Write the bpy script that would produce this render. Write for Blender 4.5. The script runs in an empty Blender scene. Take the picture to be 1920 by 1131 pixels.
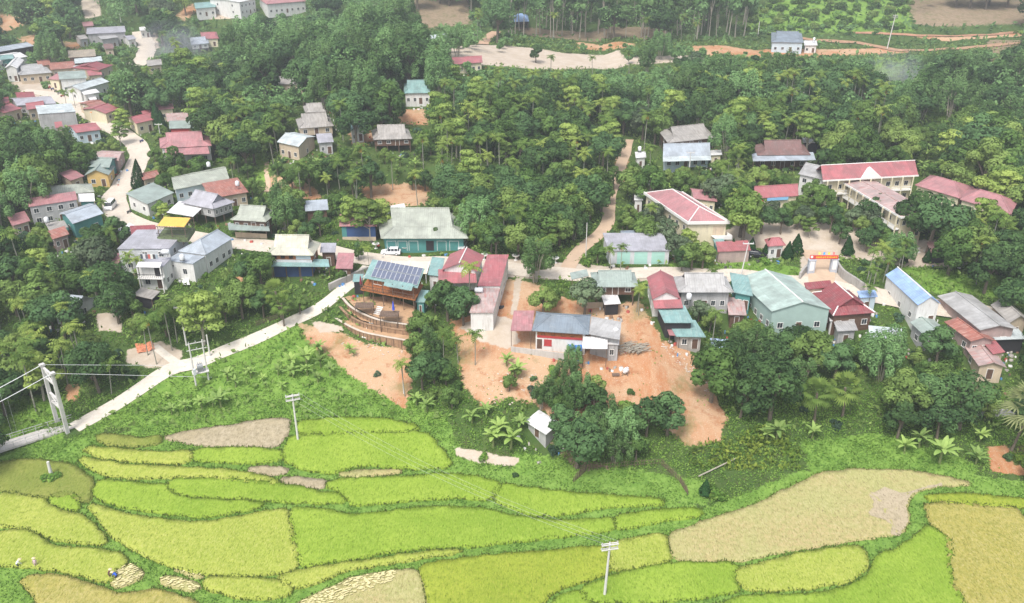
import bpy, math, random
import numpy as np
from mathutils import Vector
from mathutils.geometry import delaunay_2d_cdt
rnd = random.Random(7); nr = np.random.RandomState(7)
S = bpy.context.scene; COL = S.collection
# ------------------------------------------------ camera numbers
CZ, PIT, F = 75.0, math.radians(25.0), 1600.0
cp, sp = math.cos(PIT), math.sin(PIT)   # kept for ray() and proj()
def ray(px, py):
    a = (px-960)/F; b = (565.5-py)/F
    return (a, cp + b*sp, -sp + b*cp)
def proj(x, y, z):
    """world to photo pixel: used to write labels that say where a thing is, and to thin the wood where houses are seen"""
    dz = z-CZ; d = y*cp - dz*sp; u = y*sp + dz*cp
    d = max(d, 1e-3)
    return 960 + F*x/d, 565.5 - F*u/d, d
# ------------------------------------------------ terrain
PY = [0,60,75,95,108,118,130,142,150,165,200,215,260,320,400,450,500,560,650,800,1300]
PZ = [-16,-13.5,-13,-12,-10.5,-9,-6,-2.8,-1,0,.5,1,4,7,10,12,20,32,52,85,200]
def sst(v, a, b):
    t = np.clip((v-a)/(b-a), 0, 1); return t*t*(3-2*t)
# the relief was first surveyed in other map units: plan positions are rescaled to them
_yo = np.concatenate([np.arange(40, 300, 2.), np.arange(300, 1400, 10.)]); _z = np.interp(_yo, PY, PZ); _a = np.arctan((CZ-_z)/_yo)
_row = 565.5+1350*np.tan(_a-math.radians(28)); _al = PIT+np.arctan((_row-565.5)/F); _yn = (CZ-_z)/np.tan(_al)
_ok = _yo <= 500
_yo, _z, _yn = _yo[_ok], _z[_ok], _yn[_ok]
_do = _yo*math.cos(math.radians(28))+(CZ-_z)*math.sin(math.radians(28)); _dn = _yn*cp+(CZ-_z)*sp; _kx = F/_dn*_do/1350
def terr(x, y):
    x = np.asarray(x, float); y = np.asarray(y, float)
    x = x*np.interp(y, _yn, _kx); y = np.interp(y, _yn, _yo)+np.maximum(0, y-_yn[-1])
    s = np.interp(x, [-60,-20,-8,0,28,42,60], [0,2,14,20,20,6,0])*sst(y, 97, 111)*(1-sst(y, 150, 175))
    z = 0
    for o, w in ((-5,.25),(0,.5),(5,.25)):
        z = z + w*np.interp(y+s+o*np.clip(y/150,.3,4), PY, PZ)
    z = z - 4*sst(-x, 85, 112)*(1-sst(y, 150, 175))*sst(y, 95, 120)
    z = z + 4.5*sst(y, 212, 220)*sst(x, -84, -70)*(1-sst(x, -22, 50))
    z = z + 8*np.exp(-((x+52)/62)**2-((y-335)/70)**2)
    z = z + 2.6*sst(y, 168, 178)*sst(x, 46, 60)
    z = z + .35*np.sin(x*.11+1.3)*np.sin(y*.083)*sst(y, 110, 150) + .18*np.sin(x*.31)*np.sin(y*.27+.5)*sst(y, 104, 120)
    z = z + (2.5*np.sin(x*.021+.6)*np.sin(y*.017+1))*sst(y, 250, 420)
    return z
YS = np.concatenate([np.arange(60, 340, .5), np.arange(340, 1500, 2.0)])
def hit(px, py, up=0.0):
    """point of the ground (raised by up) that shows at this photo pixel"""
    d = ray(px, py); t = YS/d[1]; X = d[0]*t; Z = CZ + d[2]*t
    g = Z - (terr(X, YS)+up)
    i = int(np.argmax(g < 0)) if (g < 0).any() else len(YS)-1
    if i > 0:
        f = g[i-1]/(g[i-1]-g[i]+1e-9); y = YS[i-1]+f*(YS[i]-YS[i-1])
    else: y = YS[0]
    t = y/d[1]; return Vector((d[0]*t, y, CZ+d[2]*t))
def onz(px, py, z):
    d = ray(px, py); t = (z-CZ)/d[2]; return Vector((d[0]*t, d[1]*t, z))
def T(x, y): return float(terr(x, y))
# ------------------------------------------------ tagging
def tag(o, label=None, cat=None, group=None, kind=None):
    if label: o['label'] = label
    if cat: o['category'] = cat
    if group: o['group'] = group
    if kind: o['kind'] = kind
    return o
def empty(name, loc, label=None, cat=None, group=None):
    o = bpy.data.objects.new(name, None); COL.objects.link(o); o.location = loc
    return tag(o, label, cat, group)
# ------------------------------------------------ mesh building
class MB:
    def __init__(s): s.v = []; s.f = []
    def quad(s, *p):
        n = len(s.v); s.v += [tuple(q) for q in p]; s.f.append(tuple(range(n, n+len(p))))
    def hexa(s, b, t):   # bottom ring, top ring
        n = len(s.v); k = len(b); s.v += [tuple(q) for q in b]+[tuple(q) for q in t]
        s.f.append(tuple(n+i for i in range(k-1, -1, -1))); s.f.append(tuple(n+k+i for i in range(k)))
        for i in range(k):
            j = (i+1) % k; s.f.append((n+i, n+j, n+k+j, n+k+i))
    def box(s, x0, x1, y0, y1, z0, z1, M=None):
        M = M or (lambda a, b, c: (a, b, c))
        s.hexa([M(x0,y0,z0), M(x1,y0,z0), M(x1,y1,z0), M(x0,y1,z0)], [M(x0,y0,z1), M(x1,y0,z1), M(x1,y1,z1), M(x0,y1,z1)])
    def tube(s, pts, rs, n=6):
        pts = [Vector(p) for p in pts]
        if not isinstance(rs, (list, tuple)): rs = [rs]*len(pts)
        b0 = len(s.v)
        for i, p in enumerate(pts):
            d = (pts[min(i+1, len(pts)-1)]-pts[max(i-1, 0)]).normalized()
            a = d.cross(Vector((0,0,1)) if abs(d.z) < .9 else Vector((1,0,0))).normalized(); b = d.cross(a)
            for k in range(n):
                t = 2*math.pi*k/n; s.v.append(tuple(p+(a*math.cos(t)+b*math.sin(t))*rs[i]))
        for i in range(len(pts)-1):
            for k in range(n):
                j = (k+1) % n; s.f.append((b0+i*n+k, b0+i*n+j, b0+i*n+n+j, b0+i*n+n+k))
        s.f.append(tuple(b0+k for k in range(n-1, -1, -1))); s.f.append(tuple(b0+(len(pts)-1)*n+k for k in range(n)))
    def slab(s, pts, t=.08):
        s.hexa([(p[0], p[1], p[2]-t) for p in pts], pts)
    def build(s, name, m, parent=None, base=None, smooth=False, uv=True):
        if base is None:
            r = parent
            while r is not None and r.parent is not None: r = r.parent
            base = r.location if r is not None else (0,0,0)
        base = Vector(base)
        me = bpy.data.meshes.new(name); bx, by, bz = base
        me.from_pydata([(a-bx, b-by, c-bz) for a, b, c in s.v], [], s.f)
        if uv:
            L = me.uv_layers.new(name='UV'); co = me.vertices
            for p in me.polygons:
                n = p.normal; h = Vector((-n.y, n.x, 0))
                h = h.normalized() if h.length > 1e-4 else Vector((1,0,0)); v = n.cross(h)
                for li in p.loop_indices:
                    q = co[me.loops[li].vertex_index].co; L.data[li].uv = (q.dot(h), q.dot(v))
        if smooth: me.polygons.foreach_set('use_smooth', [True]*len(me.polygons))
        me.materials.append(m); o = bpy.data.objects.new(name, me); COL.objects.link(o)
        if parent is not None:
            o.parent = parent
        else: o.location = base
        return o
def npmesh(name, V, Fq, m, tint=None, smooth=False):
    """mesh from arrays; Fq (n,k) faces"""
    me = bpy.data.meshes.new(name); n, k = Fq.shape
    me.vertices.add(len(V)); me.vertices.foreach_set('co', V.astype('f').ravel())
    me.loops.add(n*k); me.loops.foreach_set('vertex_index', Fq.astype('i').ravel())
    me.polygons.add(n); me.polygons.foreach_set('loop_start', np.arange(0, n*k, k, dtype='i')); me.polygons.foreach_set('loop_total', np.full(n, k, 'i'))
    if tint is not None:
        a = me.attributes.new('tint', 'FLOAT', 'FACE'); a.data.foreach_set('value', tint.astype('f'))
    if smooth: me.polygons.foreach_set('use_smooth', np.ones(n, bool))
    me.update(calc_edges=True); me.materials.append(m); return me
def obj(name, me, parent=None, loc=None):
    o = bpy.data.objects.new(name, me); COL.objects.link(o)
    if parent is not None: o.parent = parent
    if loc is not None: o.location = loc
    return o
# ------------------------------------------------ materials
def nt(name):
    m = bpy.data.materials.new(name); m.use_nodes = True; t = m.node_tree; t.nodes.clear()
    return m, t, lambda ty, **k: _n(t, ty, **k)
def _n(t, ty, **k):
    n = t.nodes.new(ty)
    for a, b in k.items():
        if a[0] == '_': n.inputs[int(a[1:]) if a[1:].isdigit() else a[1:].replace('_', ' ')].default_value = b
        else: setattr(n, a, b)
    return n
def rgb(c): return (c[0], c[1], c[2], 1)
def sc(c, k): return tuple(min(.95, x*k) for x in c)
def mixn(N, L, fac, a, b, blend='MIX'):
    m = N('ShaderNodeMix', data_type='RGBA', blend_type=blend)
    for s_, i in ((fac, 0), (a, 6), (b, 7)):
        if hasattr(s_, 'links'): L(s_, m.inputs[i])
        else: m.inputs[i].default_value = s_ if i == 0 else rgb(s_)
    return m.outputs[2]
def mrange(N, L, src, a, b, c=0.0, d=1.0):
    m = N('ShaderNodeMapRange', _1=a, _2=b, _3=c, _4=d); L(src, m.inputs[0]); return m.outputs[0]
def noise(N, L, co, scale, det=4, rough=.6):
    n = N('ShaderNodeTexNoise', _Scale=scale, _Detail=det, _Roughness=rough); L(co, n.inputs['Vector']); return n.outputs[0]
def mat(name, col, rough=.85, var=.18, scale=.6, bump=0.0, stain=None, stain_amt=.0):
    stain_amt = min(.95, stain_amt*1.5)
    m, t, N = nt(name); L = t.links.new
    co = N('ShaderNodeTexCoord').outputs['Object']; oi = N('ShaderNodeObjectInfo').outputs['Random']
    c = mixn(N, L, mrange(N, L, noise(N, L, co, scale), .3, .7), sc(col, 1-var), sc(col, 1+var))
    c = mixn(N, L, mrange(N, L, noise(N, L, co, scale*9, 3), .35, .75, 0, .5), c, sc(col, 1-var*1.6))
    if stain:
        mp = N('ShaderNodeMapping'); mp.inputs['Scale'].default_value = (1.6, 1.6, .25); L(co, mp.inputs[0])
        c = mixn(N, L, mrange(N, L, noise(N, L, mp.outputs[0], 1.1, 5, .7), .5, .68, 0, stain_amt), c, stain)
    b = N('ShaderNodeBsdfPrincipled', _Roughness=rough); L(c, b.inputs['Base Color'])
    if bump:
        bp = N('ShaderNodeBump', _Strength=bump, _Distance=.1); L(noise(N, L, co, 6, 4), bp.inputs['Height']); L(bp.outputs[0], b.inputs['Normal'])
    L(b.outputs[0], N('ShaderNodeOutputMaterial').inputs[0]); return m
def roofmat(name, col, period=.5, rust=(.2,.09,.05), rust_amt=.25, rough=.55, var=.12, sheet=2.6):
    """corrugated sheet: ribs run down the slope, laps across it, weathering in streaks"""
    m, t, N = nt(name); L = t.links.new
    uv = N('ShaderNodeUVMap', uv_map='UV').outputs[0]; sx = N('ShaderNodeSeparateXYZ'); L(uv, sx.inputs[0])
    def M_(op, a, b=None):
        n = N('ShaderNodeMath', operation=op)
        for i, q in enumerate((a, b)):
            if q is None: continue
            if hasattr(q, 'links'): L(q, n.inputs[i])
            else: n.inputs[i].default_value = q
        return n.outputs[0]
    rib = M_('SINE', M_('MULTIPLY', sx.outputs[0], 2*math.pi/period))
    co = N('ShaderNodeTexCoord').outputs['Object']
    # each sheet (1.1 m wide, a few m long) its own tone
    cx = M_('FLOOR', M_('DIVIDE', sx.outputs[0], 1.08)); cy = M_('FLOOR', M_('DIVIDE', sx.outputs[1], sheet))
    cb = N('ShaderNodeCombineXYZ'); L(cx, cb.inputs[0]); L(cy, cb.inputs[1]); wn = N('ShaderNodeTexWhiteNoise'); L(cb.outputs[0], wn.inputs['Vector'])
    c = mixn(N, L, wn.outputs['Value'], sc(col, 1-var), sc(col, 1+var))
    mp = N('ShaderNodeMapping'); mp.inputs['Scale'].default_value = (1.4, .28, 1); L(uv, mp.inputs[0])
    c = mixn(N, L, mrange(N, L, noise(N, L, mp.outputs[0], 1.2, 6, .7), .48, .72, 0, rust_amt*2.2), c, rust)
    c = mixn(N, L, mrange(N, L, noise(N, L, co, .3, 5, .7), .42, .64, 0, .6), c, tuple(.55*x+.45*g for x, g in zip(sc(col,.62),(.14,.14,.13))))
    c = mixn(N, L, mrange(N, L, noise(N, L, co, .8, 4, .7), .56, .7, 0, .4), c, tuple(.6*x+.4*g for x, g in zip(col,(.5,.5,.48))))
    fr = M_('FRACT', M_('DIVIDE', sx.outputs[1], sheet)); lap = M_('LESS_THAN', fr, .035)
    fx = M_('FRACT', M_('DIVIDE', sx.outputs[0], 1.08)); lap2 = M_('LESS_THAN', fx, .07)
    c = mixn(N, L, M_('MULTIPLY', M_('MAXIMUM', lap, lap2), .3), c, sc(col, .5))
    b = N('ShaderNodeBsdfPrincipled', _Roughness=rough); L(c, b.inputs['Base Color'])
    bp = N('ShaderNodeBump', _Strength=.35, _Distance=.06); L(rib, bp.inputs['Height']); L(bp.outputs[0], b.inputs['Normal'])
    L(b.outputs[0], N('ShaderNodeOutputMaterial').inputs[0]); return m
def leafmat(name, lo, hi, hue=(.16,.2,.04), hueamt=.35, trans=.36):
    m, t, N = nt(name); L = t.links.new
    at = N('ShaderNodeAttribute', attribute_name='tint').outputs['Fac']; oi = N('ShaderNodeObjectInfo').outputs['Random']
    c = mixn(N, L, at, lo, hi)
    c = mixn(N, L, mrange(N, L, oi, .35, 1, 0, hueamt), c, hue)
    hs = N('ShaderNodeHueSaturation'); L(mrange(N, L, oi, 0, 1, .72, 1.32), hs.inputs['Value']); L(c, hs.inputs['Color']); c = hs.outputs[0]
    d = N('ShaderNodeBsdfDiffuse'); L(c, d.inputs[0]); tr = N('ShaderNodeBsdfTranslucent'); L(c, tr.inputs[0])
    ms = N('ShaderNodeMixShader', _0=trans); L(d.outputs[0], ms.inputs[1]); L(tr.outputs[0], ms.inputs[2])
    L(ms.outputs[0], N('ShaderNodeOutputMaterial').inputs[0]); return m
R = {}
def rm(k, *a, **kw): R[k] = roofmat('roof_'+k, *a, **kw)
rm('red', (.37,.12,.13), rust=(.48,.26,.26), rust_amt=.12); rm('pink', (.4,.18,.19), rust=(.5,.33,.32), rust_amt=.2)
rm('maroon', (.25,.05,.06), rust=(.36,.14,.13), rust_amt=.3); rm('rust', (.33,.12,.09), rust=(.5,.32,.26), rust_amt=.5)
rm('grey', (.4,.4,.395), rust=(.26,.25,.23), rust_amt=.35); rm('thatch', (.36,.34,.315), rust=(.2,.18,.155), rust_amt=.5, period=.9)
rm('straw', (.34,.29,.22), rust=(.22,.18,.12), rust_amt=.4, period=.9)
rm('green', (.29,.355,.325), rust=(.26,.31,.27), rust_amt=.3); rm('teal', (.21,.36,.35), rust=(.36,.46,.42), rust_amt=.25)
rm('pale', (.5,.56,.57), rust=(.4,.43,.42), rust_amt=.25); rm('slate', (.2,.245,.29), rust=(.27,.31,.34), rust_amt=.1)
rm('lilac', (.36,.36,.4), rust=(.27,.27,.29), rust_amt=.2); rm('blue', (.3,.45,.72), rust=(.42,.52,.7), rust_amt=.1)
rm('bluegrey', (.38,.43,.48), rust=(.36,.4,.45), rust_amt=.15); rm('cream', (.52,.51,.41), rust=(.4,.42,.34), rust_amt=.3)
rm('ltgreen', (.36,.46,.42), rust=(.5,.6,.55), rust_amt=.12); rm('white', (.72,.72,.72), rust=(.5,.48,.46), rust_amt=.12)
rm('brown', (.2,.11,.1), rust=(.13,.08,.07), rust_amt=.3); rm('olive', (.36,.39,.33), rust=(.3,.31,.26), rust_amt=.3)
rm('striped', (.46,.36,.34), rust=(.4,.15,.13), rust_amt=.6)
W = {}
def wm(k, col, **kw): W[k] = mat('wall_'+k, col, **kw)
wm('white', (.68,.68,.66), var=.08, stain=(.4,.38,.34), stain_amt=.4); wm('cream', (.7,.63,.45), var=.06, stain=(.4,.35,.27), stain_amt=.35)
wm('grey', (.42,.42,.42), var=.12, stain=(.22,.22,.21), stain_amt=.5); wm('conc', (.36,.345,.32), var=.15, stain=(.2,.19,.17), stain_amt=.6, bump=.3)
wm('wood', (.34,.13,.045), var=.3, scale=2.5); wm('dkwood', (.13,.075,.05), var=.3, scale=2.5); wm('teal', (.07,.24,.23), var=.15)
wm('blue', (.035,.08,.2), var=.15); wm('ltblue', (.5,.6,.66), var=.08); wm('yellow', (.6,.42,.16), var=.1); wm('brick', (.4,.3,.28), var=.2, stain=(.28,.22,.2), stain_amt=.5)
wm('ltgreen', (.34,.46,.42), var=.08); wm('red', (.42,.05,.05), var=.15); wm('beige', (.55,.45,.33), var=.12, stain=(.35,.3,.22), stain_amt=.4)
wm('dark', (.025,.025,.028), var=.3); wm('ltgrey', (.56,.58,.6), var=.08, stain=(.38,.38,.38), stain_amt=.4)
GLASS = mat('dark_glass', (.03,.04,.05), rough=.15, var=.3); SHUT = mat('green_shutter', (.36,.6,.53), var=.06, rough=.5)
POST = mat('post_wood', (.16,.11,.08), var=.3); CONC = mat('concrete', (.48,.46,.43), var=.12, bump=.3, stain=(.3,.28,.25), stain_amt=.4)
STEEL = mat('stainless', (.7,.72,.74), rough=.3, var=.06); TRUNK = mat('bark', (.17,.14,.105), var=.35, scale=3, bump=.4)
PALE_TRUNK = mat('pale_bark', (.36,.33,.27), var=.25, scale=4); TRIM = mat('white_trim', (.75,.74,.71), var=.05)
TARP = mat('blue_tarp', (.03,.2,.62), var=.2, rough=.4); DKMETAL = mat('dark_metal', (.05,.05,.055), rough=.4)
# ================================================ ground, colour patches
def wpoly(px, up=0.0): return [hit(a, b, up) for a, b in px]
def inside(P, x, y):
    x = np.asarray(x); y = np.asarray(y); r = np.zeros(x.shape, bool); n = len(P)
    for i in range(n):
        x1, y1 = P[i][0], P[i][1]; x2, y2 = P[(i+1) % n][0], P[(i+1) % n][1]
        if y1 == y2: continue
        r ^= ((y1 > y) != (y2 > y)) & (x < (x2-x1)*(y-y1)/(y2-y1)+x1)
    return r
def sdist(P, x, y):
    d = np.full(x.shape, 1e9); n = len(P)
    for i in range(n):
        x1, y1 = P[i][0], P[i][1]; dx, dy = P[(i+1) % n][0]-x1, P[(i+1) % n][1]-y1
        t = np.clip(((x-x1)*dx+(y-y1)*dy)/(dx*dx+dy*dy+1e-9), 0, 1)
        d = np.minimum(d, np.hypot(x-x1-t*dx, y-y1-t*dy))
    return np.where(inside(P, x, y), d, -d)
# channel: 0 red clay, 1 pale packed earth, 2 dry brown grass, 3 bright lawn
PATCH = [
 (0, 1.5, [(955,522),(1000,530),(1060,560),(1150,572),(1200,565),(1225,605),(1240,640),(1290,655),(1335,720),(1362,785),(1350,828),(1290,835),(1230,790),(1160,770),(1100,780),(1060,800),(1010,760),(960,745),(900,762),(868,722),(856,640),(845,600),(930,588)]),
 (0, 1.2, [(560,606),(640,625),(700,650),(770,655),(775,700),(760,770),(715,740),(650,700),(620,670),(575,640)]),
 (0, 1.5, [(500,335),(560,338),(590,352),(605,375),(560,372),(500,360)]), (0, 1.5, [(676,352),(720,346),(790,346),(806,352),(798,385),(745,388),(690,376)]),
 (0, 1.0, [(930,525),(955,520),(960,560),(940,592),(925,590)]), (0,.8,[(1852,838),(1890,835),(1900,870),(1925,880),(1925,893),(1858,885)]),
 (0, 3, [(1080,78),(1190,82),(1185,92),(1085,90)]), (0, 3, [(1280,88),(1340,85),(1420,95),(1380,104),(1290,98)]), (0, 2, [(1700,66),(1780,70),(1925,56),(1925,66),(1780,78)]),
 (0, 3, [(1300,100),(1380,97),(1460,92),(1640,90),(1720,96),(1600,104),(1350,110)]), (0, 4, [(0,25),(48,35),(45,45),(0,62)]), (0, 3, [(35,70),(70,64),(72,88),(40,82)]), (0, 3, [(118,78),(150,80),(150,92),(122,92)]),
 (0, 2, [(1155,290),(1180,290),(1170,350),(1150,355)]), (0, 1, [(172,462),(195,465),(200,500),(180,505)]), (0, 1, [(430,520),(455,520),(458,545),(435,540)]),
 (0, 1, [(125,720),(150,720),(145,750),(122,755)]), (0,3,[(330,28),(360,5),(370,20),(345,40)]), (0,2,[(745,205),(800,205),(802,235),(750,232)]),(0,2,[(655,250),(700,245),(720,260),(665,272)]),
 (1, 1.0, [(925,590),(965,600),(975,640),(955,655),(900,640),(860,612)]), (1, .8, [(966,522),(978,522),(974,560),(966,590),(957,590),(962,555)]),
 (1, .8, [(580,600),(640,612),(645,622),(600,624)]), (1, 1.0, [(690,478),(960,486),(1140,500),(1300,515),(1300,528),(1140,530),(960,520),(800,512),(700,505)]),
 (1, 2, [(1350,440),(1400,420),(1480,410),(1600,425),(1650,445),(1700,450),(1780,452),(1790,500),(1700,500),(1640,490),(1520,478),(1460,470),(1370,462)]),
 (1, 1.5, [(1500,480),(1560,480),(1590,520),(1700,560),(1680,575),(1600,560),(1500,530)]), (1, 1, [(235,420),(290,420),(300,440),(240,440)]),
 (1, 3, [(828,88),(900,84),(1000,90),(1160,94),(1172,110),(1290,104),(1290,118),(1110,128),(1010,130),(900,122),(850,115)]),
 (1, 2, [(150,0),(185,0),(190,30),(160,35)]), (1, 2.5, [(255,60),(290,55),(300,90),(265,100)]), (1, 2, [(20,155),(60,150),(120,165),(60,190)]), (1, 2, [(390,20),(460,20),(450,35),(390,36)]),
 (1, 1, [(240,655),(300,640),(345,660),(330,690),(280,690),(235,680)]), (1, 1, [(180,590),(225,585),(230,625),(185,620)]), (1, .8, [(850,838),(920,850),(975,860),(965,875),(900,868),(855,855)]),
 (2, 5, [(760,-5),(880,-5),(880,45),(790,55)]), (2, 4, [(1700,-5),(1925,-5),(1925,45),(1800,50),(1715,45)]), (2, 3, [(960,50),(1250,52),(1250,75),(1000,68)]),(2,2,[(1850,75),(1925,75),(1925,120),(1860,120)]),
 (2, 1, [(1030,830),(1080,845),(1150,880),(1080,880)]), (2, 1, [(1850,840),(1925,836),(1925,850),(1850,856)]), (3, 1.5, [(1250,495),(1420,490),(1500,500),(1500,520),(1260,512)]), (3, 1.5, [(1690,500),(1890,520),(1890,560),(1700,545)]), (3, 1.5, [(300,690),(560,600),(620,650),(700,700),(840,780),(840,800),(540,790),(300,815),(200,800),(160,840),(120,840),(200,770)]),
 (3, 8, [(1390,60),(1450,0),(1700,0),(1715,58),(1560,62)]), (3, 2, [(470,285),(500,285),(505,340),(480,340)]), (3, 1.5, [(960,850),(1080,860),(1320,900),(1330,950),(1240,935),(960,905)]),
 (3, 1, [(-5,850),(150,820),(300,800),(540,780),(840,785),(870,860),(1240,930),(1320,955),(1490,885),(1600,872),(1830,892),(1925,905),(1925,1135),(-5,1135)]), (3, 1, [(1500,830),(1640,810),(1830,870),(1830,905),(1600,880),(1520,890)]), (3,1,[(0,840),(100,800),(130,830),(60,860),(0,870)]), (3,2,[(1720,195),(1790,205),(1790,230),(1740,225)]), (3,2,[(1640,105),(1700,110),(1680,145),(1640,140)]),(3,1.5,[(0,750),(120,740),(120,800),(0,830)]),
]
def ground():
    ys = [66.0]
    while ys[-1] < 1450: ys.append(ys[-1]+max(.42, ys[-1]*.0052))
    ys = np.array(ys); ss = np.linspace(-1, 1, 430)
    X = ss[None, :]*(ys[:, None]*.74+25); Y = np.repeat(ys[:, None], len(ss), 1)
    Z = terr(X, Y); V = np.stack([X, Y, Z], -1).reshape(-1, 3)
    x, y = V[:, 0], V[:, 1]; M = np.zeros((len(V), 4), 'f')
    for ch, fe, P in PATCH:
        P = wpoly(P); a = min(p.x for p in P)-fe*2; b = max(p.x for p in P)+fe*2; c = min(p.y for p in P)-fe*2; d = max(p.y for p in P)+fe*2
        i = np.where((x > a) & (x < b) & (y > c) & (y < d))[0]
        if len(i): M[i, ch] = np.maximum(M[i, ch], np.clip(.5+sdist(P, x[i], y[i])/(2*fe), 0, 1))
    ny, nx = X.shape; q = (np.arange(ny-1)[:, None]*nx+np.arange(nx-1)[None]).ravel()
    Fq = np.stack([q, q+1, q+nx+1, q+nx], 1)
    me = npmesh('ground', V, Fq, GROUND, smooth=True)
    a = me.color_attributes.new('mask', 'FLOAT_COLOR', 'POINT'); a.data.foreach_set('color', M.ravel())
    tag(obj('ground', me), kind='structure')
def groundmat():
    m, t, N = nt('ground'); L = t.links.new
    co = N('ShaderNodeNewGeometry').outputs['Position']; at = N('ShaderNodeAttribute', attribute_name='mask')
    sp_ = N('ShaderNodeSeparateColor'); L(at.outputs['Color'], sp_.inputs[0])
    n1 = noise(N, L, co, .09, 5, .65); n2 = noise(N, L, co, .7, 5, .7); n3 = noise(N, L, co, 3.2, 3, .7); n4 = noise(N, L, co, .3, 4, .75)
    c = mixn(N, L, mrange(N, L, n1, .35, .65), (.06,.1,.03), (.1,.14,.045))
    c = mixn(N, L, mrange(N, L, n4, .5, .7, 0, .7), c, (.085,.075,.04))
    c = mixn(N, L, mrange(N, L, n2, .35, .7), c, (.05,.1,.025))
    lawn = mixn(N, L, mrange(N, L, n2, .35, .65), (.14,.25,.045), (.2,.32,.07))
    lawn = mixn(N, L, mrange(N, L, n4, .45, .7, 0, .8), lawn, (.08,.17,.03))
    def mask(src, amt=.8):
        a = N('ShaderNodeMath', operation='ADD'); L(src, a.inputs[0]); b = N('ShaderNodeMath', operation='MULTIPLY_ADD'); L(n2, b.inputs[0]); b.inputs[1].default_value = amt*2; b.inputs[2].default_value = -amt
        L(b.outputs[0], a.inputs[1]); return mrange(N, L, a.outputs[0], .42, .58)
    al = N('ShaderNodeMath', operation='SUBTRACT', _0=1.0); 
    c = mixn(N, L, mask(at.outputs['Alpha']), c, lawn)
    dry = mixn(N, L, mrange(N, L, n2, .35, .65), (.2,.155,.1), (.3,.23,.16)); dry = mixn(N, L, mrange(N, L, n4, .5, .75), dry, (.12,.13,.055))
    c = mixn(N, L, mask(sp_.outputs[2]), c, dry)
    nb = noise(N, L, co, .055, 3, .6); ns = noise(N, L, co, 5.5, 2, .6)
    mp = N('ShaderNodeMapping'); mp.inputs['Scale'].default_value = (.9, .16, .3); L(co, mp.inputs[0]); nk = noise(N, L, mp.outputs[0], 1.0, 5, .7)
    clay = mixn(N, L, mrange(N, L, nb, .42, .58), (.41,.195,.095), (.48,.32,.2)); clay = mixn(N, L, mrange(N, L, nk, .42, .7, 0, .85), clay, (.47,.32,.2))
    clay = mixn(N, L, mrange(N, L, n4, .54, .7, 0, .8), clay, (.31,.12,.05)); clay = mixn(N, L, mrange(N, L, n2, .56, .75, 0, .6), clay, (.5,.39,.28))
    clay = mixn(N, L, mrange(N, L, ns, .64, .68, 0, .7), clay, (.62,.56,.48)); clay = mixn(N, L, mrange(N, L, ns, .36, .32, 0, .5), clay, (.2,.1,.05))
    clay = mixn(N, L, mrange(N, L, n1, .57, .66, 0, .55), clay, (.16,.17,.06))
    c = mixn(N, L, mask(sp_.outputs[0]), c, clay)
    pale = mixn(N, L, mrange(N, L, n4, .35, .65), (.43,.36,.28), (.5,.44,.37)); pale = mixn(N, L, mrange(N, L, n3, .5, .75, 0, .5), pale, (.42,.33,.24))
    c = mixn(N, L, mask(sp_.outputs[1], .5), c, pale)
    b = N('ShaderNodeBsdfDiffuse'); L(c, b.inputs[0])
    bp = N('ShaderNodeBump', _Strength=.6, _Distance=.25); L(n3, bp.inputs['Height']); L(bp.outputs[0], b.inputs['Normal'])
    L(b.outputs[0], N('ShaderNodeOutputMaterial').inputs[0]); return m
GROUND = groundmat(); ground()
def drape(name, P, m, up, step=1.0, skirt=0.0, rag=0.0, uvdir=None, keep=None):
    """sheet laid over the ground inside the outline P (list of world points)"""
    B = []
    n = len(P)
    for i in range(n):
        a, b = Vector(P[i][:2]), Vector(P[(i+1) % n][:2]); k = max(1, int((b-a).length/step))
        for j in range(k): B.append(a.lerp(b, j/k)+Vector((rnd.uniform(-rag, rag), rnd.uniform(-rag, rag))))
    nb = len(B); xs = [p.x for p in B]; ys_ = [p.y for p in B]
    gx, gy = np.meshgrid(np.arange(min(xs), max(xs), step), np.arange(min(ys_), max(ys_), step))
    gx = gx.ravel()+nr.uniform(-.2, .2, gx.size)*step; gy = gy.ravel()+nr.uniform(-.2, .2, gy.size)*step
    PB = [(p.x, p.y) for p in B]; i = np.where(inside(PB, gx, gy))[0]
    if len(i): i = i[sdist(PB, gx[i], gy[i]) > step*.45]
    pts = B+[Vector((gx[k], gy[k])) for k in i]
    v, e, f = delaunay_2d_cdt(pts, [(k, (k+1) % nb) for k in range(nb)], [list(range(nb))], 1, 1e-4)[:3]
    V = np.array([(p.x, p.y, 0) for p in v]); V[:, 2] = terr(V[:, 0], V[:, 1])+up
    V[nb:, 2] += nr.uniform(-1, 1, max(0, len(V)-nb))*(.06 if skirt else 0)
    T_ = [tuple(q) for q in f if len(q) == 3]
    vs = [tuple(q) for q in V]
    if skirt:
        from collections import Counter
        ec = Counter()
        for q in T_:
            for k in range(3): ec[tuple(sorted((q[k], q[(k+1) % 3])))] += 1
        low = {}
        for q in list(T_):
            for k in range(3):
                a, b = q[k], q[(k+1) % 3]
                if ec[tuple(sorted((a, b)))] == 1:
                    for w in (a, b):
                        if w not in low: low[w] = len(vs); vs.append((vs[w][0], vs[w][1], vs[w][2]-skirt))
                    T_.append((a, low[a], b)); T_.append((b, low[a], low[b]))
    c = np.array(vs)[:, :].mean(0); me = npmesh(name, np.array(vs)-c, np.array(T_), m); 
    o = obj(name, me, loc=tuple(c)); return o, PB
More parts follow.
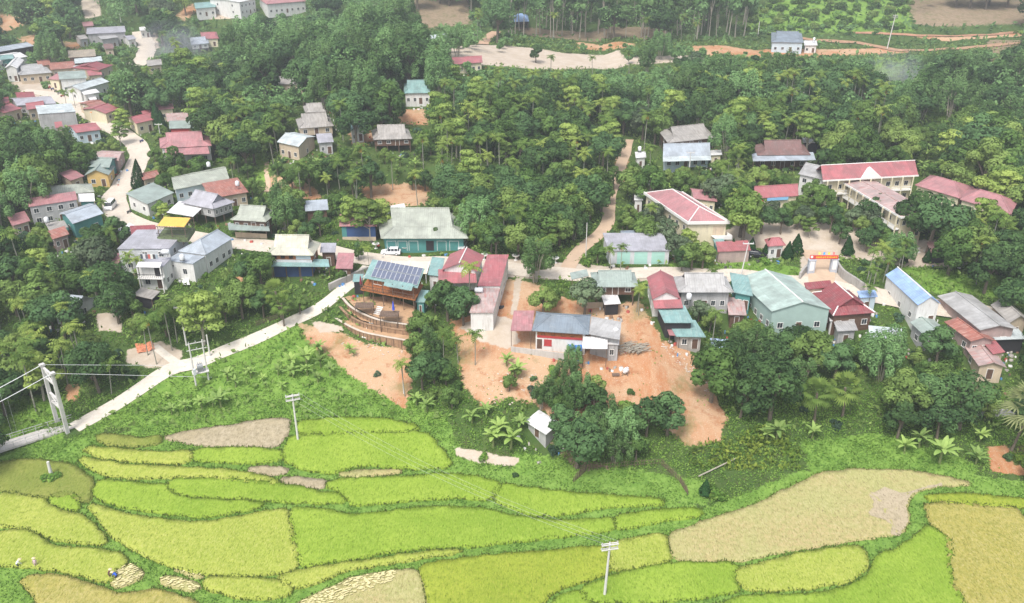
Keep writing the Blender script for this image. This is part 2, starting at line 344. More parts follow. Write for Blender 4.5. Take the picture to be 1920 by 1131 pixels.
def smoothp(px, n=2, c=.14):
    """rounding of an outline by cutting its corners"""
    P = list(px)
    for _ in range(n):
        Q = []
        for i in range(len(P)):
            a, b = P[i], P[(i+1) % len(P)]
            Q += [(a[0]*(1-c)+b[0]*c, a[1]*(1-c)+b[1]*c), (a[0]*c+b[0]*(1-c), a[1]*c+b[1]*(1-c))]
        P = Q
    return P
def strip(name, px, w, m, up=.07, kind='structure', closed=False, thick=0):
    """a road: ribbon of width w along a photo-traced centre line, following the ground"""
    C = [hit(a, b) for a, b in px]; P = []
    for i in range(len(C)-1):
        p0, p1, p2, p3 = C[max(i-1, 0)], C[i], C[i+1], C[min(i+2, len(C)-1)]
        k = max(2, int((p2-p1).length/1.5))
        for j in range(k):
            t = j/k; P.append(.5*((2*p1)+(p2-p0)*t+(2*p0-5*p1+4*p2-p3)*t*t+(3*p1-p0-3*p2+p3)*t**3))
    P.append(C[-1]); V = []; n = 5
    for i, p in enumerate(P):
        d = (P[min(i+1, len(P)-1)]-P[max(i-1, 0)]); d.z = 0; d.normalize(); s = Vector((d.y, -d.x, 0))
        zc = T(p.x, p.y)
        for k in range(n):
            q = p+s*((k/(n-1)-.5)*w*(1+.06*math.sin(i*.7+k)))
            V.append((q.x, q.y, max(T(q.x, q.y), zc-.4)+up))
    V = np.array(V); q = np.array([i*n+k for i in range(len(P)-1) for k in range(n-1)])
    c = V.mean(0); me = npmesh(name, V-c, np.stack([q, q+1, q+n+1, q+n], 1)[:, ::-1], m, smooth=True)
    o = obj(name, me, loc=tuple(c)); tag(o, kind=kind); ROADLINES.append(([(p.x, p.y) for p in P], w)); return o
ROADLINES = []
ROAD = mat('road_concrete', (.56,.5,.42), var=.1, scale=.25, bump=.15, stain=(.4,.33,.25), stain_amt=.45)
WHITEROAD = mat('path_concrete', (.58,.54,.47), var=.09, scale=.4, bump=.1, stain=(.45,.38,.28), stain_amt=.4)
DIRTROAD = mat('dirt_road', (.5,.37,.26), var=.15, scale=.3, bump=.3)
strip('road', [(40,172),(95,178),(150,205),(200,235),(245,262),(262,285),(255,312),(232,345),(215,372),(222,400),(255,420),(310,435),(400,452),(500,462),(600,468),(690,486),(780,492),(880,496),(1000,510),(1100,516),(1200,512),(1320,516),(1420,522),(1520,533),(1620,552),(1740,575),(1900,600)], 6.5, ROAD, up=.12)
strip('path', [(1062,512),(1078,480),(1108,452),(1136,425),(1142,395),(1143,372),(1152,340),(1163,312),(1172,288),(1178,262)], 3.4, DIRTROAD, up=.1)
strip('path', [(692,500),(655,535),(600,577),(540,607),(480,635),(420,660),(370,680),(320,693),(262,730),(195,772),(140,803)], 3.4, WHITEROAD, up=.09)
strip('path', [(1545,548),(1540,520),(1538,495),(1524,470)], 5.5, DIRTROAD, up=.14)
strip('path', [(290,650),(312,668),(332,682)], 1.6, WHITEROAD, up=.1)
strip('road', [(262,60),(275,85),(270,110),(250,125)], 8, ROAD, up=.3)
strip('road', [(1500,72),(1600,80),(1690,95),(1790,92),(1925,80)], 4.5, mat('red_dirt_road',(.4,.23,.14),var=.25,scale=.3,stain=(.2,.2,.1),stain_amt=.5), up=.3)
strip('path', [(1925,60),(1800,68),(1700,66),(1600,62)], 3, mat('red_dirt_track',(.38,.2,.12),var=.25,scale=.3), up=.3)
strip('path', [(500,305),(499,325),(503,345),(500,360)], 1.3, DIRTROAD, up=.12)
strip('path', [(930,60),(915,72),(905,84)], 5, mat('red_dirt_lane',(.5,.33,.22),var=.2), up=.3)
# ================================================ rice plots
def ricemat(name, a, b, c3, sp_col=(.5,.42,.12), spk=.3):
    a, b, c3, sp_col = sc(a,.8), sc(b,.8), sc(c3,.8), sc(sp_col,.85)
    m, t, N = nt(name); L = t.links.new; co = N('ShaderNodeNewGeometry').outputs['Position']
    n1 = noise(N, L, co, .11, 4, .6); n2 = noise(N, L, co, 1.3, 4, .7)
    mp = N('ShaderNodeMapping'); mp.inputs['Scale'].default_value = (4.5, 1.6, 2); L(co, mp.inputs[0]); n3 = noise(N, L, mp.outputs[0], 1.0, 3, .8)
    c = mixn(N, L, mrange(N, L, n1, .38, .62), a, b); c = mixn(N, L, mrange(N, L, n2, .42, .6, 0, .7), c, sc(c3, .86))
    c = mixn(N, L, mrange(N, L, n3, .54, .64, 0, spk*1.6), c, sp_col); c = mixn(N, L, mrange(N, L, n3, .33, .46, .9, 0), c, sc(a, .5))
    bs = N('ShaderNodeBsdfDiffuse'); L(c, bs.inputs[0]); bp = N('ShaderNodeBump', _Strength=.7, _Distance=.2); L(n3, bp.inputs['Height']); L(bp.outputs[0], bs.inputs['Normal'])
    L(bs.outputs[0], N('ShaderNodeOutputMaterial').inputs[0]); return m
RM = dict(
 g=ricemat('rice_green', (.235,.37,.045), (.32,.45,.065), (.27,.41,.05), (.4,.48,.11)),
 y=ricemat('rice_yellow', (.35,.43,.075), (.43,.48,.1), (.35,.44,.075), (.55,.53,.2)),
 o=ricemat('rice_olive', (.22,.28,.06), (.3,.33,.08), (.24,.29,.06), (.34,.32,.13)),
 d=ricemat('rice_deep', (.28,.37,.045), (.36,.43,.06), (.3,.38,.05), (.43,.42,.09)),
 k=ricemat('rice_golden', (.42,.38,.1), (.47,.42,.14), (.33,.34,.08), (.55,.46,.24)),
 s=ricemat('rice_stubble', (.5,.42,.2), (.46,.45,.19), (.42,.43,.16), (.6,.52,.32), .3),
 b=ricemat('dry_stubble', (.45,.38,.24), (.5,.43,.3), (.38,.33,.21), (.5,.43,.32), .3),
)
PLOTS = [  # colour key, outline, label
 ('b', [(303,820),(360,808),(440,797),(500,786),(542,786),(537,812),(520,838),(430,836),(360,832)], 'bare tan harvested rice plot at the top left of the terraces'),
 ('o', [(185,813),(215,816),(240,819),(258,824),(300,818),(302,828),(250,834),(215,832),(190,828)], 'small olive rice plot under the green slope by the bridge road'),
 ('y', [(158,838),(200,841),(260,847),(300,850),(352,845),(357,861),(330,867),(290,866),(230,861),(180,854)], 'narrow yellow rice plot below the small olive one'),
 ('g', [(362,845),(430,840),(527,844),(529,861),(470,866),(420,864),(362,861)], 'narrow bright green rice plot right of the narrow yellow one'),
 ('g', [(560,791),(640,784),(700,784),(772,796),(788,806),(640,811),(562,812)], 'thin green rice strip at the very top of the terraces'),
 ('g', [(532,850),(548,816),(640,814),(795,809),(828,848),(846,872),(780,876),(700,869),(655,872),(625,884),(580,879),(540,866)], 'large mottled green rice plot behind the bare lens plot'),
 ('y', [(150,858),(178,863),(240,873),(357,878),(440,884),(500,894),(524,906),(470,901),(400,892),(314,892),(240,894),(190,886),(165,872)], 'long curved yellow rice strip on the left terraces'),
 ('b', [(480,875),(540,878),(535,886),(515,889),(482,885),(466,880)], 'tiny bare tan plot between green dikes'),
 ('b', [(528,896),(560,896),(610,902),(605,914),(560,913),(532,907)], 'small bare tan plot just below the tiniest bare one'),
 ('s', [(632,890),(670,882),(750,882),(752,886),(700,890),(655,893)], 'lens shaped stubble plot inside a green dike'),
 ('g', [(612,908),(640,899),(740,896),(840,889),(900,896),(938,906),(924,935),(860,930),(790,933),(740,938),(662,944),(650,928),(635,916)], 'wide light green rice plot in the middle of the terraces'),
 ('g', [(932,916),(947,908),(975,914),(1080,926),(1240,936),(1243,943),(1150,946),(1050,962),(1000,962),(960,952),(930,938)], 'green rice plot tapering to the right under the wooded bank'),
 ('g', [(174,920),(188,899),(260,909),(310,909),(314,921),(335,933),(400,938),(480,941),(496,945),(450,957),(372,967),(293,957),(240,949),(192,936)], 'green rice plot with a yellow left edge on the left terraces'),
 ('g', [(316,906),(332,899),(400,897),(480,904),(560,913),(600,923),(638,927),(647,940),(600,940),(540,938),(440,931),(350,928),(320,917)], 'flat oval light green rice plot'),
 ('y', [(165,945),(204,956),(266,971),(350,981),(400,978),(480,963),(541,954),(545,1000),(558,1054),(545,1067),(500,1074),(440,1077),(380,1073),(330,1061),(280,1043),(240,1018),(207,1000),(195,978)], 'largest pale yellow rice plot, in the left centre'),
 ('g', [(547,953),(575,953),(620,957),(650,967),(700,965),(780,953),(850,953),(920,956),(960,968),(1010,975),(1080,978),(1147,971),(1153,990),(1060,1002),(960,1013),(890,1020),(800,1024),(720,1033),(650,1046),(590,1055),(565,1057),(550,1005)], 'largest bright green rice plot, in the middle'),
 ('g', [(1152,970),(1220,959),(1300,954),(1318,959),(1300,966),(1230,976),(1160,991)], 'small pointed green rice plot beside the big stubble field'),
 ('y', [(525,1081),(580,1067),(680,1053),(760,1041),(870,1029),(840,1035),(770,1046),(680,1060),(640,1068),(598,1088),(555,1098),(535,1089)], 'thin yellow green rice strip below the largest green plot'),
 ('y', [(382,1087),(440,1084),(520,1087),(552,1107),(500,1122),(430,1113),(387,1099)], 'yellow rice plot at the bottom edge left of the cut sheaves'),
 ('s', [(565,1128),(622,1102),(662,1084),(700,1077),(778,1067),(793,1096),(802,1145),(550,1150)], 'cut stubble plot strewn with sheaves at the bottom edge'),
 ('d', [(787,1060),(880,1047),(1000,1037),(1130,1024),(1140,1040),(1145,1070),(1100,1083),(1040,1103),(1000,1145),(808,1145),(800,1096)], 'deep green gold rice plot at the bottom centre'),
 ('y', [(1136,1022),(1190,1010),(1244,1000),(1256,1048),(1200,1060),(1148,1068),(1143,1040)], 'short yellow rice plot behind the bottom power pole'),
 ('g', [(1140,1084),(1200,1067),(1260,1057),(1384,1057),(1374,1088),(1383,1106),(1300,1118),(1200,1126),(1100,1123),(1090,1107)], 'green rice plot right of the bottom power pole'),
 ('y', [(1387,1070),(1440,1053),(1520,1035),(1608,1023),(1625,1040),(1622,1063),(1588,1087),(1500,1101),(1400,1103),(1383,1090)], 'rounded yellow rice plot left of the winding green ditch'),
 ('s', [(1257,1001),(1300,987),(1340,972),(1420,947),(1480,917),(1540,888),(1600,881),(1700,883),(1760,893),(1828,906),(1760,910),(1712,920),(1697,945),(1702,975),(1690,998),(1600,1012),(1500,1027),(1430,1040),(1385,1050),(1260,1050)], 'big brown stubble field below the dense wood'),
 ('g', [(1300,1150),(1400,1117),(1500,1118),(1590,1104),(1638,1075),(1645,1045),(1700,1022),(1730,998),(1744,985),(1781,1012),(1776,1050),(1786,1100),(1826,1150)], 'bright green rice plot right of the winding ditch at the bottom'),
 ('d', [(1735,929),(1800,926),(1930,937),(1930,950),(1745,938)], 'thin bright strip of rice at the far right'),
 ('k', [(1737,941),(1930,953),(1930,1150),(1832,1150),(1790,1100),(1780,1050),(1785,1010),(1747,980)], 'dry golden rice plot at the bottom right corner'),
 ('g', [(1030,1150),(1045,1120),(1090,1109),(1120,1150)], 'small green rice corner at the bottom'),
 ('o', [(-5,866),(60,863),(130,871),(172,900),(166,938),(150,936),(140,927),(80,930),(-5,914)], 'dull olive rice plot with the short pole standing in it'),
 ('y', [(-5,922),(80,936),(90,947),(110,959),(148,966),(178,990),(200,1015),(190,1017),(140,1014),(100,1008),(60,988),(-5,983)], 'yellow rice plot on the left edge, below the olive plot'),
 ('g', [(92,930),(133,927),(147,940),(146,952),(130,953),(103,944)], 'tiny green rice patch below the olive plot'),
 ('y', [(-5,998),(50,995),(70,1007),(100,1027),(180,1030),(215,1037),(238,1051),(212,1065),(207,1090),(170,1080),(100,1063),(60,1060),(-5,1056)], 'yellow rice plot where the people are reaping'),
 ('s', [(242,1057),(268,1075),(263,1085),(222,1103),(211,1094),(217,1070)], 'small cut patch beside the reapers'),
 ('k', [(42,1083),(100,1077),(170,1097),(230,1117),(290,1107),(360,1127),(385,1150),(100,1150),(62,1112)], 'golden brown rice plot at the bottom left corner'),
 ('s', [(337,1062),(380,1075),(375,1082),(332,1069)], 'narrow cut patch in the dike left of centre'),
 ('s', [(302,1082),(340,1087),(376,1100),(360,1108),(307,1095)], 'cut patch with straw below the narrow one'),
]
PLOTW = []
def grow(P, d):
    a = sum(P[i].x*P[(i+1) % len(P)].y-P[(i+1) % len(P)].x*P[i].y for i in range(len(P))); sg = 1 if a > 0 else -1; Q = []
    for i in range(len(P)):
        t = P[(i+1) % len(P)]-P[i-1]; t.z = 0; t.normalize(); Q.append(P[i]+Vector((t.y, -t.x, 0))*d*sg)
    return Q
for key, px, lab in PLOTS:
    hgt = .1 if key in 'bs' else .38
    P = grow(wpoly(smoothp(px, 1), hgt), .42)
    o, PB = drape('rice_field', P, RM[key], hgt, step=.9, skirt=hgt+.25, rag=.2)
    tag(o, lab, kind='structure'); PLOTW.append((key, PB))
pb = ricemat('bare_field_earth', (.5,.42,.28), (.53,.45,.32), (.46,.4,.26), (.56,.48,.36), .2)
o, _ = drape('field', wpoly(smoothp([(1630,925),(1660,912),(1690,925),(1765,905),(1768,909),(1712,922),(1699,945),(1704,975),(1688,1003),(1672,1004),(1672,980),(1625,965),(1640,945)], 2), .14), pb, .14, step=1, rag=.2); tag(o, kind='structure')
# ================================================ buildings
LANDM = []      # (short name, px, py) for labels of plants
CLEAR = []      # photo outlines of what is seen between the trees: no tree may hide it
FOOT = []       # ground outlines where nothing grows
def corners(FL, FR, B, h, zg=None):
    if zg is None:
        p = [hit(a, b, h) for a, b in (FL, FR, B)]; c = (p[0]+p[2])/2; zg = .6*T(c.x, c.y)+.4*(p[0].z+p[1].z-2*h)/2
    return zg, [onz(a, b, zg+h) for a, b in (FL, FR, B)]
class Frame:
    """u along the front eave, v to the back; metres; z from the ground"""
    def __init__(s, O, U, V, zg):
        s.O = O; s.U = U; s.V = V; s.W = U.length; s.D = V.length; s.u = U.normalized(); s.v = V.normalized(); s.z = zg
    def __call__(s, u, v, z):
        p = s.O+s.u*u+s.v*v; return (p.x, p.y, s.z+z)
def roofmesh(fr, h, rise, typ, t=.12):
    """roof over the frame's rectangle with eaves at height h"""
    m = MB(); W, D = fr.W, fr.D; P = fr; E = []
    def pl(*pts): m.slab([P(*q) for q in pts], t)
    if typ == 'gw':
        pl((0,0,h),(W,0,h),(W,D/2,h+rise),(0,D/2,h+rise)); pl((W,D,h),(0,D,h),(0,D/2,h+rise),(W,D/2,h+rise)); E = [((-.02,D/2,h+rise+.03),(W+.02,D/2,h+rise+.03))]
    elif typ == 'gd':
        pl((0,D,h),(0,0,h),(W/2,0,h+rise),(W/2,D,h+rise)); pl((W,0,h),(W,D,h),(W/2,D,h+rise),(W/2,0,h+rise)); E = [((W/2,-.02,h+rise+.03),(W/2,D+.02,h+rise+.03))]
    elif typ == 'sf': pl((0,0,h),(W,0,h),(W,D,h+rise),(0,D,h+rise))
    elif typ == 'sb': pl((0,0,h),(W,0,h),(W,D,h-rise),(0,D,h-rise))
    elif typ == 'sl': pl((0,0,h-rise),(W,0,h),(W,D,h),(0,D,h-rise))
    elif typ == 'sr': pl((0,0,h),(W,0,h-rise),(W,D,h-rise),(0,D,h))
    elif typ == 'flat': pl((0,0,h),(W,0,h),(W,D,h),(0,D,h))
    elif typ in ('hip', 'hipd', 'hf'):
        if typ == 'hip': a = min(D/2, W*.3); R1, R2 = (a,D/2,h+rise), (W-a,D/2,h+rise)
        elif typ == 'hipd': a = min(W/2, D*.35); R1, R2 = (W/2,a,h+rise), (W/2,D-a,h+rise)
        else: R1, R2 = (W/2,W/2,h+rise), (W/2,D,h+rise)
        c = [(0,0,h),(W,0,h),(W,D,h),(0,D,h)]
        if typ == 'hip': pl(c[0],c[1],R2,R1); pl(c[1],c[2],R2); pl(c[2],c[3],R1,R2); pl(c[3],c[0],R1)
        else:
            pl(c[0],c[1],R1); pl(c[1],c[2],R2,R1); pl(c[3],c[0],R1,R2)
            if typ == 'hipd': pl(c[2],c[3],R2)
        E = [(R1,R2)]+[(c[i], R1 if (i in (0,3) and typ == 'hip') or (i in (0,1) and typ != 'hip') else R2) for i in (range(4) if typ != 'hf' else (0,1))]
    elif typ in ('gab', 'gabd'):
        if typ == 'gabd': Q = lambda a, b, z: (b, a, z); w, d = D, W
        else: Q = lambda a, b, z: (a, b, z); w, d = W, D
        a, b, r1 = w*.17, d*.2, rise*.36
        o = [(0,0,h),(w,0,h),(w,d,h),(0,d,h)]; i_ = [(a,b,h+r1),(w-a,b,h+r1),(w-a,d-b,h+r1),(a,d-b,h+r1)]
        for k in range(4):
            j = (k+1) % 4; pl(Q(*o[k]), Q(*o[j]), Q(*i_[j]), Q(*i_[k]))
        e = .35; r1 += .03
        pl(Q(a-e,b,h+r1), Q(w-a+e,b,h+r1), Q(w-a+e,d/2,h+rise), Q(a-e,d/2,h+rise)); pl(Q(w-a+e,d-b,h+r1), Q(a-e,d-b,h+r1), Q(a-e,d/2,h+rise), Q(w-a+e,d/2,h+rise))
        for u in (a+.1, w-a-.1):
            m.hexa([P(*Q(u-.05,b+.2,h+r1)), P(*Q(u+.05,b+.2,h+r1)), P(*Q(u+.05,d-b-.2,h+r1)), P(*Q(u-.05,d-b-.2,h+r1))], [P(*Q(u-.05,d/2-.1,h+rise-.15)), P(*Q(u+.05,d/2-.1,h+rise-.15)), P(*Q(u+.05,d/2+.1,h+rise-.15)), P(*Q(u-.05,d/2+.1,h+rise-.15))])
        E = [(Q(a-e,d/2,h+rise+.03), Q(w-a+e,d/2,h+rise+.03))]
        E += [(Q(*o[k]), Q(*i_[k])) for k in range(4)]
    return m, E
def add_roof(par, fr, h, rise, typ, key, name='roof', ridge=None, t=.12):
    m, E = roofmesh(fr, h, rise, typ, t); o = m.build(name, R[key], par)
    if E:
        r = MB()
        for a, b in E: r.tube([Vector(fr(*a))+Vector((0,0,.03)), Vector(fr(*b))+Vector((0,0,.03))], .13, 5)
        r.build('ridge_cap', TRIM if ridge == 'white' else R[key], o)
    return o
SIDE = {}
def wallpt(fr, side, i):
    """wall plane of one side: returns function (a, out, z) with a metres along, out metres outwards"""
    W, D = fr.W, fr.D
    return {'F': (lambda a, o, z: fr(i+a, i-o, z), W-2*i), 'B': (lambda a, o, z: fr(W-i-a, D-i+o, z), W-2*i),
            'L': (lambda a, o, z: fr(i-o, D-i-a, z), D-2*i), 'R': (lambda a, o, z: fr(W-i+o, i+a, z), D-2*i)}[side]
def opening(par, P, a, z, w, h, kind='window', fm=None, pm=None):
    m = MB(); f = .09; o = .05
    m.box(a-w/2-f, a-w/2, -.02, o, z, z+h, P); m.box(a+w/2, a+w/2+f, -.02, o, z, z+h, P); m.box(a-w/2-f, a+w/2+f, -.02, o+.005, z+h, z+h+f, P)
    if kind == 'window': m.box(a-w/2-f-.05, a+w/2+f+.05, -.02, o+.06, z-f, z, P)
    if kind == 'door':
        q = MB(); q.box(a-w/2, a+w/2, -.02, .02, z, z+h, P); d = q.build('door', pm or W['dkwood'], par); m.build('frame', fm or TRIM, d)
        k = MB(); k.box(a+w*.33, a+w*.39, .02, .07, z+h*.45, z+h*.52, P); k.build('handle', DKMETAL, d); return d
    if kind == 'shutter':
        q = MB(); n = max(5, int(h/.35))
        for k in range(n): q.box(a-w/2, a+w/2, -.02, .02+.012*(k % 2), z+h*k/n, z+h*(k+1)/n, P)
        d = q.build('roller_shutter', pm or SHUT, par); m.build('frame', fm or TRIM, d); return d
    m.box(a-.025, a+.025, -.02, .035, z, z+h, P)
    d = m.build('window', fm or TRIM, par); q = MB(); q.box(a-w/2, a+w/2, -.02, .015, z, z+h, P); q.build('pane', pm or GLASS, d); return d
def house(label, short, FL, FR, B, h, rise, typ, rk, wk='white', w=(3, 1, 1), door=1, stilt=0, inset=.5, name='house', cat='house', ridge=None, zg=None, wall_h=None, clear=True, deep=1.0, side='R', group=None, rail=False, walls=True, winz=None, fm=None):
    if name != 'school_building' and h > 3.6: h *= .88; rise *= .92; stilt *= .88
    zg, (a, b, c) = corners(FL, FR, B, h, zg)
    U = b-a; U.z = 0
    V = (c-b) if side == 'R' else (c-a); V.z = 0
    fr = Frame(a, U, V, zg)
    if abs(fr.u.dot(fr.v)) > .42:   # keep plans near square: drop part of the skew
        k = fr.u.dot(fr.v); s = math.copysign(.35, k); v = (fr.v-fr.u*k).normalized()*math.sqrt(1-s*s)+fr.u*s; fr = Frame(a, U, v*fr.D, zg)
    ctr = fr(fr.W/2, fr.D/2, 0); par = empty(name, (ctr[0], ctr[1], zg), label, cat, group)
    W_, D_ = fr.W, fr.D; i = min(inset, W_*.12, D_*.12)
    wt = h if wall_h is None else wall_h
    top = {'gw':1,'gd':1,'sf':1,'sb':1,'sl':1,'sr':1}.get(typ)
    fr.i = i; fr.par = par; fr.h = h; fr.rise = rise
    if walls:
        m = MB(); z0 = stilt if stilt else -1.8
        P = fr; e = .12+.02; sl = rise/ D_ if typ in ('sf','sb') else rise/W_
        x0, x1, y0, y1 = i, W_-i, i, D_-i
        def zt(u, v):
            if typ == 'gw': return h+rise*(1-abs(v-D_/2)/(D_/2))
            if typ == 'gd': return h+rise*(1-abs(u-W_/2)/(W_/2))
            if typ == 'sf': return h+rise*v/D_
            if typ == 'sb': return h-rise*v/D_
            if typ == 'sl': return h-rise*(1-u/W_)
            if typ == 'sr': return h-rise*u/W_
            return h
        ring = [(x0,y0),(x1,y0),(x1,y1),(x0,y1)]
        if typ == 'gw': ring = [(x0,y0),(x1,y0),(x1,D_/2),(x1,y1),(x0,y1),(x0,D_/2)]
        if typ == 'gd': ring = [(x0,y0),(W_/2,y0),(x1,y0),(x1,y1),(W_/2,y1),(x0,y1)]
        m.hexa([P(u,v,z0) for u, v in ring], [P(u,v,min(zt(u,v), wt+50)-e-.02) for u, v in ring])
        wo = m.build('wall', W[wk], par)
        if stilt:
            pm = MB(); nu = max(3, int(W_/2.6)); nv = max(2, int(D_/3))
            posts = [(x0+.15+(x1-x0-.3)*k/(nu-1), y) for k in range(nu) for y in (y0+.15, y1-.15)]+[(x, y0+(y1-y0)*k/nv) for k in range(1, nv) for x in (x0+.15, x1-.15)]
            for u, v in posts:
                q = MB(); q.tube([P(u,v,-1.2), P(u,v,stilt)], .13, 6); q.build('post', POST, par)
        nb = w
        zb = (stilt+.7) if stilt else (winz if winz is not None else 1.0); wh = min(1.3, h-zb-.5)
        storeys = [zb]
        if not stilt and h > 5.4: storeys = [1.0, h/2+.8]; wh = 1.3
        for sd, n in zip('FLR', nb):
            Pw, Lw = wallpt(fr, sd, i)
            for sz in storeys:
                hasd = sd == 'F' and door and sz == storeys[0]
                for k in range(n):
                    aa = Lw*(k+.5)/n
                    if hasd and k == n//2: opening(par, Pw, aa, stilt if stilt else .05, min(1.1, Lw*.3), min(2.1, h-.4-(stilt or 0)), 'door', fm)
                    else: opening(par, Pw, aa+rnd.uniform(-.2,.2), sz, min(1.05, Lw/n*.4), max(.5, wh*.85), 'window', fm)
    add_roof(par, fr, h, rise, typ, rk, ridge=ridge)
    LANDM.append((short, (FL[0]+FR[0])/2, (FL[1]+B[1])/2))
    FOOT.append([fr(-.8,-.8,0), fr(W_+.8,-.8,0), fr(W_+.8,D_+.8,0), fr(-.8,D_+.8,0)])
    if clear:
        pts = [proj(*fr(u, v, z))[:2] for u, v, z in ((0,0,h*.42),(W_,0,h*.42),(W_,0,h),(W_,D_,h),(0,D_,h),(0,0,h),(W_*.25,D_/2,h+rise*.9),(W_*.75,D_/2,h+rise*.9))]
        CLEAR.append(hull(pts))
    return fr
def hull(p):
    p = sorted(set(p)); 
    def half(q):
        r = []
        for a in q:
            while len(r) > 1 and (r[-1][0]-r[-2][0])*(a[1]-r[-2][1])-(r[-1][1]-r[-2][1])*(a[0]-r[-2][0]) <= 0: r.pop()
            r.append(a)
        return r[:-1]
    return half(p)+half(p[::-1])
def subroof(fr, FL, FR, B, h, rise, typ, rk, name='porch_roof', side='R', posts=True, ridge=None):
    """a lower or upper roof of the same house, traced on its own"""
    a, b, c = [onz(*q, fr.z+h) for q in (FL, FR, B)]; U = b-a; V = (c-b) if side == 'R' else (c-a)
    f2 = Frame(a, U, V, fr.z); add_roof(fr.par, f2, h, rise, typ, rk, name, ridge)
    if posts:
        for u in np.linspace(.15, f2.W-.15, max(2, int(f2.W/4))):
            q = MB(); q.tube([f2(u,.15,-1), f2(u,.15,h-.15)], .07, 6); q.build('post', POST, fr.par)
    pts = [proj(*f2(u, v, z))[:2] for u, v, z in ((0,0,h-1),(f2.W,0,h-1),(f2.W,f2.D,h),(0,f2.D,h))]; CLEAR.append(hull(pts))
    return f2
def band(fr, side, a0, a1, z0, z1, m, out=.04, name='wall_panel'):
    Pw, Lw = wallpt(fr, side, fr.i); q = MB(); q.box(Lw*a0, Lw*a1, -.02, out, z0, z1, Pw); return q.build(name, m, fr.par)
def tank(px, py, up, label, r=.55, horiz=False):
    p = onz(px, py, up) ; par = empty('water_tank', p, label, 'water tank', 'steel roof water tanks')
    m = MB()
    if horiz: m.tube([p+Vector((-.85,0,.95)), p+Vector((-.75,0,.95)), p+Vector((.75,0,.95)), p+Vector((.85,0,.95))], [.35, .55, .55, .35], 14)
    else: m.tube([p+Vector((0,0,.6)), p+Vector((0,0,.7)), p+Vector((0,0,1.7)), p+Vector((0,0,1.95))], [.5, r, r, .2], 14)
    m.build('drum', STEEL, par, smooth=True); q = MB()
    for x in (-.4, .4):
        for y in (-.35, .35): q.tube([p+Vector((x,y,-.1)), p+Vector((x,y,.65))], .04, 4)
    q.box(p.x-.5, p.x+.5, p.y-.42, p.y+.42, p.z+.5, p.z+.57); q.build('stand', DKMETAL, par); return par
H = house
# ---- village at the left: lower row by the road
f = H('long grey green gabled house behind the white van, ridge sloping down to the left', 'long gabled house', (326,356),(430,335),(420,312),4.2,1.6,'gw','olive','ltblue',(6,1,1)); 
tank(392,316,f.z+5.8,'pair of drums on the ridge of the long gabled house')
H('low shop with a pale green roof at the road bend, dark open front', 'pale green corner shop', (276,383),(327,361),(299,344),3.6,.7,'sf','green','white',(3,2,0),deep=1, name='shop', cat='shop')
f = H('rusty red roofed house beside the red clay cut', 'rusty house by the clay cut', (396,372),(466,360),(446,338),3.6,.8,'sf','rust','beige',(4,0,1)); tank(446,352,f.z+4.3,'steel tank on the rusty roof by the clay cut')
f = H('house with a tall lilac grey tiled roof and an open gable, above the yellow pergola', 'lilac roofed house', (340,380),(400,392),(440,379),5.2,3.0,'gab','lilac','grey',(3,2,4),stilt=2.4)
subroof(f,(312,398),(362,406),(386,390),3.4,.8,'sf','white'); 
f = H('stilt house with a grey green swept roof left of the cream roofed one', 'grey green stilt house', (432,412),(499,416),(521,397),5.4,2.8,'gab','olive','dkwood',(4,1,2),stilt=2.3)
subroof(f,(429,431),(506,433),(503,424),3.0,.5,'sf','green',posts=False); band(f,'F',0,1,.0,1.4,W['beige'])
# white house with pale blue roof
f = H('white house with a pale blue hipped roof, back left of the green ravine', 'pale blue roofed white house', (334,471),(386,478),(436,447),5.0,2.0,'hf','bluegrey','white',(2,2,4),inset=.25)
f2 = Frame(Vector(f(0,-4.6,0)), f.u*(f.W*.96), f.v*4.6, f.z); m = MB(); m.box(.2,f2.W-.1,.2,4.7,-2,3.9,f2); m.build('annex_wall', W['white'], f.par); add_roof(f.par,f2,4.05,.2,'flat','bluegrey','annex_roof')
Pw, Lw = wallpt(f2,'F',.2); opening(f.par,Pw,Lw*.65,1.2,1.0,1.2); opening(f.par,Pw,Lw*.2,2.6,.6,.4); tank(343,492,f.z+4.1,'steel tank on the front annex of the pale blue roofed white house')
# grey house with terrace and laundry
f = H('grey roofed white house below the yellow pergola, lean-to roof', 'white house under the pergola', (219,467),(318,466),(352,436),6.4,.9,'sf','lilac','ltgrey',(3,0,2),inset=.2)
GREYH = f
f = H('white three level house with a tiled terrace, awning and balcony', 'terraced white house', (258,499),(306,500),(322,483),6.0,.15,'flat','lilac','white',(2,1,2),inset=.1,door=1)
m = MB(); P = f
a = MB(); a.slab([f(.2,-1.3,5.6),f(f.W-.2,-1.3,5.6),f(f.W-.2,.2,6.2),f(.2,.2,6.2)],.06); a.build('awning', R['white'], f.par)
for sx in (.05,.95):
    for s_ in (0,1):
        q = MB(); x = f.W*sx; q.box(x-.12,x+.12,-1.15,-.9,(-1.5,2.9)[s_],(2.8,5.55)[s_],f); q.build('column', TRIM, f.par)
a = MB(); a.box(0,f.W,-1.3,0,2.78,2.95,f); a.build('balcony', TRIM, f.par); a = MB()
for k in range(14): x = .1+(f.W-.2)*k/13; a.box(x-.02,x+.02,-1.26,-1.22,2.95,3.85,f)
a.box(0,f.W,-1.28,-1.2,3.85,3.92,f); a.build('balcony_railing', DKMETAL, f.par)
band(f,'F',.62,.92,3.0,5.2,W['dark'])
fr_ = MB()
for v in (.3, f.D*.45):
    fr_.tube([f(.5,v,6.1),f(.5,v,8.0),f(f.W-.5,v,8.0),f(f.W-.5,v,6.1)], .04, 5)
fr_.tube([f(.5,.3,8),f(.5,f.D*.45,8)],.04,5); fr_.tube([f(f.W-.5,.3,8),f(f.W-.5,f.D*.45,8)],.04,5); fr_.build('drying_rack', STEEL, f.par)
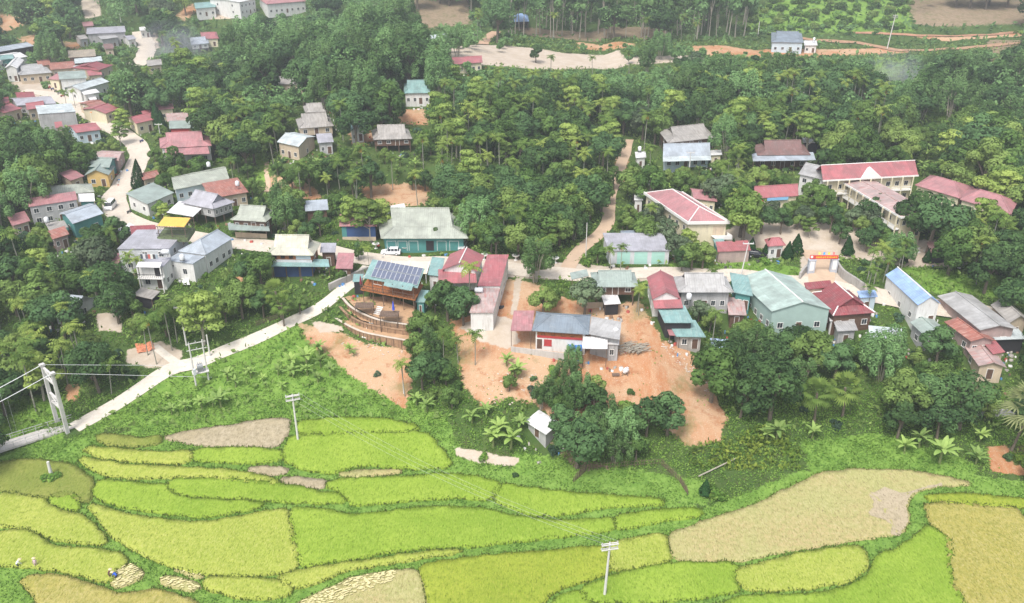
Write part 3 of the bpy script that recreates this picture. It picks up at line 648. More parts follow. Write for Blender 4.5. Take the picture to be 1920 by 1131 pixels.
for k, c in enumerate([(.06,.07,.09),(.6,.6,.62),(.12,.12,.14),(.5,.12,.1),(.65,.65,.6),(.05,.05,.06),(.3,.35,.4)]):
    q = MB(); x = .9+k*(f.W-1.8)/7; q.hexa([f(x,.28,6.9),f(x+.55,.28,6.9),f(x+.55,.33,6.9),f(x,.33,6.9)],[f(x+.02,.28,7.98),f(x+.5,.28,7.98),f(x+.5,.33,7.98),f(x+.02,.33,7.98)])
    o = q.build('hanging_cloth', mat('laundry_%d'%k, c, var=.1), None, base=f(x,.3,6.9)); tag(o, ['dark navy shirt first on the terrace drying line','pale grey sheet second on the terrace drying line','black cloth third on the terrace drying line','red shirt in the middle of the terrace drying line','cream towel fifth on the terrace drying line','black trousers sixth on the terrace drying line','blue grey towel last on the terrace drying line'][k], 'laundry', 'laundry drying on the terrace')
tank(312,480,f.z+6.2,'steel tank lying beside the terrace laundry', horiz=True)
# pergola
g = GREYH; zp = g.z+6.4
a_, b_, c_ = onz(294,424,zp+2.6), onz(346,426,zp+2.6), onz(358,409,zp+2.6); pf = Frame(a_, b_-a_, c_-b_, zp)
par = empty('pergola', pf(pf.W/2,pf.D/2,0), 'yellow slatted pergola over a roof terrace of potted plants', 'pergola'); YEL = mat('yellow_screen', (.72,.47,.1), var=.1)
for k in range(9):
    q = MB(); v0 = pf.D*k/9; q.box(.1,pf.W-.1,v0+.08,v0+pf.D/9-.06,2.6,2.68,pf); q.build('slat', YEL, par)
q = MB()
for k in range(12): u = pf.W*k/11; q.box(u-.05,u+.05,-.5,pf.D+.5,2.5,2.59,pf)
for v in (0,pf.D): q.box(-.3,pf.W+.3,v-.06,v+.06,2.36,2.49,pf)
q.build('beams', POST, par)
for u in (.1,pf.W/2,pf.W-.1):
    for v in (.1,pf.D-.1):
        q = MB(); q.box(u-.07,u+.07,v-.07,v+.07,-.8,2.4,pf); q.build('post', POST, par)
q = MB(); q.box(-.3,pf.W+.4,-.4,pf.D+.3,-.9,.05,pf); q.build('deck', mat('terrace_grass',(.12,.16,.07),var=.5,scale=2), par)
q = MB()
for u0,u1,v0,v1 in ((-.3,pf.W+.4,-.42,-.38),(-.34,-.3,-.4,pf.D+.3),(pf.W+.4,pf.W+.44,-.4,pf.D+.3)): 
    q.box(u0,u1,v0,v1,.85,.95,pf); q.box(u0,u1,v0,v1,.4,.46,pf)
q.build('railing', DKMETAL, par); CLEAR.append([(290,403),(362,403),(365,436),(292,440)]); LANDM.append(('yellow pergola',326,415))
H('brown red roofed shed squeezed between the pergola and the road', 'red shed by the pergola', (247,444),(296,442),(292,427),4.6,.8,'sf','maroon','beige',(2,0,0),name='shed',cat='shed')
H('white lean-to roof at the road edge behind the big mango tree', 'white roadside lean-to', (234,440),(260,426),(250,419),3.0,.4,'sf','white','grey',(1,1,0),name='shed',cat='shed')
H('lilac brick lower house with a small pink roof left of the terraced white house', 'small pink roof', (199,494),(221,496),(221,481),4.2,.6,'sf','pink','brick',(1,0,0))
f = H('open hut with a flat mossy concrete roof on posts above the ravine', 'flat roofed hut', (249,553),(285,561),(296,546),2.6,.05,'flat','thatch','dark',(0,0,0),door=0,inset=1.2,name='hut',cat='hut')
for u in (.4,f.W-.4):
    for v in (.4,f.D-.4): q = MB(); q.tube([f(u,v,-2),f(u,v,2.5)],.1,6); q.build('post', POST, f.par)
H('silver roofed house half hidden by trees below the ravine path', 'silver roof in the trees', (92,574),(134,578),(186,560),3.4,1.5,'gw','bluegrey','ltgrey',(2,0,1),clear=False); CLEAR.append([(140,545),(184,560),(160,575),(120,572)])
# left of the road
H('long two storey grey concrete house with a pink roof on the left slope', 'long concrete house', (54,388),(145,374),(142,363),6.2,.7,'sf','pink','grey',(4,1,0),inset=.2,winz=1)
H('white metal roof between the concrete house and the road', 'white metal roof', (147,378),(178,377),(177,365),5.0,.4,'sf','white','teal',(2,0,0))
H('low broad olive roof behind the long concrete house', 'broad olive roof', (82,367),(177,360),(172,345),4.4,1.4,'hip','olive','beige',(3,0,0),door=0)
H('blue grey sheet roof with teal sides by the white van', 'blue grey sheet roof', (111,400),(136,420),(194,400),4.6,1.2,'gd','bluegrey','teal',(1,2,2))
f = H('small flat grey roofed house under the sheet roof', 'flat grey roof', (92,432),(128,426),(120,413),3.8,.1,'flat','thatch','conc',(2,1,0)); tank(89,421,f.z+3.8,'steel tank at the corner of the flat grey roof')
H('rusty roofed brown shed below the flat grey roof', 'rusty brown shed', (98,449),(130,439),(126,428),3.2,.7,'sf','rust','brick',(2,1,0),name='shed',cat='shed')
H('faded pink roofed shed at the far left edge of the lower village', 'faded pink shed', (23,424),(57,414),(52,400),3.2,.8,'sf','pink','beige',(2,0,0),name='shed',cat='shed')
H('green blue roofed shop with a yellow gable by the road', 'yellow gabled shop', (158,329),(204,328),(216,312),4.0,1.7,'gd','green','yellow',(2,1,1),name='shop',cat='shop')
H('pale green roofed house behind the yellow gabled shop', 'pale green house', (161,312),(205,314),(204,297),5.0,1.2,'gw','green','teal',(2,1,1))
H('bright pink lean-to roof left of the yellow gabled shop', 'pink lean-to', (132,339),(158,330),(156,318),3.2,.8,'sf','pink','beige',(1,0,0),name='shed',cat='shed')
H('faded brown pink roofed house beside the road bend', 'faded brown pink house', (176,299),(222,301),(221,285),4.0,.9,'gw','striped','brick',(2,0,1))
# left of the road, next block up
H('tall grey block with a pale teal lean-to roof and a dark window', 'grey block', (72,214),(142,209),(134,196),7.0,.5,'sf','pale','grey',(0,1,2),inset=.15); 
H('red roofed house with a blue grey wall beside the road', 'red roof with blue wall', (142,249),(190,243),(172,230),4.0,1.0,'gw','red','ltblue',(3,0,0))
H('small red hipped roof at the left edge near the forked road', 'small red hipped roof', (8,212),(42,203),(36,192),4.0,1.3,'gab','red','beige',(2,0,1))
H('red gable in the cluster of grey roofs', 'red gable', (50,206),(84,201),(81,190),4.4,1.2,'gw','red','beige',(2,0,0))
H('grey roofed house set along the forked road', 'grey roadside roof', (32,198),(106,194),(76,182),4.2,1.2,'gw','lilac','grey',(4,0,0),door=0)
H('dark red roof behind the grey roadside roof', 'dark red roof', (32,184),(67,183),(61,172),4.0,1.0,'gw','maroon','beige',(2,0,0))
# right of the road, upper block
H('two storey white shop house with a teal roof and dark windows', 'white shop house', (111,149),(163,146),(158,132),6.0,1.0,'gw','green','white',(4,2,1))
H('long white gabled hall with a pale teal roof by the road', 'long white hall', (150,169),(205,153),(196,146),5.0,1.2,'gw','pale','white',(3,1,0))
H('small white flat roofed house under the long white hall', 'small white box house', (158,178),(187,173),(184,166),4.5,.2,'flat','white','white',(2,0,0))
H('red roofed shop beside the orange awning', 'red roofed corner shop', (198,213),(226,203),(216,190),3.8,1.1,'gw','red','cream',(2,0,1),name='shop',cat='shop')
H('brown red roof behind the orange awning', 'brown red roof', (176,204),(204,197),(198,184),3.4,.8,'gw','rust','beige',(1,0,0))
H('white stall roof on the roadside near the orange awning', 'white stall roof', (156,200),(178,199),(174,191),2.8,.4,'sf','white','conc',(1,0,0),name='market_stall',cat='stall')
p = hit(185,212); q = MB(); c = Frame(onz(168,211,p.z+2.6), onz(203,205,p.z+2.6)-onz(168,211,p.z+2.6), Vector((.6,1.8,0)), p.z)
par = empty('shop_awning', c(c.W/2,0,0), 'orange fabric shop awning at the roadside', 'awning'); q.slab([c(0,0,2.5),c(c.W,0,2.5),c(c.W,c.D,3),c(0,c.D,3)],.05); q.build('fabric', mat('orange_fabric',(.75,.25,.05)), par)
for u in (.1,c.W/2,c.W-.1): q = MB(); q.tube([c(u,.1,-.3),c(u,.1,2.5)],.05,5); q.build('pole', STEEL, par)
H('red roofed shops in a row below the straw coloured roof', 'row of red shops', (95,131),(143,127),(136,114),3.8,1.0,'gw','rust','beige',(4,0,0))
f = H('long shop under a straw coloured roof with a blue fascia', 'straw roofed shop', (128,108),(180,105),(178,92),4.4,1.4,'gw','straw','dkwood',(4,0,0)); band(f,'F',.6,1,2.2,3.2,W['blue'])
subroof(f,(140,119),(192,114),(190,107),3.0,.4,'sf','pale')
H('grey hipped market roof near the far road fork', 'grey market roof', (36,141),(98,136),(80,118),4.0,1.5,'gab','grey','beige',(4,0,0))
H('white gabled house with teal windows at the left edge', 'white house with teal windows', (8,128),(32,128),(36,113),6.0,1.4,'gd','white','white',(2,0,1))
H('long blue roofed shed at the upper left edge', 'long blue roof', (-6,98),(64,86),(60,79),4.0,1.0,'gw','bluegrey','dark',(3,0,0),door=0)
H('pale grey roof below the long blue roof', 'pale roof at the edge', (-6,116),(52,106),(50,96),3.4,.8,'gw','white','white',(3,0,0))
H('teal roofed house with a red lean-to at the upper left', 'teal house', (0,112),(26,110),(24,102),4.6,.8,'gw','teal','teal',(2,0,0))
H('red roof between market and long white hall', 'small bright red roof', (166,142),(192,140),(186,131),3.4,.9,'gw','red','cream',(2,0,0))
H('deep red roof with a raised gable by the leafy tree', 'raised red gable', (185,132),(212,122),(208,112),4.4,1.4,'gab','maroon','beige',(2,0,0))
H('pink roof over the small shop at the road fork', 'pink fork shop', (90,148),(110,150),(104,141),3.6,.8,'gw','pink','cream',(1,0,1))
# far upper left
H('grey flat roofed block at the far bend', 'far grey block', (162,64),(236,60),(234,50),6.0,.4,'sf','lilac','grey',(4,1,0))
H('pale concrete annex in front of the far grey block', 'far concrete annex', (190,74),(222,70),(212,62),5.0,.2,'flat','grey','grey',(2,0,0))
H('faded red roof at the end of the far street', 'far faded roof', (156,50),(176,48),(172,40),3.6,.8,'gw','pink','beige',(1,0,0))
H('far house with a bright pink hipped roof', 'far pink hipped roof', (378,73),(410,72),(406,60),4.2,1.6,'gab','red','cream',(2,0,1))
H('far house with a blue grey hipped roof', 'far blue grey hip', (358,84),(392,81),(388,68),4.0,1.6,'gab','bluegrey','white',(3,0,1),stilt=1.5)
H('far white house with a pale blue roof on the cleared terrace', 'far white house', (366,16),(405,13),(401,4),5.0,1.6,'gw','teal','white',(3,1,1))
H('far white two storey block at the top edge', 'far white block', (449,4),(480,-2),(476,-10),8.0,.6,'gw','white','white',(4,2,0))
H('far white school like block with a pink roof at the top edge', 'far pink roofed block', (500,8),(574,2),(566,-8),6.0,2.0,'hip','pink','white',(7,2,1))
H('grey roofed hut showing between trees right of the far street', 'grey hut in the trees', (276,124),(304,121),(302,112),3.4,1.2,'gw','thatch','beige',(2,0,0))
# below the road on the left side of it
f = H('large house with a stacked deep pink hipped roof beside the road', 'big pink roofed house', (300,278),(397,273),(392,256),6.0,3.4,'gab','pink','white',(4,1,1))
subroof(f,(310,291),(393,288),(390,276),4.4,.8,'sf','pink',posts=False)
H('red walled shed with a pale green roof behind the big pink roofed house', 'red walled shed', (317,241),(363,240),(362,229),3.6,.6,'sf','green','red',(2,0,0),name='shed',cat='shed')
H('red and white striped sheet roof beside a conifer', 'striped roof', (313,228),(355,226),(352,215),3.0,.8,'sf','striped','beige',(2,0,0))
H('red gabled house with a white gable by the road', 'red gabled roadside house', (254,232),(290,224),(286,212),4.2,1.3,'gw','red','cream',(2,1,0))
H('pale house with a small pink roof beside the banana plants', 'pale house with pink roof', (298,206),(326,203),(322,195),4.4,.8,'gw','pink','cream',(2,0,1))
H('red tin roof by the road under the round tree', 'red tin roof by the bend', (268,338),(300,330),(296,318),3.4,.8,'gw','rust','beige',(2,0,0),name='shed',cat='shed')
# ---- middle of the picture
H('grey roofed hut among the tall areca palms', 'grey hut in the arecas', (512,158),(570,158),(564,144),4,1.5,'gw','thatch','beige',(3,0,0),clear=False); CLEAR.append([(515,145),(545,143),(570,150),(565,157),(520,156)])
H('small thatched hut above the larger grey stilt roof', 'small thatched hut', (572,211),(611,209),(606,198),4,2,'gab','thatch','dkwood',(2,0,0))
H('grey thatched stilt house behind the dark round tree', 'grey thatched house', (560,241),(626,236),(618,220),4.6,3.2,'gab','thatch','beige',(3,1,1),stilt=1.8)
H('white house with a pale green roof beside the clay yard', 'white house with green roof', (656,246),(684,243),(680,222),4,1.2,'gd','teal','white',(2,1,2))
f = H('grey stilt house with a tall split thatched roof at the foot of the wood', 'thatched stilt house', (700,262),(773,260),(766,243),4.4,3.2,'gab','thatch','dkwood',(4,1,1),stilt=2)
H('beige walled house with a silver roof behind palms', 'silver roofed palm house', (519,266),(560,275),(592,256),5,1.3,'gw','pale','beige',(3,1,1))
H('grey lean-to right of the silver roofed palm house', 'grey lean-to', (596,268),(626,266),(622,254),3.6,.8,'sf','lilac','grey',(2,0,0),name='shed',cat='shed')
H('teal roofed house with white walls on the wooded slope', 'teal roofed forest house', (757,175),(808,174),(806,157),4.4,3.0,'gab','teal','white',(4,1,1))
for k, (a, b, c, l) in enumerate([((806,74),(838,72),(836,66),'white flat canopy at the left of the bare yard'), ((832,70),(857,66),(855,62),'pale tilted canopy behind the flat one')]):
    zg, q = corners(a, b, c, 3.5); fr = Frame(q[0], q[1]-q[0], q[2]-q[1], zg); par = empty('canopy', fr(fr.W/2,fr.D/2,0), l, 'canopy', 'canopies by the bare yard'); add_roof(par, fr, 3.5, .5, 'sf', 'pale')
    for u in (.3,fr.W-.3):
        for v in (.3,fr.D-.3): m = MB(); m.tube([fr(u,v,-1),fr(u,v,3.4)],.1,5); m.build('post', STEEL, par)
H('long red roofed building half hidden under spreading trees', 'half hidden red roof', (848,121),(905,117),(902,107),3.6,1.4,'gw','red','cream',(5,0,0),clear=False); CLEAR.append([(885,106),(907,105),(906,112),(886,114)])
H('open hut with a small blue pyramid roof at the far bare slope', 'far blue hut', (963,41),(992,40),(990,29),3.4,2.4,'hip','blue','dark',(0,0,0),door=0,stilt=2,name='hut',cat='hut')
H('long grey thatched house above the pale blue roof', 'long thatched house', (1252,268),(1342,258),(1344,237),4.4,3.0,'gab','thatch','dkwood',(5,1,1),stilt=1.6)
f = H('blue grey roofed house with pale blue porch below the long thatched one', 'pale blue porch house', (1243,293),(1332,291),(1328,271),4.4,2.2,'gw','bluegrey','ltblue',(5,1,1))
subroof(f,(1243,303),(1334,300),(1332,291),3.4,.5,'sf','pale',posts=False)
f = H('tiny white rendered outhouse above the lane wall', 'white outhouse', (1192,296),(1212,295),(1210,284),3.4,.3,'flat','white','white',(1,1,0),name='outhouse',cat='outhouse'); tank(1199,286,f.z+3.4,'white topped tank on the white outhouse')
H('small white roofed annex beside the pale blue porch house', 'white annex', (1332,291),(1354,290),(1352,281),3.2,.4,'flat','white','cream',(1,0,0),name='outhouse',cat='outhouse')
f = H('dark brown tiled house with a wide white porch roof', 'dark brown tiled house', (1420,291),(1520,290),(1508,272),4.8,3.2,'gab','brown','dkwood',(5,1,1))
subroof(f,(1412,302),(1530,300),(1524,289),3.6,.6,'sf','bluegrey')
H('small white flat shed roof among the arecas', 'small white shed roof', (1505,267),(1537,268),(1536,259),3.4,.2,'sf','white','dark',(0,0,0),door=0,name='shed',cat='shed')
f = H('blue grey gabled house at the top of the red track', 'grey house on the hill', (1446,79),(1507,80),(1503,62),5,3,'gab','slate','ltblue',(4,1,1))
f = H('white flat roofed annex beside the grey house on the hill', 'white hill annex', (1508,85),(1533,85),(1531,76),4,.2,'flat','white','white',(2,0,1),name='outhouse',cat='outhouse'); tank(1526,78,f.z+4,'drum tank on the white hill annex')
H('small grey roof glimpsed in the wood on the right', 'grey roof in the wood', (1487,177),(1512,177),(1510,167),3.6,1.2,'gw','thatch','beige',(2,0,0),clear=False); CLEAR.append([(1488,168),(1510,168),(1510,175),(1490,175)])
# ---- school
def colonnade(f, side, n, h1, h2, m=None):
    """columns, upper gallery and rails in front of one side"""
    Pw, L_ = wallpt(f, side, f.i); par = f.par; dz = 1.6
    q = MB(); q.box(0,L_,0,dz,h1-.18,h1,Pw); q.build('gallery_floor', TRIM, par)
    for k in range(n):
        q = MB(); a = .15+(L_-.3)*k/(n-1); q.box(a-.16,a+.16,dz-.32,dz-.02,-.5,h2,Pw); q.build('column', W['cream'] if m is None else m, par)
    q = MB(); q.box(.1,L_-.1,dz-.12,dz-.04,h1+.85,h1+.97,Pw); q.box(.1,L_-.1,dz-.12,dz-.04,h1+.02,h1+.15,Pw)
    for k in range(int(L_/.35)): a = .2+k*.35; q.box(a-.05,a+.05,dz-.11,dz-.05,h1+.15,h1+.85,Pw)
    q.build('gallery_railing', TRIM, par)
f = H('two storey cream school block with a long bright red roof and white pediment', 'main school block', (1543,339),(1722,329),(1702,309),7.2,2.6,'gw','red','cream',(9,1,2),inset=1.8,ridge='white',name='school_building',cat='school building'); SCH = f
colonnade(f,'F',9,3.5,7.0)
m = MB(); u0 = f.W*.5; m.hexa([f(u0-3.2,-.15,7.1),f(u0+3.2,-.15,7.1),f(u0+3.2,3.4,7.1),f(u0-3.2,3.4,7.1)],[f(u0-.1,-.15,9.3),f(u0+.1,-.15,9.3),f(u0+.1,3.4,9.3),f(u0-.1,3.4,9.3)]); m.build('pediment', TRIM, f.par)
m = MB(); m.box(-.1,f.W+.1,-.12,.0,6.95,7.35,f); m.build('gutter', TRIM, f.par)
f = H('grey hipped end wing left of the main school block', 'grey school end wing', (1497,326),(1545,337),(1530,312),6.6,1.6,'gab','grey','white',(2,1,0))
f = H('two storey school wing with galleries and a faded tiled roof running towards the gate', 'school side wing', (1690,407),(1746,397),(1633,334),7.0,.5,'gd','striped','cream',(3,8,0),inset=1.6,name='school_building',cat='school building',clear=False)
colonnade(f,'L',9,3.5,6.8); m = MB(); m.box(-.15,.0,-.1,f.D,6.6,7.05,f); m.box(-.1,f.W+.1,-.15,0,6.6,7.05,f); m.build('gutter', TRIM, f.par)
CLEAR.append([(1578,345),(1632,332),(1680,352),(1640,372),(1640,392),(1580,362)])
H('long low school hall with a faded pink hipped roof right of the main block', 'pink roofed hall', (1716,347),(1800,372),(1826,352),4.8,2.0,'hip','pink','cream',(6,1,1),name='school_building',cat='school building')
H('second pink hipped school hall half covered by trees at the right edge', 'far right pink hall', (1800,374),(1896,402),(1908,380),5.2,2.2,'hip','pink','cream',(6,1,1),name='school_building',cat='school building',clear=False); CLEAR.append([(1790,355),(1812,350),(1850,362),(1835,368),(1792,366)])
f = H('low cream classroom block with a red roof and signs along its eave', 'red roofed classroom block', (1414,372),(1497,367),(1492,349),4.2,1.8,'gw','red','cream',(6,1,1),name='school_building',cat='school building')
Pw, L_ = wallpt(f,'F',f.i)
for k, (a0, a1, cc, lab) in enumerate([(.02,.2,(.55,.06,.05),'red sign board'), (.28,.8,(.25,.5,.75),'pale blue sign board')]):
    m = MB(); m.box(L_*a0,L_*a1,.5,.58,3.3,4.05,Pw); o = m.build('sign_board', mat('sign_%d'%k, cc, var=.05), f.par); o['label'] = lab
f = H('school block with a long pink hipped roof and white front, left of the yard', 'pink roofed school block', (1290,418),(1367,417),(1278,361),6.6,2.4,'hipd','pink','cream',(0,6,4),inset=.4,ridge='white',door=0,name='school_building',cat='school building')
m = MB(); W_, D_ = f.W, f.D
for b in ((-.2,W_+.2,-.25,.0),(-.2,0,0,D_),(W_,W_+.2,0,D_)): m.box(b[0],b[1],b[2],b[3],6.25,6.95,f)
m.build('parapet', TRIM, f.par); m = MB(); m.box(W_*.62,W_+.1,-2.0,.4,3.0,3.2,f); m.box(W_*.62,W_+.1,-2.0,-1.9,3.2,4.0,f); m.box(W_,W_+.1,-2,.3,3.2,4,f); m.build('balcony', TRIM, f.par)
band(f,'F',.66,.95,3.2,5.6,W['beige'])
H('small white flat roofed block beside the pink roofed school block', 'small white block', (1189,375),(1206,375),(1206,364),4.0,.2,'flat','white','white',(1,1,0),name='outhouse',cat='outhouse')
H('small pink lean-to roof behind the pink roofed school block', 'small pink lean-to', (1300,372),(1345,378),(1330,358),3.6,.8,'gw','pink','cream',(3,0,1))
f = H('grey shop with three pale green roller shutters facing the road', 'roller shutter shop', (1141,470),(1258,470),(1242,445),4.0,1.2,'sf','lilac','ltgrey',(0,0,0),door=0,inset=.3,name='shop',cat='shop')
Pw, L_ = wallpt(f,'F',f.i)
for a in (.24,.53,.82): opening(f.par,Pw,L_*a,.1,L_*.22,3.0,'shutter',W['ltgrey'])
m = MB(); m.box(-.6,f.W+.3,-2,.5,-1.4,-.02,f); m.build('step', CONC, f.par)
f = H('shed with a slate roof behind the roller shutter shop', 'slate shed', (1165,445),(1200,444),(1196,433),4.2,.8,'gw','slate','ltgrey',(1,0,0),name='shed',cat='shed')
# ---- road front, centre
f = H('stilt house with a steep cream roof, orange wood wall and teal skirt roof', 'cream roofed stilt house', (499,478),(588,479),(601,456),6.2,3.6,'gab','cream','wood',(0,1,1),stilt=3.2,door=0,inset=.7); CRM = f
band(f,'F',.62,.98,4.2,5.9,W['ltblue']); band(f,'F',0,1,3.2,4.1,W['ltgrey'],.03)
for k in range(3): Pw, L_ = wallpt(f,'F',f.i); opening(f.par,Pw,L_*(.1+.2*k),4.4,.8,1.2,'window',W['dkwood'])
subroof(f,(507,499),(618,500),(616,490),3.2,.5,'sf','teal'); m = MB(); m.box(f.i+.3,f.W-f.i-.3,f.i+.3,f.D-1,-1.6,3.1,f); m.build('ground_floor_wall', W['blue'], f.par)
H('small purple grey tarpaulin roofed shed beside the cream roofed stilt house', 'purple grey shed', (600,473),(629,473),(631,460),3.6,.6,'sf','lilac','dkwood',(1,0,0),name='shed',cat='shed')
H('low pink tin shed between the stilt house and the roadside trees', 'low pink shed', (629,503),(661,504),(665,480),3.0,.7,'sf','pink','dkwood',(1,0,0),name='shed',cat='shed')
f = H('blue fronted shed with a faded red lean-to roof by the road', 'blue fronted shed', (636,424),(707,424),(707,409),4.4,1.1,'sf','pink','blue',(0,0,0),door=0,name='shed',cat='shed'); band(f,'F',0,.14,.1,4,W['teal']); band(f,'F',0,1,-.2,.9,W['beige'],.06)
H('grey roofed house right behind the blue fronted shed', 'grey roof behind the blue shed', (648,407),(707,407),(705,392),5.2,1.2,'gw','grey','beige',(0,0,0),door=0,clear=False)
f = H('large roadside house with a tall grey green roof above wide grey skirts', 'large roadside house', (714,447),(878,447),(858,402),3.6,4.6,'gab','olive','teal',(0,0,0),door=0,inset=1.0); BIG = f
for a in (.08,.22,.36,.72,.88): Pw, L_ = wallpt(f,'F',f.i); opening(f.par,Pw,L_*a,.1,L_*.11,2.4,'shutter',TRIM,W['teal'])
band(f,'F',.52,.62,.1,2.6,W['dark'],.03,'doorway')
H('small pale shed at the left rear of the large roadside house', 'small pale shed', (736,399),(762,394),(758,384),3.6,.4,'sf','white','beige',(1,0,0),name='shed',cat='shed')
H('grey and white tin roofed shed behind the roadside trees', 'tin shed behind the trees', (572,396),(616,393),(614,379),3.4,.8,'sf','bluegrey','dkwood',(1,0,0),name='shed',cat='shed')
# solar house
f = H('wooden stilt cafe with solar panels on a teal roof and a deck over the terraces', 'solar panel stilt house', (682,521),(783,540),(797,514),6.2,1.4,'sf','teal','wood',(0,1,0),stilt=3.4,door=0,inset=1.2,name='stilt_cafe',cat='cafe'); SOL = f
PAN = mat('solar_glass', (.13,.15,.21), rough=.35, var=.2); sl = f.rise/f.D
for r_ in range(2):
    for k in range(10):
        u0 = f.W*(.12+.086*k); v0 = f.D*(.09+.45*r_); m = MB(); w_, d_ = f.W*.081, f.D*.42
        z = lambda v: f.h+f.rise*v/f.D+.16
        m.hexa([f(u0,v0,z(v0)),f(u0+w_,v0,z(v0)),f(u0+w_,v0+d_,z(v0+d_)),f(u0,v0+d_,z(v0+d_))],[f(u0,v0,z(v0)+.05),f(u0+w_,v0,z(v0)+.05),f(u0+w_,v0+d_,z(v0+d_)+.05),f(u0,v0+d_,z(v0+d_)+.05)]); o = m.build('solar_panel', PAN, f.par)
        q = MB(); t_ = .04
        for a0,a1,b0,b1 in ((0,w_,0,t_),(0,w_,d_-t_,d_),(0,t_,0,d_),(w_-t_,w_,0,d_)): q.slab([f(u0+a0,v0+b0,z(v0+b0)+.06),f(u0+a1,v0+b0,z(v0+b0)+.06),f(u0+a1,v0+b1,z(v0+b1)+.06),f(u0+a0,v0+b1,z(v0+b1)+.06)],.03)
        q.build('panel_frame', STEEL, o)
m = MB(); m.box(-.5,f.W-.3,-1.6,f.D-1,3.2,3.4,f); m.build('deck', W['wood'], f.par)
m = MB()
for k in range(26): u = -.4+(f.W-.1)*k/25; m.box(u-.03,u+.03,-1.56,-1.5,3.4,4.4,f)
m.box(-.5,f.W-.3,-1.6,-1.48,4.35,4.45,f); m.box(-.5,f.W-.3,-1.58,-1.5,3.7,3.76,f); m.build('deck_railing', W['dkwood'], f.par)
for k in range(6):
    m = MB(); u = .1+(f.W-.8)*k/5; m.tube([f(u,-1.4,-2.5),f(u,-1.4,6.0)],.09,6); m.build('post', POST, f.par)
Pw, L_ = wallpt(f,'F',f.i)
for a in (.2,.5,.75): opening(f.par,Pw,L_*a,4.1,2.0,1.1,'window',TRIM,W['wood'])
m = MB(); m.slab([f(f.W*.42,-2.1,5.6),f(f.W*.93,-2.1,5.6),f(f.W*.93,0,6.2),f(f.W*.42,0,6.2)],.07); m.build('porch_roof', R['teal'], f.par)
CLEAR.append([(688,535),(785,545),(785,572),(690,560)])
# cream pergola
z0 = f.z+3.4; a_, b_, c_ = onz(726,513,z0), onz(800,514,z0), onz(806,491,z0); p2 = Frame(a_, b_-a_, c_-b_, z0-3); par = empty('pergola', p2(p2.W/2,p2.D/2,0), 'cream ribbed pergola roof between the road and the solar house', 'pergola'); CR = mat('cream_sheet',(.72,.66,.5),var=.06)
for k in range(11): m = MB(); v = p2.D*k/11; m.box(0,p2.W,v+.03,v+p2.D/11-.06,3,3.06,p2); m.build('slat', CR, par)
m = MB()
for u in (0,p2.W*.48,p2.W): m.box(u-.08,u+.08,-.1,p2.D+.1,3.07,3.2,p2)
m.build('beams', TRIM, par)
for u in (.2,p2.W-.2):
    for v in (.2,p2.D-.2): m = MB(); m.tube([p2(u,v,-1),p2(u,v,3)],.09,6); m.build('post', STEEL, par)
CLEAR.append([(724,490),(806,490),(802,516),(726,514)]); FOOT.append([p2(0,0,0),p2(p2.W,0,0),p2(p2.W,p2.D,0),p2(0,p2.D,0)])
H('small teal sheet roof at the left end of the solar house', 'small teal sheet roof', (661,528),(680,528),(682,516),3,.3,'sf','teal','dark',(0,0,0),door=0,inset=1,name='shed',cat='shed')
f = H('teal tin shed with curved roof right below the solar house', 'teal tin shed', (779,566),(796,567),(806,550),3.0,.7,'sf','teal','teal',(1,0,1),name='shed',cat='shed')
H('teal flat roofed shop between pergola and red gables', 'teal flat roof', (802,515),(827,518),(834,487),4.2,.4,'sf','teal','white',(1,0,0),name='shop',cat='shop')
f = H('red gabled house with a white gable end facing the terraces', 'red gabled house', (828,506),(895,509),(908,479),5.2,1.9,'gd','red','white',(0,0,1),ridge='white')
subroof(f,(822,531),(894,530),(892,512),3.2,1.0,'sf','red',posts=False)
f = H('long red roofed house stepping down towards the clay yard', 'long stepped red house', (895,536),(938,536),(954,489),5.0,1.6,'sf','red','white',(1,0,3),inset=.15,door=0)
m = MB(); m.box(.2,f.W-.1,-9.5,.2,-2.5,2.9,f); m.build('terrace_wall', W['white'], f.par); f2 = Frame(Vector(f(0,-9.8,0)), f.u*f.W, f.v*9.8, f.z); add_roof(f.par,f2,3.0,.9,'sf','striped','terrace_roof'); CLEAR.append([(900,540),(940,540),(936,575),(904,572)])
tank(898,552,f.z+3.3,'long steel tank beside the stepped red house', horiz=True)
# house on the clay
f = H('long low house on the clay with a slate blue hipped roof and orange wood wall', 'slate roofed clay yard house', (997,620),(1104,627),(1108,591),4.8,1.6,'hip','slate','white',(0,0,0),door=0,inset=.7)
band(f,'F',.03,.95,3.0,4.3,W['wood'],.05); band(f,'F',.03,.95,2.55,3.0,W['red'],.12)
Pw, L_ = wallpt(f,'F',f.i); 
for k in range(4): opening(f.par,Pw,L_*(.15+.2*k),3.2,.5,.8,'window',W['dkwood'])
opening(f.par,Pw,L_*.25,.9,1.3,1.2,'window',W['red'],W['red']); opening(f.par,Pw,L_*.08,.1,1,2.1,'door'); tz = f.z
f2 = subroof(f,(957,620),(997,620),(1002,590),4.0,.9,'sf','pink','side_roof'); 
f3 = subroof(f,(1104,626),(1162,637),(1165,608),4.2,.5,'sf','grey','rear_roof',posts=False); m = MB(); m.box(.3,f3.W-.3,1.0,f3.D-.3,-1.5,4.05,f3); m.build('side_wall', W['grey'], f.par)
f4 = subroof(f,(1092,653),(1139,654),(1139,637),3.0,.6,'sf','white','lean_to_roof')
f5 = H('bare concrete block with a water drum, right end of the clay yard house', 'concrete block', (1138,645),(1161,646),(1162,626),3.4,.05,'flat','white','grey',(1,0,0),door=0,name='outhouse',cat='outhouse'); tank(1154,632,f5.z+3.4,'steel tank on the bare concrete block')
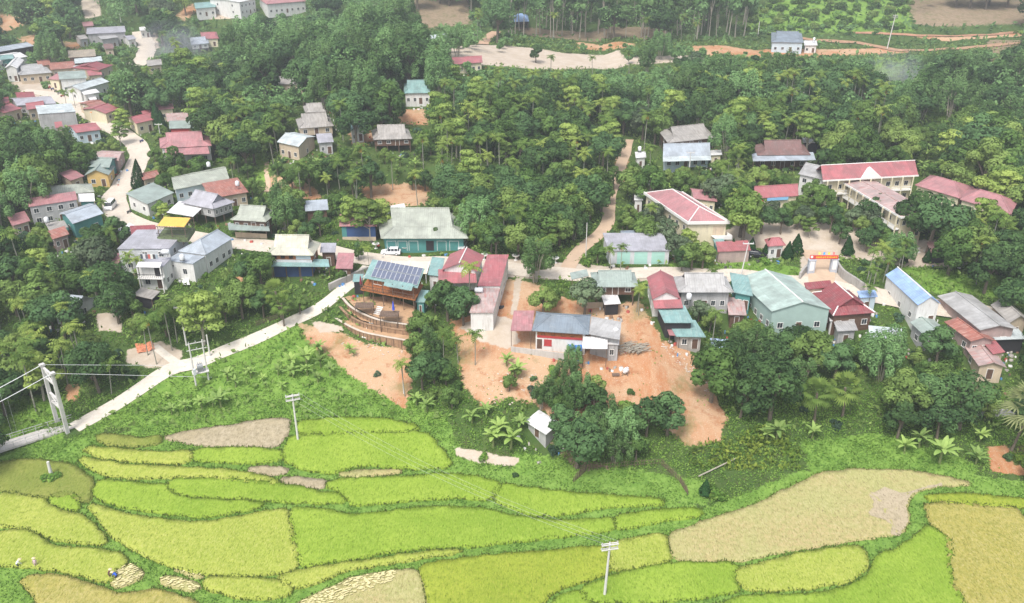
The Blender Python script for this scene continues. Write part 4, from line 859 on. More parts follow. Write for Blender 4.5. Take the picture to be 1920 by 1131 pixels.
m = MB(); c0, c1 = hit(958,660), hit(1062,679); e = (c1-c0); e.z = 0; fw = Frame(c0, e, Vector((-e.y,e.x,0)).normalized()*.2, c0.z)
m.box(0,fw.W,0,.2,-1.5,1.1,fw); o = m.build('garden_wall', CONC, None, base=fw(0,0,0)); tag(o,'low concrete wall in front of the clay yard house','wall'); CLEAR.append([(955,625),(1165,650),(1165,668),(955,655)])
def tarp(FL, FR, B, h, label, m_=TARP, sag=.25, cat='tarpaulin'):
    zg, q = corners(FL, FR, B, h); fr = Frame(q[0], q[1]-q[0], q[2]-q[1], zg); par = empty('tarpaulin', fr(fr.W/2,fr.D/2,0), label, cat)
    V = []; n = 8
    for j in range(n+1):
        for i in range(n+1): a, b = i/n, j/n; V.append(Vector(fr(a*fr.W, b*fr.D, h-sag*(math.sin(math.pi*a)+math.sin(math.pi*b))*.6+.06*rnd.uniform(-1,1)))-par.location)
    q = np.array([j*(n+1)+i for j in range(n) for i in range(n)]); o = obj('sheet', npmesh('sheet', np.array([tuple(v) for v in V]), np.stack([q,q+1,q+n+2,q+n+1],1), m_), par)
    for u in (.1,fr.W-.1):
        for v in (.1,fr.D-.1): m = MB(); m.tube([fr(u,v,-.5),fr(u,v,h)],.05,5); m.build('pole', POST, par)
    return fr
tarp((1064,657),(1091,658),(1091,640),2.6,'bright blue tarpaulin hung on the front of the clay yard house')
tarp((904,586),(921,587),(926,572),2.4,'blue tarpaulin sheet at the end of the stepped red house')
tarp((1336,652),(1372,655),(1366,636),2.2,'faded blue patched tarpaulin in the yard right of the clay', mat('faded_tarp',(.35,.45,.6),var=.4,scale=1.5))
# right of the clay
f = H('house with a grey green roof on a low open frame behind the round tree', 'grey green roofed house', (1112,538),(1198,538),(1190,512),5.2,2.2,'gab','green','dkwood',(3,1,1),stilt=2.8,inset=.8); subroof(f,(1072,524),(1104,517),(1100,508),4.4,.4,'sf','green')
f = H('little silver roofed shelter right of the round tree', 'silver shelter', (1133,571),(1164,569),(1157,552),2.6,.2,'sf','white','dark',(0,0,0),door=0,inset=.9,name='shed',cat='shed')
for u in (.2,f.W-.2):
    for v in (.2,f.D-.2): m = MB(); m.tube([f(u,v,-.5),f(u,v,2.5)],.06,5); m.build('post', POST, f.par)
m = MB(); p = hit(1115,578); m.box(p.x-2.2,p.x+2.2,p.y,p.y+.25,p.z-.5,p.z+1.2); tag(m.build('garden_wall', W['beige'], None, base=p), 'short tan block wall under the round tree', 'wall')
f = H('red gabled house with a white pediment beside the clay yard', 'red pediment house', (1223,561),(1275,559),(1262,518),4.6,1.6,'gd','red','white',(1,2,0),inset=.3); subroof(f,(1227,578),(1281,577),(1275,562),3.2,.6,'sf','red',posts=False)
f = H('teal roofed lean-to with a dark tarpaulin side below the red pediment house', 'teal lean-to', (1246,605),(1301,605),(1283,579),3.6,.8,'sf','teal','dark',(0,0,0),door=0,inset=.4,name='shed',cat='shed')
f = H('lowest teal roofed shed open to the clay slope', 'lowest teal shed', (1268,631),(1324,632),(1303,606),3.0,.7,'sf','teal','conc',(2,0,0),name='shed',cat='shed',inset=1.0); subroof(f,(1255,628),(1276,630),(1264,607),2.9,.6,'sf','pink')
f = H('big grey house with a broad weathered roof beside the red pediment house', 'broad grey roofed house', (1272,548),(1376,548),(1362,520),5.0,2.8,'gab','grey','grey',(5,0,0),inset=.8); tank(1291,566,f.z+2.6,'steel tank standing in front of the broad grey roofed house')
H('teal shed between the broad grey roof and the green warehouse', 'narrow teal shed', (1376,548),(1412,555),(1390,521),4.2,.6,'sf','teal','teal',(2,0,0),name='shed',cat='shed')
H('low patched silver roof in front of the broad grey roofed house', 'patched silver roof', (1366,590),(1400,591),(1394,562),2.8,.5,'sf','striped','dkwood',(1,0,0),name='shed',cat='shed')
f = H('large pale green warehouse with a wide gabled roof', 'pale green warehouse', (1447,584),(1559,580),(1484,518),5.6,2.0,'gd','ltgreen','ltgreen',(3,6,0),inset=.3,ridge='white',name='warehouse',cat='warehouse')
f = H('house with a maroon tiled roof and raised white ridged gable', 'maroon tiled house', (1562,592),(1641,586),(1592,544),4.2,3.2,'gabd','maroon','maroon' if 'maroon' in W else 'dkwood',(3,2,1),ridge='white')
H('narrow dark red roof behind the maroon tiled house', 'narrow dark red roof', (1512,543),(1562,538),(1556,530),3.2,.6,'sf','maroon','beige',(2,0,0),name='shed',cat='shed')
f = H('small grey flat roofed outbuilding above the dark wood', 'small grey outbuilding', (1570,621),(1609,619),(1600,600),3.4,.2,'sf','grey','grey',(1,0,1),name='outhouse',cat='outhouse')
H('tiny bright white roof next to the maroon tiled house', 'tiny white roof', (1556,602),(1585,600),(1584,592),3,.2,'flat','white','white',(1,0,0),name='outhouse',cat='outhouse')
f = H('tall white house with a bright blue gabled roof', 'bright blue roofed house', (1721,572),(1764,569),(1700,513),5.6,1.8,'gd','blue','white',(2,3,1),inset=.25,ridge='white')
H('low blue roof left of the bright blue roofed house', 'low blue roof', (1612,558),(1646,556),(1640,546),3.4,.3,'sf','blue','ltblue',(1,0,0),name='shed',cat='shed')
H('long grey corrugated roofed house at the right, two sheets long', 'long corrugated roof', (1838,619),(1908,617),(1822,553),4.6,1.0,'gd','grey','brick',(2,3,1))
H('white corrugated lean-to over a dark opening at the right edge', 'corrugated lean-to', (1866,637),(1926,635),(1908,620),3.2,.5,'sf','pale','dark',(0,0,0),door=0,name='shed',cat='shed')
H('rust streaked red roof below the long corrugated roof', 'rust streaked red roof', (1820,640),(1868,639),(1816,602),3.4,.8,'gd','rust','brick',(2,2,0))
f = H('lowest red and orange striped tin roof at the right edge', 'striped tin roof', (1835,686),(1888,689),(1850,641),3.0,.9,'gd','striped','beige',(1,1,0)); H('dark pink tin roof beside the striped one', 'dark pink tin roof', (1862,664),(1885,660),(1866,642),3.2,.4,'sf','red','beige',(1,0,0),name='shed',cat='shed')
H('greyed gable roof at the far right edge', 'greyed edge gable', (1892,606),(1930,600),(1894,566),4.2,1.4,'gd','thatch','beige',(1,0,0))
H('green and blue patched roofed house behind the bamboo', 'patched roof by the bamboo', (1732,628),(1772,618),(1756,595),4.2,.8,'gd','green','grey',(1,1,1)); 
H('pale corrugated shed behind the bamboo culms', 'shed behind the bamboo', (1630,634),(1694,640),(1690,620),3.2,.5,'sf','pale','ltblue',(2,0,0),name='shed',cat='shed',clear=False)
H('guard room with a small red hipped roof and white wall by the school yard', 'guard room', (1440,462),(1473,460),(1466,448),3.2,1.2,'hip','red','white',(2,1,0),name='guard_room',cat='guard room')
f = H('open red roofed vehicle shelter at the foot of the school yard', 'red vehicle shelter', (1346,472),(1408,469),(1402,455),3.0,.6,'sf','red','brick',(0,0,0),door=0,inset=.3,name='shelter',cat='shelter')
H('small teal roof beside the red vehicle shelter', 'small teal roof', (1344,464),(1364,463),(1356,450),3,.3,'sf','teal','teal',(0,0,0),door=0,name='shed',cat='shed')
f = H('long low dark brown roofed shelter under the big spreading tree', 'dark brown shelter', (1746,474),(1816,470),(1814,455),2.8,.6,'sf','brown','dark',(0,0,0),door=0,inset=1,name='shelter',cat='shelter')
H('pale shed roof between the clay paths above the ravine', 'pale slope shed', (984,790),(1024,815),(1050,795),2.2,.3,'sf','white','grey',(1,1,0),name='shed',cat='shed')

# ---- more of the crowded upper left streets
H('rusty lean-to between the red shops and the market roof', 'rusty lean-to', (72,124),(96,121),(92,113),3.6,.6,'sf','rust','beige',(1,0,0),name='shed',cat='shed')
H('pale sheet roof wedged behind the white shop house', 'pale wedged roof', (140,131),(164,129),(160,121),3.8,.6,'gw','pale','white',(2,0,0))
H('brown roofed hut at the start of the gravel lane', 'brown lane hut', (196,92),(214,91),(210,82),3.6,1.0,'gw','brown','beige',(1,0,0))
H('low white gatehouse with a flat roof beside the far street', 'far gatehouse', (262,58),(282,56),(280,49),3.6,.3,'flat','white','white',(2,0,0))
H('small grey roof below the far faded roof', 'far small grey roof', (150,74),(166,72),(163,65),3.6,.8,'gw','thatch','grey',(1,0,0))
H('dark red roof at the left edge below the forked road', 'edge dark red roof', (-6,196),(18,192),(16,182),4.0,1.0,'gw','maroon','beige',(2,0,0))
H('pink roofed lean-to against the tall grey block', 'pink block lean-to', (104,240),(118,238),(116,230),3.4,.5,'sf','red','beige',(1,0,0),name='shed',cat='shed')
H('white awning roof on the roadside below the long white hall', 'white roadside awning', (168,188),(182,186),(178,180),2.8,.4,'sf','white','beige',(1,0,0),name='shed',cat='shed')
H('low red roof between the striped roof and the road gable', 'low red link roof', (268,216),(284,213),(280,206),3.4,.6,'gw','red','cream',(1,0,0))
H('grey roof at the far end of the upper street', 'far street end roof', (240,75),(256,73),(252,66),3.6,.9,'gw','lilac','white',(1,0,0))
# ================================================ vegetation meshes
LEAF = dict(
 dark=leafmat('leaf_dark', (0.037,0.082,0.034), (0.140,0.252,0.084), (0.110,0.199,0.084), .6),
 mid=leafmat('leaf_mid', (0.061,0.129,0.036), (0.207,0.351,0.096), (0.268,0.328,0.096), .6),
 light=leafmat('leaf_light', (0.122,0.234,0.054), (0.317,0.445,0.120), (0.366,0.409,0.108), .5),
 bamboo=leafmat('leaf_bamboo', (0.073,0.152,0.048), (0.220,0.363,0.132), (0.183,0.316,0.132), .6),
 palm=leafmat('leaf_palm', (0.073,0.152,0.036), (0.232,0.339,0.084), (0.305,0.316,0.072), .4),
 banana=leafmat('leaf_banana', (.13,.26,.06), (.34,.47,.15), (.3,.38,.1), .4, .35),
 blue=leafmat('leaf_bluegreen', (.05,.1,.06), (.14,.22,.14), (.1,.18,.1), .4),
 weed=leafmat('leaf_weed', (.11,.23,.045), (.25,.39,.085), (.2,.3,.05), .1),
 conifer=leafmat('leaf_conifer', (.012,.045,.015), (.04,.1,.03), (.03,.08,.03), .3, .1),
 grey=leafmat('leaf_grey', (.08,.13,.07), (.2,.26,.15), (.16,.22,.12), .4),
 crop=leafmat('leaf_crop', (.14,.24,.04), (.34,.42,.08), (.34,.36,.06), .5))
FRUIT = mat('palm_fruit', (.62,.36,.06), var=.3, scale=5); DRYF = mat('dry_frond', (.3,.2,.1), var=.3)
def rdir(n, up=0.0):
    d = nr.normal(size=(n, 3)); d[:, 2] += up; return d/np.linalg.norm(d, axis=1)[:, None]
def leaves(P, N_, s, asp=.55):
    """one diamond leaf spray per point: centre P, facing N_, length s"""
    n = len(P); a = np.cross(N_, rdir(n)); a /= np.linalg.norm(a, axis=1)[:, None]+1e-9; b = np.cross(N_, a)
    s = s[:, None]; k = asp; bend = N_*s*.18
    V = np.stack([P-a*s*.5-bend, P-b*s*.5*k, P+a*s*.5-bend, P+b*s*.5*k], 1)
    return V.reshape(-1, 3), np.arange(n*4).reshape(n, 4)
def crown(lobes, n, s, up=.25, jit=.24, droop=0.0, asp=.6):
    A = np.array([l[3]*l[4]+l[4]*l[5]+l[3]*l[5] for l in lobes]); k = nr.choice(len(lobes), n, p=A/A.sum())
    L_ = np.array(lobes); d = rdir(n, up); r = (1-np.abs(nr.normal(0, .14, n)))[:, None]
    d2 = d/(1+.0*d); wob = 1+.16*np.sin(d[:, :1]*7+k[:, None])*np.sin(d[:, 1:2]*6+2*k[:, None])
    P = L_[k, :3]+d2*L_[k, 3:]*r*wob
    # drop what lies deep inside another lobe
    keep = np.ones(n, bool)
    for j in range(len(lobes)):
        q = (P-L_[j, :3])/L_[j, 3:]; keep &= ((q**2).sum(1) > .62) | (k == j)
    P, d, k = P[keep], d[keep], k[keep]; m = len(P)
    N_ = d+nr.normal(0, jit, (m, 3)); N_[:, 2] += .3; 
    if droop: P[:, 2] -= droop*nr.rand(m)*np.hypot(d[:, 0], d[:, 1])
    N_ /= np.linalg.norm(N_, axis=1)[:, None]
    V, Fq = leaves(P, N_, s*nr.uniform(.6, 1.4, m), asp)
    lt = nr.uniform(.1, .85, len(lobes)); t = np.clip(lt[k]+nr.normal(0, .13, m), 0, 1)
    return V, Fq, t
def trunkmesh(name, H, r, lobes, m=None, lean=(0,0), n=6, base=-1.0):
    q = MB(); top = Vector((lean[0], lean[1], H)); q.tube([(0,0,base), Vector((lean[0]*.3, lean[1]*.3, H*.45)), top], [r*1.25, r*.85, r*.5], n)
    for l in lobes[:6]:
        c = Vector(l[:3]); st = Vector((lean[0]*.5, lean[1]*.5, min(H*.55, c.z*.6))); q.tube([st, st.lerp(c, .55)+Vector((0,0,.2)), c], [r*.5, r*.33, r*.12], 5)
    me = bpy.data.meshes.new(name); me.from_pydata(q.v, [], q.f); me.materials.append(m or TRUNK); return me
def m_broad(i, key, Rr=3.6, H=7.5, n=2600, s=.62, spread=1.05, flat=.72, nl=8):
    lobes = []
    for k in range(nl):
        a = k*2.4+rnd.random(); q = Rr*math.sqrt((k+.3)/nl)*.72*spread; z = H-.9*q*.6+rnd.uniform(-.6, .7)
        r = Rr*rnd.uniform(.3, .56); lobes.append((q*math.cos(a), q*math.sin(a), z-(.5 if k else -.4), r, r, r*flat))
    lobes += [(Rr*.62*math.cos(a), Rr*.62*math.sin(a), H-Rr*.95, Rr*.36, Rr*.36, Rr*.34) for a in [rnd.random()*6.3 for _ in range(4)]]
    V, Fq, t = crown(lobes, n, s)
    return [('crown', npmesh('crown', V, Fq, LEAF[key], t)), ('trunk', trunkmesh('trunk', H-Rr*.4, .2+Rr*.025, lobes))]
def m_bamboo(i, H=8.5, n=3600, key='bamboo'):
    lobes = []; q = MB()
    for k in range(9):
        a = k*.7+rnd.random()*.4; r = rnd.uniform(.8, 3.0); h = H*rnd.uniform(.7, 1.05); c = (r*math.cos(a), r*math.sin(a), h*.8)
        lobes += [(c[0], c[1], h*.84, rnd.uniform(.8,1.2), rnd.uniform(.8,1.2), rnd.uniform(1.2, 1.9)), (c[0]*1.35, c[1]*1.35, h*.56, 1.0, 1.0, rnd.uniform(1.2,1.9))]
        q.tube([(c[0]*.15, c[1]*.15, -.8), (c[0]*.5, c[1]*.5, h*.5), (c[0], c[1], h*.85), (c[0]*1.5, c[1]*1.5, h*.88)], [.07,.06,.04,.02], 4)
    V, Fq, t = crown(lobes, n, .6, up=.1, droop=1.1, asp=.36)
    me = bpy.data.meshes.new('culms'); me.from_pydata(q.v, [], q.f); me.materials.append(PALE_TRUNK)
    return [('crown', npmesh('crown', V, Fq, LEAF[key], t)), ('trunk', me)]
def frond(V, Fq, t, O, az, L_, el, droop, wid, seg=7, tone=.5, comp=True):
    """arched rib with leaflets hanging to both sides"""
    p = np.array(O, float); pts = [p.copy()]; e = el
    for k in range(seg): p = p+np.array([math.cos(az)*math.cos(e), math.sin(az)*math.cos(e), math.sin(e)])*L_/seg; pts.append(p.copy()); e -= droop/seg
    sd = np.array([-math.sin(az), math.cos(az), 0.])
    for k in range(seg):
        f = (k+.5)/seg; w = wid*(math.sin(math.pi*min(1, .18+f*.85))**.7); a, b = pts[k], pts[k+1]; fwd = (b-a)
        for s_ in (1, -1):
            n0 = len(V); dn = np.array([0, 0, -w*.45])
            if comp: V += [tuple(a), tuple(b-.25*fwd), tuple(a+sd*s_*w+fwd*.9+dn), tuple(a+sd*s_*w*.55+fwd*.1+dn*.4)]
            else: V += [tuple(a), tuple(b), tuple(b+sd*s_*wid*math.sin(math.pi*min(1,.1+(k+1)/seg*.88))**.6+dn*.4), tuple(a+sd*s_*wid*math.sin(math.pi*(.1+k/seg*.88))**.6+dn*.4)]
            Fq.append((n0, n0+1, n0+2, n0+3)); t.append(min(1, max(0, tone+rnd.uniform(-.2, .2))))
def palmmesh(H, nf, L_, key='palm', el=(1.2,-.1), wid=.42, seg=7, droop=1.7, lean=(0,0)):
    V, Fq, t = [], [], []
    for k in range(nf):
        f = k/max(1, nf-1); frond(V, Fq, t, (lean[0], lean[1], H), k*2.4+rnd.random()*.4, L_*rnd.uniform(.85,1.1), el[0]+(el[1]-el[0])*f, droop*rnd.uniform(.8,1.2), wid, seg, rnd.uniform(.3,.8))
    return npmesh('crown', np.array(V), np.array(Fq), LEAF[key], np.array(t))
def stick(name, pts, rs, m, n=6):
    q = MB(); q.tube(pts, rs, n); me = bpy.data.meshes.new(name); me.from_pydata(q.v, [], q.f); me.materials.append(m); return me
ATR = mat('palm_stem', (.27,.27,.22), var=.25, scale=4)
def m_areca(i, H=8.0):
    lx, ly = rnd.uniform(-.5,.5), rnd.uniform(-.3,.3); parts = [('crown', palmmesh(H, 10, 2.6, wid=.75, seg=6, lean=(lx,ly))), ('trunk', stick('trunk', [(0,0,-1),(lx*.3,ly*.3,H*.5),(lx,ly,H-.2)], [.12,.1,.09], ATR, 6))]
    if i % 2 == 0:
        V = []; F_ = []; 
        P = np.array([(lx,ly,H-.75)])+nr.normal(0, .2, (40, 3)); V_, Fq = leaves(P, rdir(40), np.full(40, .22), .8); parts.append(('fruit', npmesh('fruit', V_, Fq, FRUIT)))
    return parts
def m_banana(i, H=2.0, nf=9, L_=2.3):
    V, Fq, t = [], [], []
    for k in range(nf):
        f = k/(nf-1); frond(V, Fq, t, (0,0,H), k*2.4+rnd.random()*.5, L_*rnd.uniform(.8,1.1), 1.45-.75*f, 1.35+rnd.uniform(-.4,.5), .34, 6, .85-.5*f+rnd.uniform(-.1,.1), comp=False)
    return [('crown', npmesh('crown', np.array(V), np.array(Fq), LEAF['banana'], np.array(t))), ('trunk', stick('trunk', [(0,0,-.5),(0,0,H)], [.2,.12], mat('banana_stem',(.2,.24,.09)), 7))]
def m_fan(i, H=6, L_=2.6, key='palm', nf=22, lean=(0,0)):
    """palm with stiff round fans on stalks"""
    V, Fq, t = [], [], []
    for k in range(nf):
        f = k/(nf-1); az = k*2.4; el = 1.3-2.0*f; d = np.array([math.cos(az)*math.cos(el), math.sin(az)*math.cos(el), math.sin(el)]); O = np.array([lean[0],lean[1],H]); c = O+d*L_*.55
        up = np.array([-math.sin(az), math.cos(az), 0.]); tn = rnd.uniform(.2,.9)
        for j in range(9):
            a = (j-4)*.3; q = d*math.cos(a)+up*math.sin(a); n0 = len(V); wv = np.cross(q, np.cross(d, up))*.16; tip = c+q*L_*.55+np.array([0,0,-.5*abs(f+.2)]); mid = c+q*L_*.3
            V += [tuple(c), tuple(mid+wv), tuple(tip), tuple(mid-wv)]; Fq.append((n0,n0+1,n0+2,n0+3)); t.append(min(1,max(0,tn+rnd.uniform(-.15,.15))))
    return [('crown', npmesh('crown', np.array(V), np.array(Fq), LEAF[key], np.array(t))), ('trunk', stick('trunk', [(0,0,-1),(lean[0]*.4,lean[1]*.4,H*.5),(lean[0],lean[1],H)], [.26,.2,.2], TRUNK, 8))]
def m_cone(i, H=4, r=1.3, key='conifer', n=1500, pw=.8):
    z = nr.rand(n)**1.2; a = nr.rand(n)*6.283; rr = r*(1-z)**pw*(1+.12*np.sin(a*5+z*9))*(1-np.abs(nr.normal(0,.08,n))); rr *= np.minimum(1, .55+z*4)
    P = np.stack([rr*np.cos(a), rr*np.sin(a), .35+z*(H-.35)], 1); N_ = np.stack([np.cos(a), np.sin(a), np.full(n, .5)], 1)+nr.normal(0,.35,(n,3)); N_ /= np.linalg.norm(N_,axis=1)[:,None]
    V, Fq = leaves(P, N_, nr.uniform(.25,.5,n), .6); return [('crown', npmesh('crown', V, Fq, LEAF[key], nr.rand(n))), ('trunk', stick('trunk', [(0,0,-.6),(0,0,H*.8)], [.12,.04], TRUNK, 5))]
def m_bush(i, key='mid', r=1.3, n=420, s=.5):
    lobes = [(rnd.uniform(-r*.6,r*.6), rnd.uniform(-r*.6,r*.6), r*rnd.uniform(.3,.6), r*rnd.uniform(.45,.7), r*rnd.uniform(.45,.7), r*rnd.uniform(.4,.65)) for _ in range(5)]
    V, Fq, t = crown(lobes, n, s, up=.5, jit=.5); V[:, 2] = np.maximum(V[:, 2], -.3); return [('foliage', npmesh('foliage', V, Fq, LEAF[key], t))]
def m_acacia(i, H=10, key='bamboo'):
    lobes = [(rnd.uniform(-1.2,1.2), rnd.uniform(-1.2,1.2), H*rnd.uniform(.62,1.0), rnd.uniform(.9,1.5), rnd.uniform(.9,1.5), rnd.uniform(.9,1.4)) for _ in range(8)]
    V, Fq, t = crown(lobes, 700, .8); return [('crown', npmesh('crown', V, Fq, LEAF[key], t)), ('trunk', trunkmesh('trunk', H*.8, .14, lobes[:3], PALE_TRUNK, n=5))]
def m_tiered(i, H=9, R_=3.0, key='light'):
    """open crown in flat tiers"""
    lobes = []
    for k in range(11):
        z = H*(.45+.55*k/10); r = R_*(1.1-.07*k)*rnd.uniform(.3,.85); a = k*2.1; lobes.append((r*math.cos(a), r*math.sin(a), z, R_*.5, R_*.5, .55))
    V, Fq, t = crown(lobes, 1500, .6, up=.5); return [('crown', npmesh('crown', V, Fq, LEAF[key], t)), ('trunk', trunkmesh('trunk', H*.95, .2, lobes, PALE_TRUNK))]
def m_bare(i, H=5):
    q = MB(); q.tube([(0,0,-.5),(0,0,H*.4)],[.12,.08],5)
    for k in range(26):
        a = rnd.random()*6.3; r = rnd.uniform(.6,2.2); z = H*rnd.uniform(.6,1); q.tube([(0,0,H*rnd.uniform(.15,.4)),(r*.4*math.cos(a),r*.4*math.sin(a),z*.7),(r*math.cos(a),r*math.sin(a),z)],[.05,.035,.015],4)
    me = bpy.data.meshes.new('branches'); me.from_pydata(q.v, [], q.f); me.materials.append(mat('dead_wood',(.3,.25,.19),var=.2)); return [('branches', me)]
KIND = {
 'broad': ('broadleaf_tree', 'tree', [m_broad(i, 'dark', 3.5+.25*i, 7.4+.4*i) for i in range(5)]),
 'mid': ('bushy_tree', 'tree', [m_broad(i, 'mid', 3.3+.3*i, 7.2+.4*i, flat=.8) for i in range(4)]),
 'light': ('shade_tree', 'tree', [m_tiered(i, 8+i*.6, 3+.25*i) for i in range(3)]+[m_broad(9, 'light', 3.2, 7.4, 2000, .6)]),
 'blue': ('grey_leaved_tree', 'tree', [m_broad(i, 'grey', 3.2, 6.8, 1900, .6) for i in range(2)]),
 'bamboo': ('bamboo_clump', 'bamboo', [m_bamboo(i, 9+.6*i) for i in range(4)]),
 'areca': ('areca_palm', 'palm', [m_areca(i, 6.6+.6*i) for i in range(5)]),
 'banana': ('banana_plant', 'banana plant', [m_banana(i, 1.6+.2*i, 9+i) for i in range(3)]),
 'cone': ('conifer', 'tree', [m_cone(0, 4.2, 1.5), m_cone(1, 9.5, 2.5, pw=.75, n=3600)]),
 'bush': ('bush', 'bush', [m_bush(i, ('mid','dark','weed','blue')[i], 1.35) for i in range(4)]),
 'acacia': ('slender_tree', 'tree', [m_acacia(i, 11+i) for i in range(3)]),
 'sapling': ('young_tree', 'tree', [m_bush(i, ('weed','mid')[i], 1.6, 480, .6) for i in range(2)]),
 'fan': ('fan_palm', 'palm', [m_fan(0, 6.5, 3.0, lean=(.5,0)), m_fan(1, 6.0, 3.0, lean=(-.9,0))]),
 'bare': ('bare_tree', 'tree', [m_bare(0)]),
}
WORDS = {'broad': 'dark green broadleaf tree', 'mid': 'mid green bushy tree', 'light': 'light green open crowned tree', 'blue': 'greyish leaved round tree', 'bamboo': 'feathery bamboo clump', 'areca': 'slender areca palm', 'banana': 'banana plant with broad leaves',
 'cone': 'dark conical conifer', 'bush': 'low leafy bush', 'acacia': 'slender thin trunked plantation tree', 'sapling': 'young bushy sapling', 'fan': 'fan palm', 'bare': 'leafless grey tree'}
PLANTS = []   # (obj, kind, px, py of crown)
RAD = {'broad':(3.9,6.2),'mid':(3.6,6.0),'light':(3.3,6.5),'blue':(3.2,5.6),'bamboo':(3.6,6.2),'areca':(2.2,6.8),'banana':(1.8,2.2),'cone':(1.3,2.2),'bush':(1.4,.7),'acacia':(2.2,9),'sapling':(1.5,1.0),'fan':(2.6,6.4),'bare':(2,3.5)}
def plant(kind, x, y, s=1.0, var=None, label=None, sz=1.0, rot=None, group=None):
    nm, cat, vs = KIND[kind]; v = vs[rnd.randrange(len(vs)) if var is None else var]; z = T(x, y)-.1
    rz = rnd.uniform(0, 6.28) if rot is None else rot
    if len(v) == 1: root = obj(nm, v[0][1])
    else:
        root = bpy.data.objects.new(nm, None); COL.objects.link(root)
        for pn, me in v: obj(pn, me, root)
    root.location = (x, y, z); root.rotation_euler = (rnd.uniform(-.07,.07), rnd.uniform(-.07,.07), rz); root.scale = (s, s, s*sz); root['category'] = cat
    px, py, _ = proj(x, y, z+RAD[kind][1]*s); PLANTS.append([root, kind, px, py, label, s, group]); return root
def plantpx(kind, px, py, s=1.0, var=None, label=None, sz=1.0, rot=None, at='crown'):
    """stand a plant where its crown (or its foot) shows at this photo pixel"""
    p = hit(px, py, RAD[kind][1]*s if at == 'crown' else 0); return plant(kind, p.x, p.y, s, var, label, sz, rot)
# ================================================ where plants stand
RW, RH = 480, 284
RAS = np.zeros((RH, RW), bool); YY, XX = np.mgrid[0:RH, 0:RW]; XX = XX*4+2.; YY = YY*4+2.
def ras(P, val=True, R_=None): 
    R_ = RAS if R_ is None else R_; R_[inside(P, XX, YY)] = val
OPEN = [
 [(860,595),(925,590),(955,520),(1000,530),(1010,570),(1160,572),(1210,565),(1260,650),(1330,720),(1362,790),(1340,830),(1292,830),(1285,770),(1200,735),(1140,700),(1020,680),(1000,700),(960,745),(905,760),(870,720)],
 [(560,600),(690,530),(800,580),(762,650),(745,700),(700,690),(640,640)], [(330,700),(560,610),(640,650),(720,720),(840,790),(860,840),(560,790),(300,815),(180,800)],
 [(1400,425),(1500,415),(1640,435),(1600,480),(1520,470),(1420,475),(1350,455)], [(1500,470),(1600,480),(1600,540),(1510,530)],
 [(1690,500),(1890,520),(1890,572),(1780,560),(1700,540)], [(1250,492),(1500,495),(1500,520),(1260,515)],
 [(835,88),(1000,88),(1172,94),(1165,115),(1290,106),(1280,119),(1110,127),(1010,130),(850,112)],
 [(770,-20),(880,-20),(880,50),(795,60)], [(1712,-20),(1925,-20),(1925,60),(1720,60)], [(960,46),(1330,52),(1330,80),(960,78)], [(1330,72),(1530,60),(1925,50),(1925,88),(1600,100),(1340,96)],
 [(-5,838),(150,820),(300,795),(540,775),(840,785),(866,850),(970,905),(1240,930),(1320,955),(1490,885),(1600,870),(1830,892),(1925,905),(1925,1140),(-5,1140)],
 [(1500,825),(1640,800),(1700,870),(1830,880),(1830,905),(1500,900)], [(1845,820),(1925,815),(1925,905),(1850,905)], [(1730,195),(1790,205),(1785,236),(1735,228)], [(1640,110),(1705,108),(1690,150),(1650,145)],
 [(235,650),(330,645),(345,690),(290,695),(240,690)], [(100,700),(135,700),(150,820),(-5,850),(-5,770)], [(180,585),(232,582),(232,628),(182,628)], [(474,285),(507,288),(508,345),(478,340)],
 [(556,335),(606,350),(602,376),(560,372)], [(676,346),(800,346),(800,386),(680,388)], [(655,248),(722,246),(722,275),(655,275)], [(745,203),(805,203),(805,236),(745,236)],
 [(-5,22),(50,32),(48,66),(-5,66)], [(150,-5),(186,-5),(190,34),(156,34)], [(392,22),(462,18),(458,42),(392,42)], [(330,20),(365,-5),(372,25),(345,40)],[(34,66),(74,62),(74,90),(36,90)],[(118,76),(152,76),(152,95),(118,95)],
 [(1290,835),(1420,800),(1500,830),(1500,900),(1330,955),(1290,930)], [(1230,60),(1400,60),(1400,95),(1330,90),(1250,75)], [(960,870),(1080,860),(1300,900),(1300,945),(1240,930),(970,905)], [(385,620),(620,540),(650,560),(400,690),(320,700)],
 [(250,60),(296,60),(300,112),(250,115)], [(362,0),(408,0),(410,30),(362,30)], [(448,-5),(575,-5),(575,16),(448,24)], [(400,28),(440,24),(440,50),(395,52)], [(340,80),(412,58),(412,98),(356,98)], [(1120,820),(1290,830),(1290,900),(1120,880)],
]
OPEN += [[(215,470),(430,430),(435,485),(395,520),(300,562),(245,562)], [(500,480),(625,480),(625,522),(500,522)], [(1400,412),(1645,425),(1655,480),(1400,475)], [(1615,600),(1715,600),(1700,700),(1625,700)], [(1515,700),(1625,695),(1625,785),(1515,785)], [(1640,795),(1815,795),(1830,875),(1640,875)], [(1410,785),(1545,785),(1545,845),(1410,845)], [(880,745),(1000,745),(1000,850),(880,850)], [(1880,640),(1925,640),(1925,850),(1880,850)], [(770,580),(850,575),(850,720),(765,720)], [(500,520),(560,520),(560,600),(500,600)]]
for P in OPEN: ras(P)
for P in CLEAR: ras(P)
FIELDMASK = RAS.copy()
for L_, w_ in ROADLINES:
    pr = [proj(x, y, T(x, y)) for x, y in L_]
    for i in range(len(pr)-1):
        a, b = pr[i], pr[i+1]; r = max(3, w_*.5*F/a[2]*.75)
        for t_ in np.linspace(0, 1, 6):
            cx, cy_ = a[0]+(b[0]-a[0])*t_, a[1]+(b[1]-a[1])*t_; RAS[((XX-cx)/r)**2+((YY-cy_)/(r*.7))**2 < 1] = True
def clearat(px, py):
    i, j = int(py/4), int(px/4)
    return 0 <= i < RH and 0 <= j < RW and RAS[i, j]
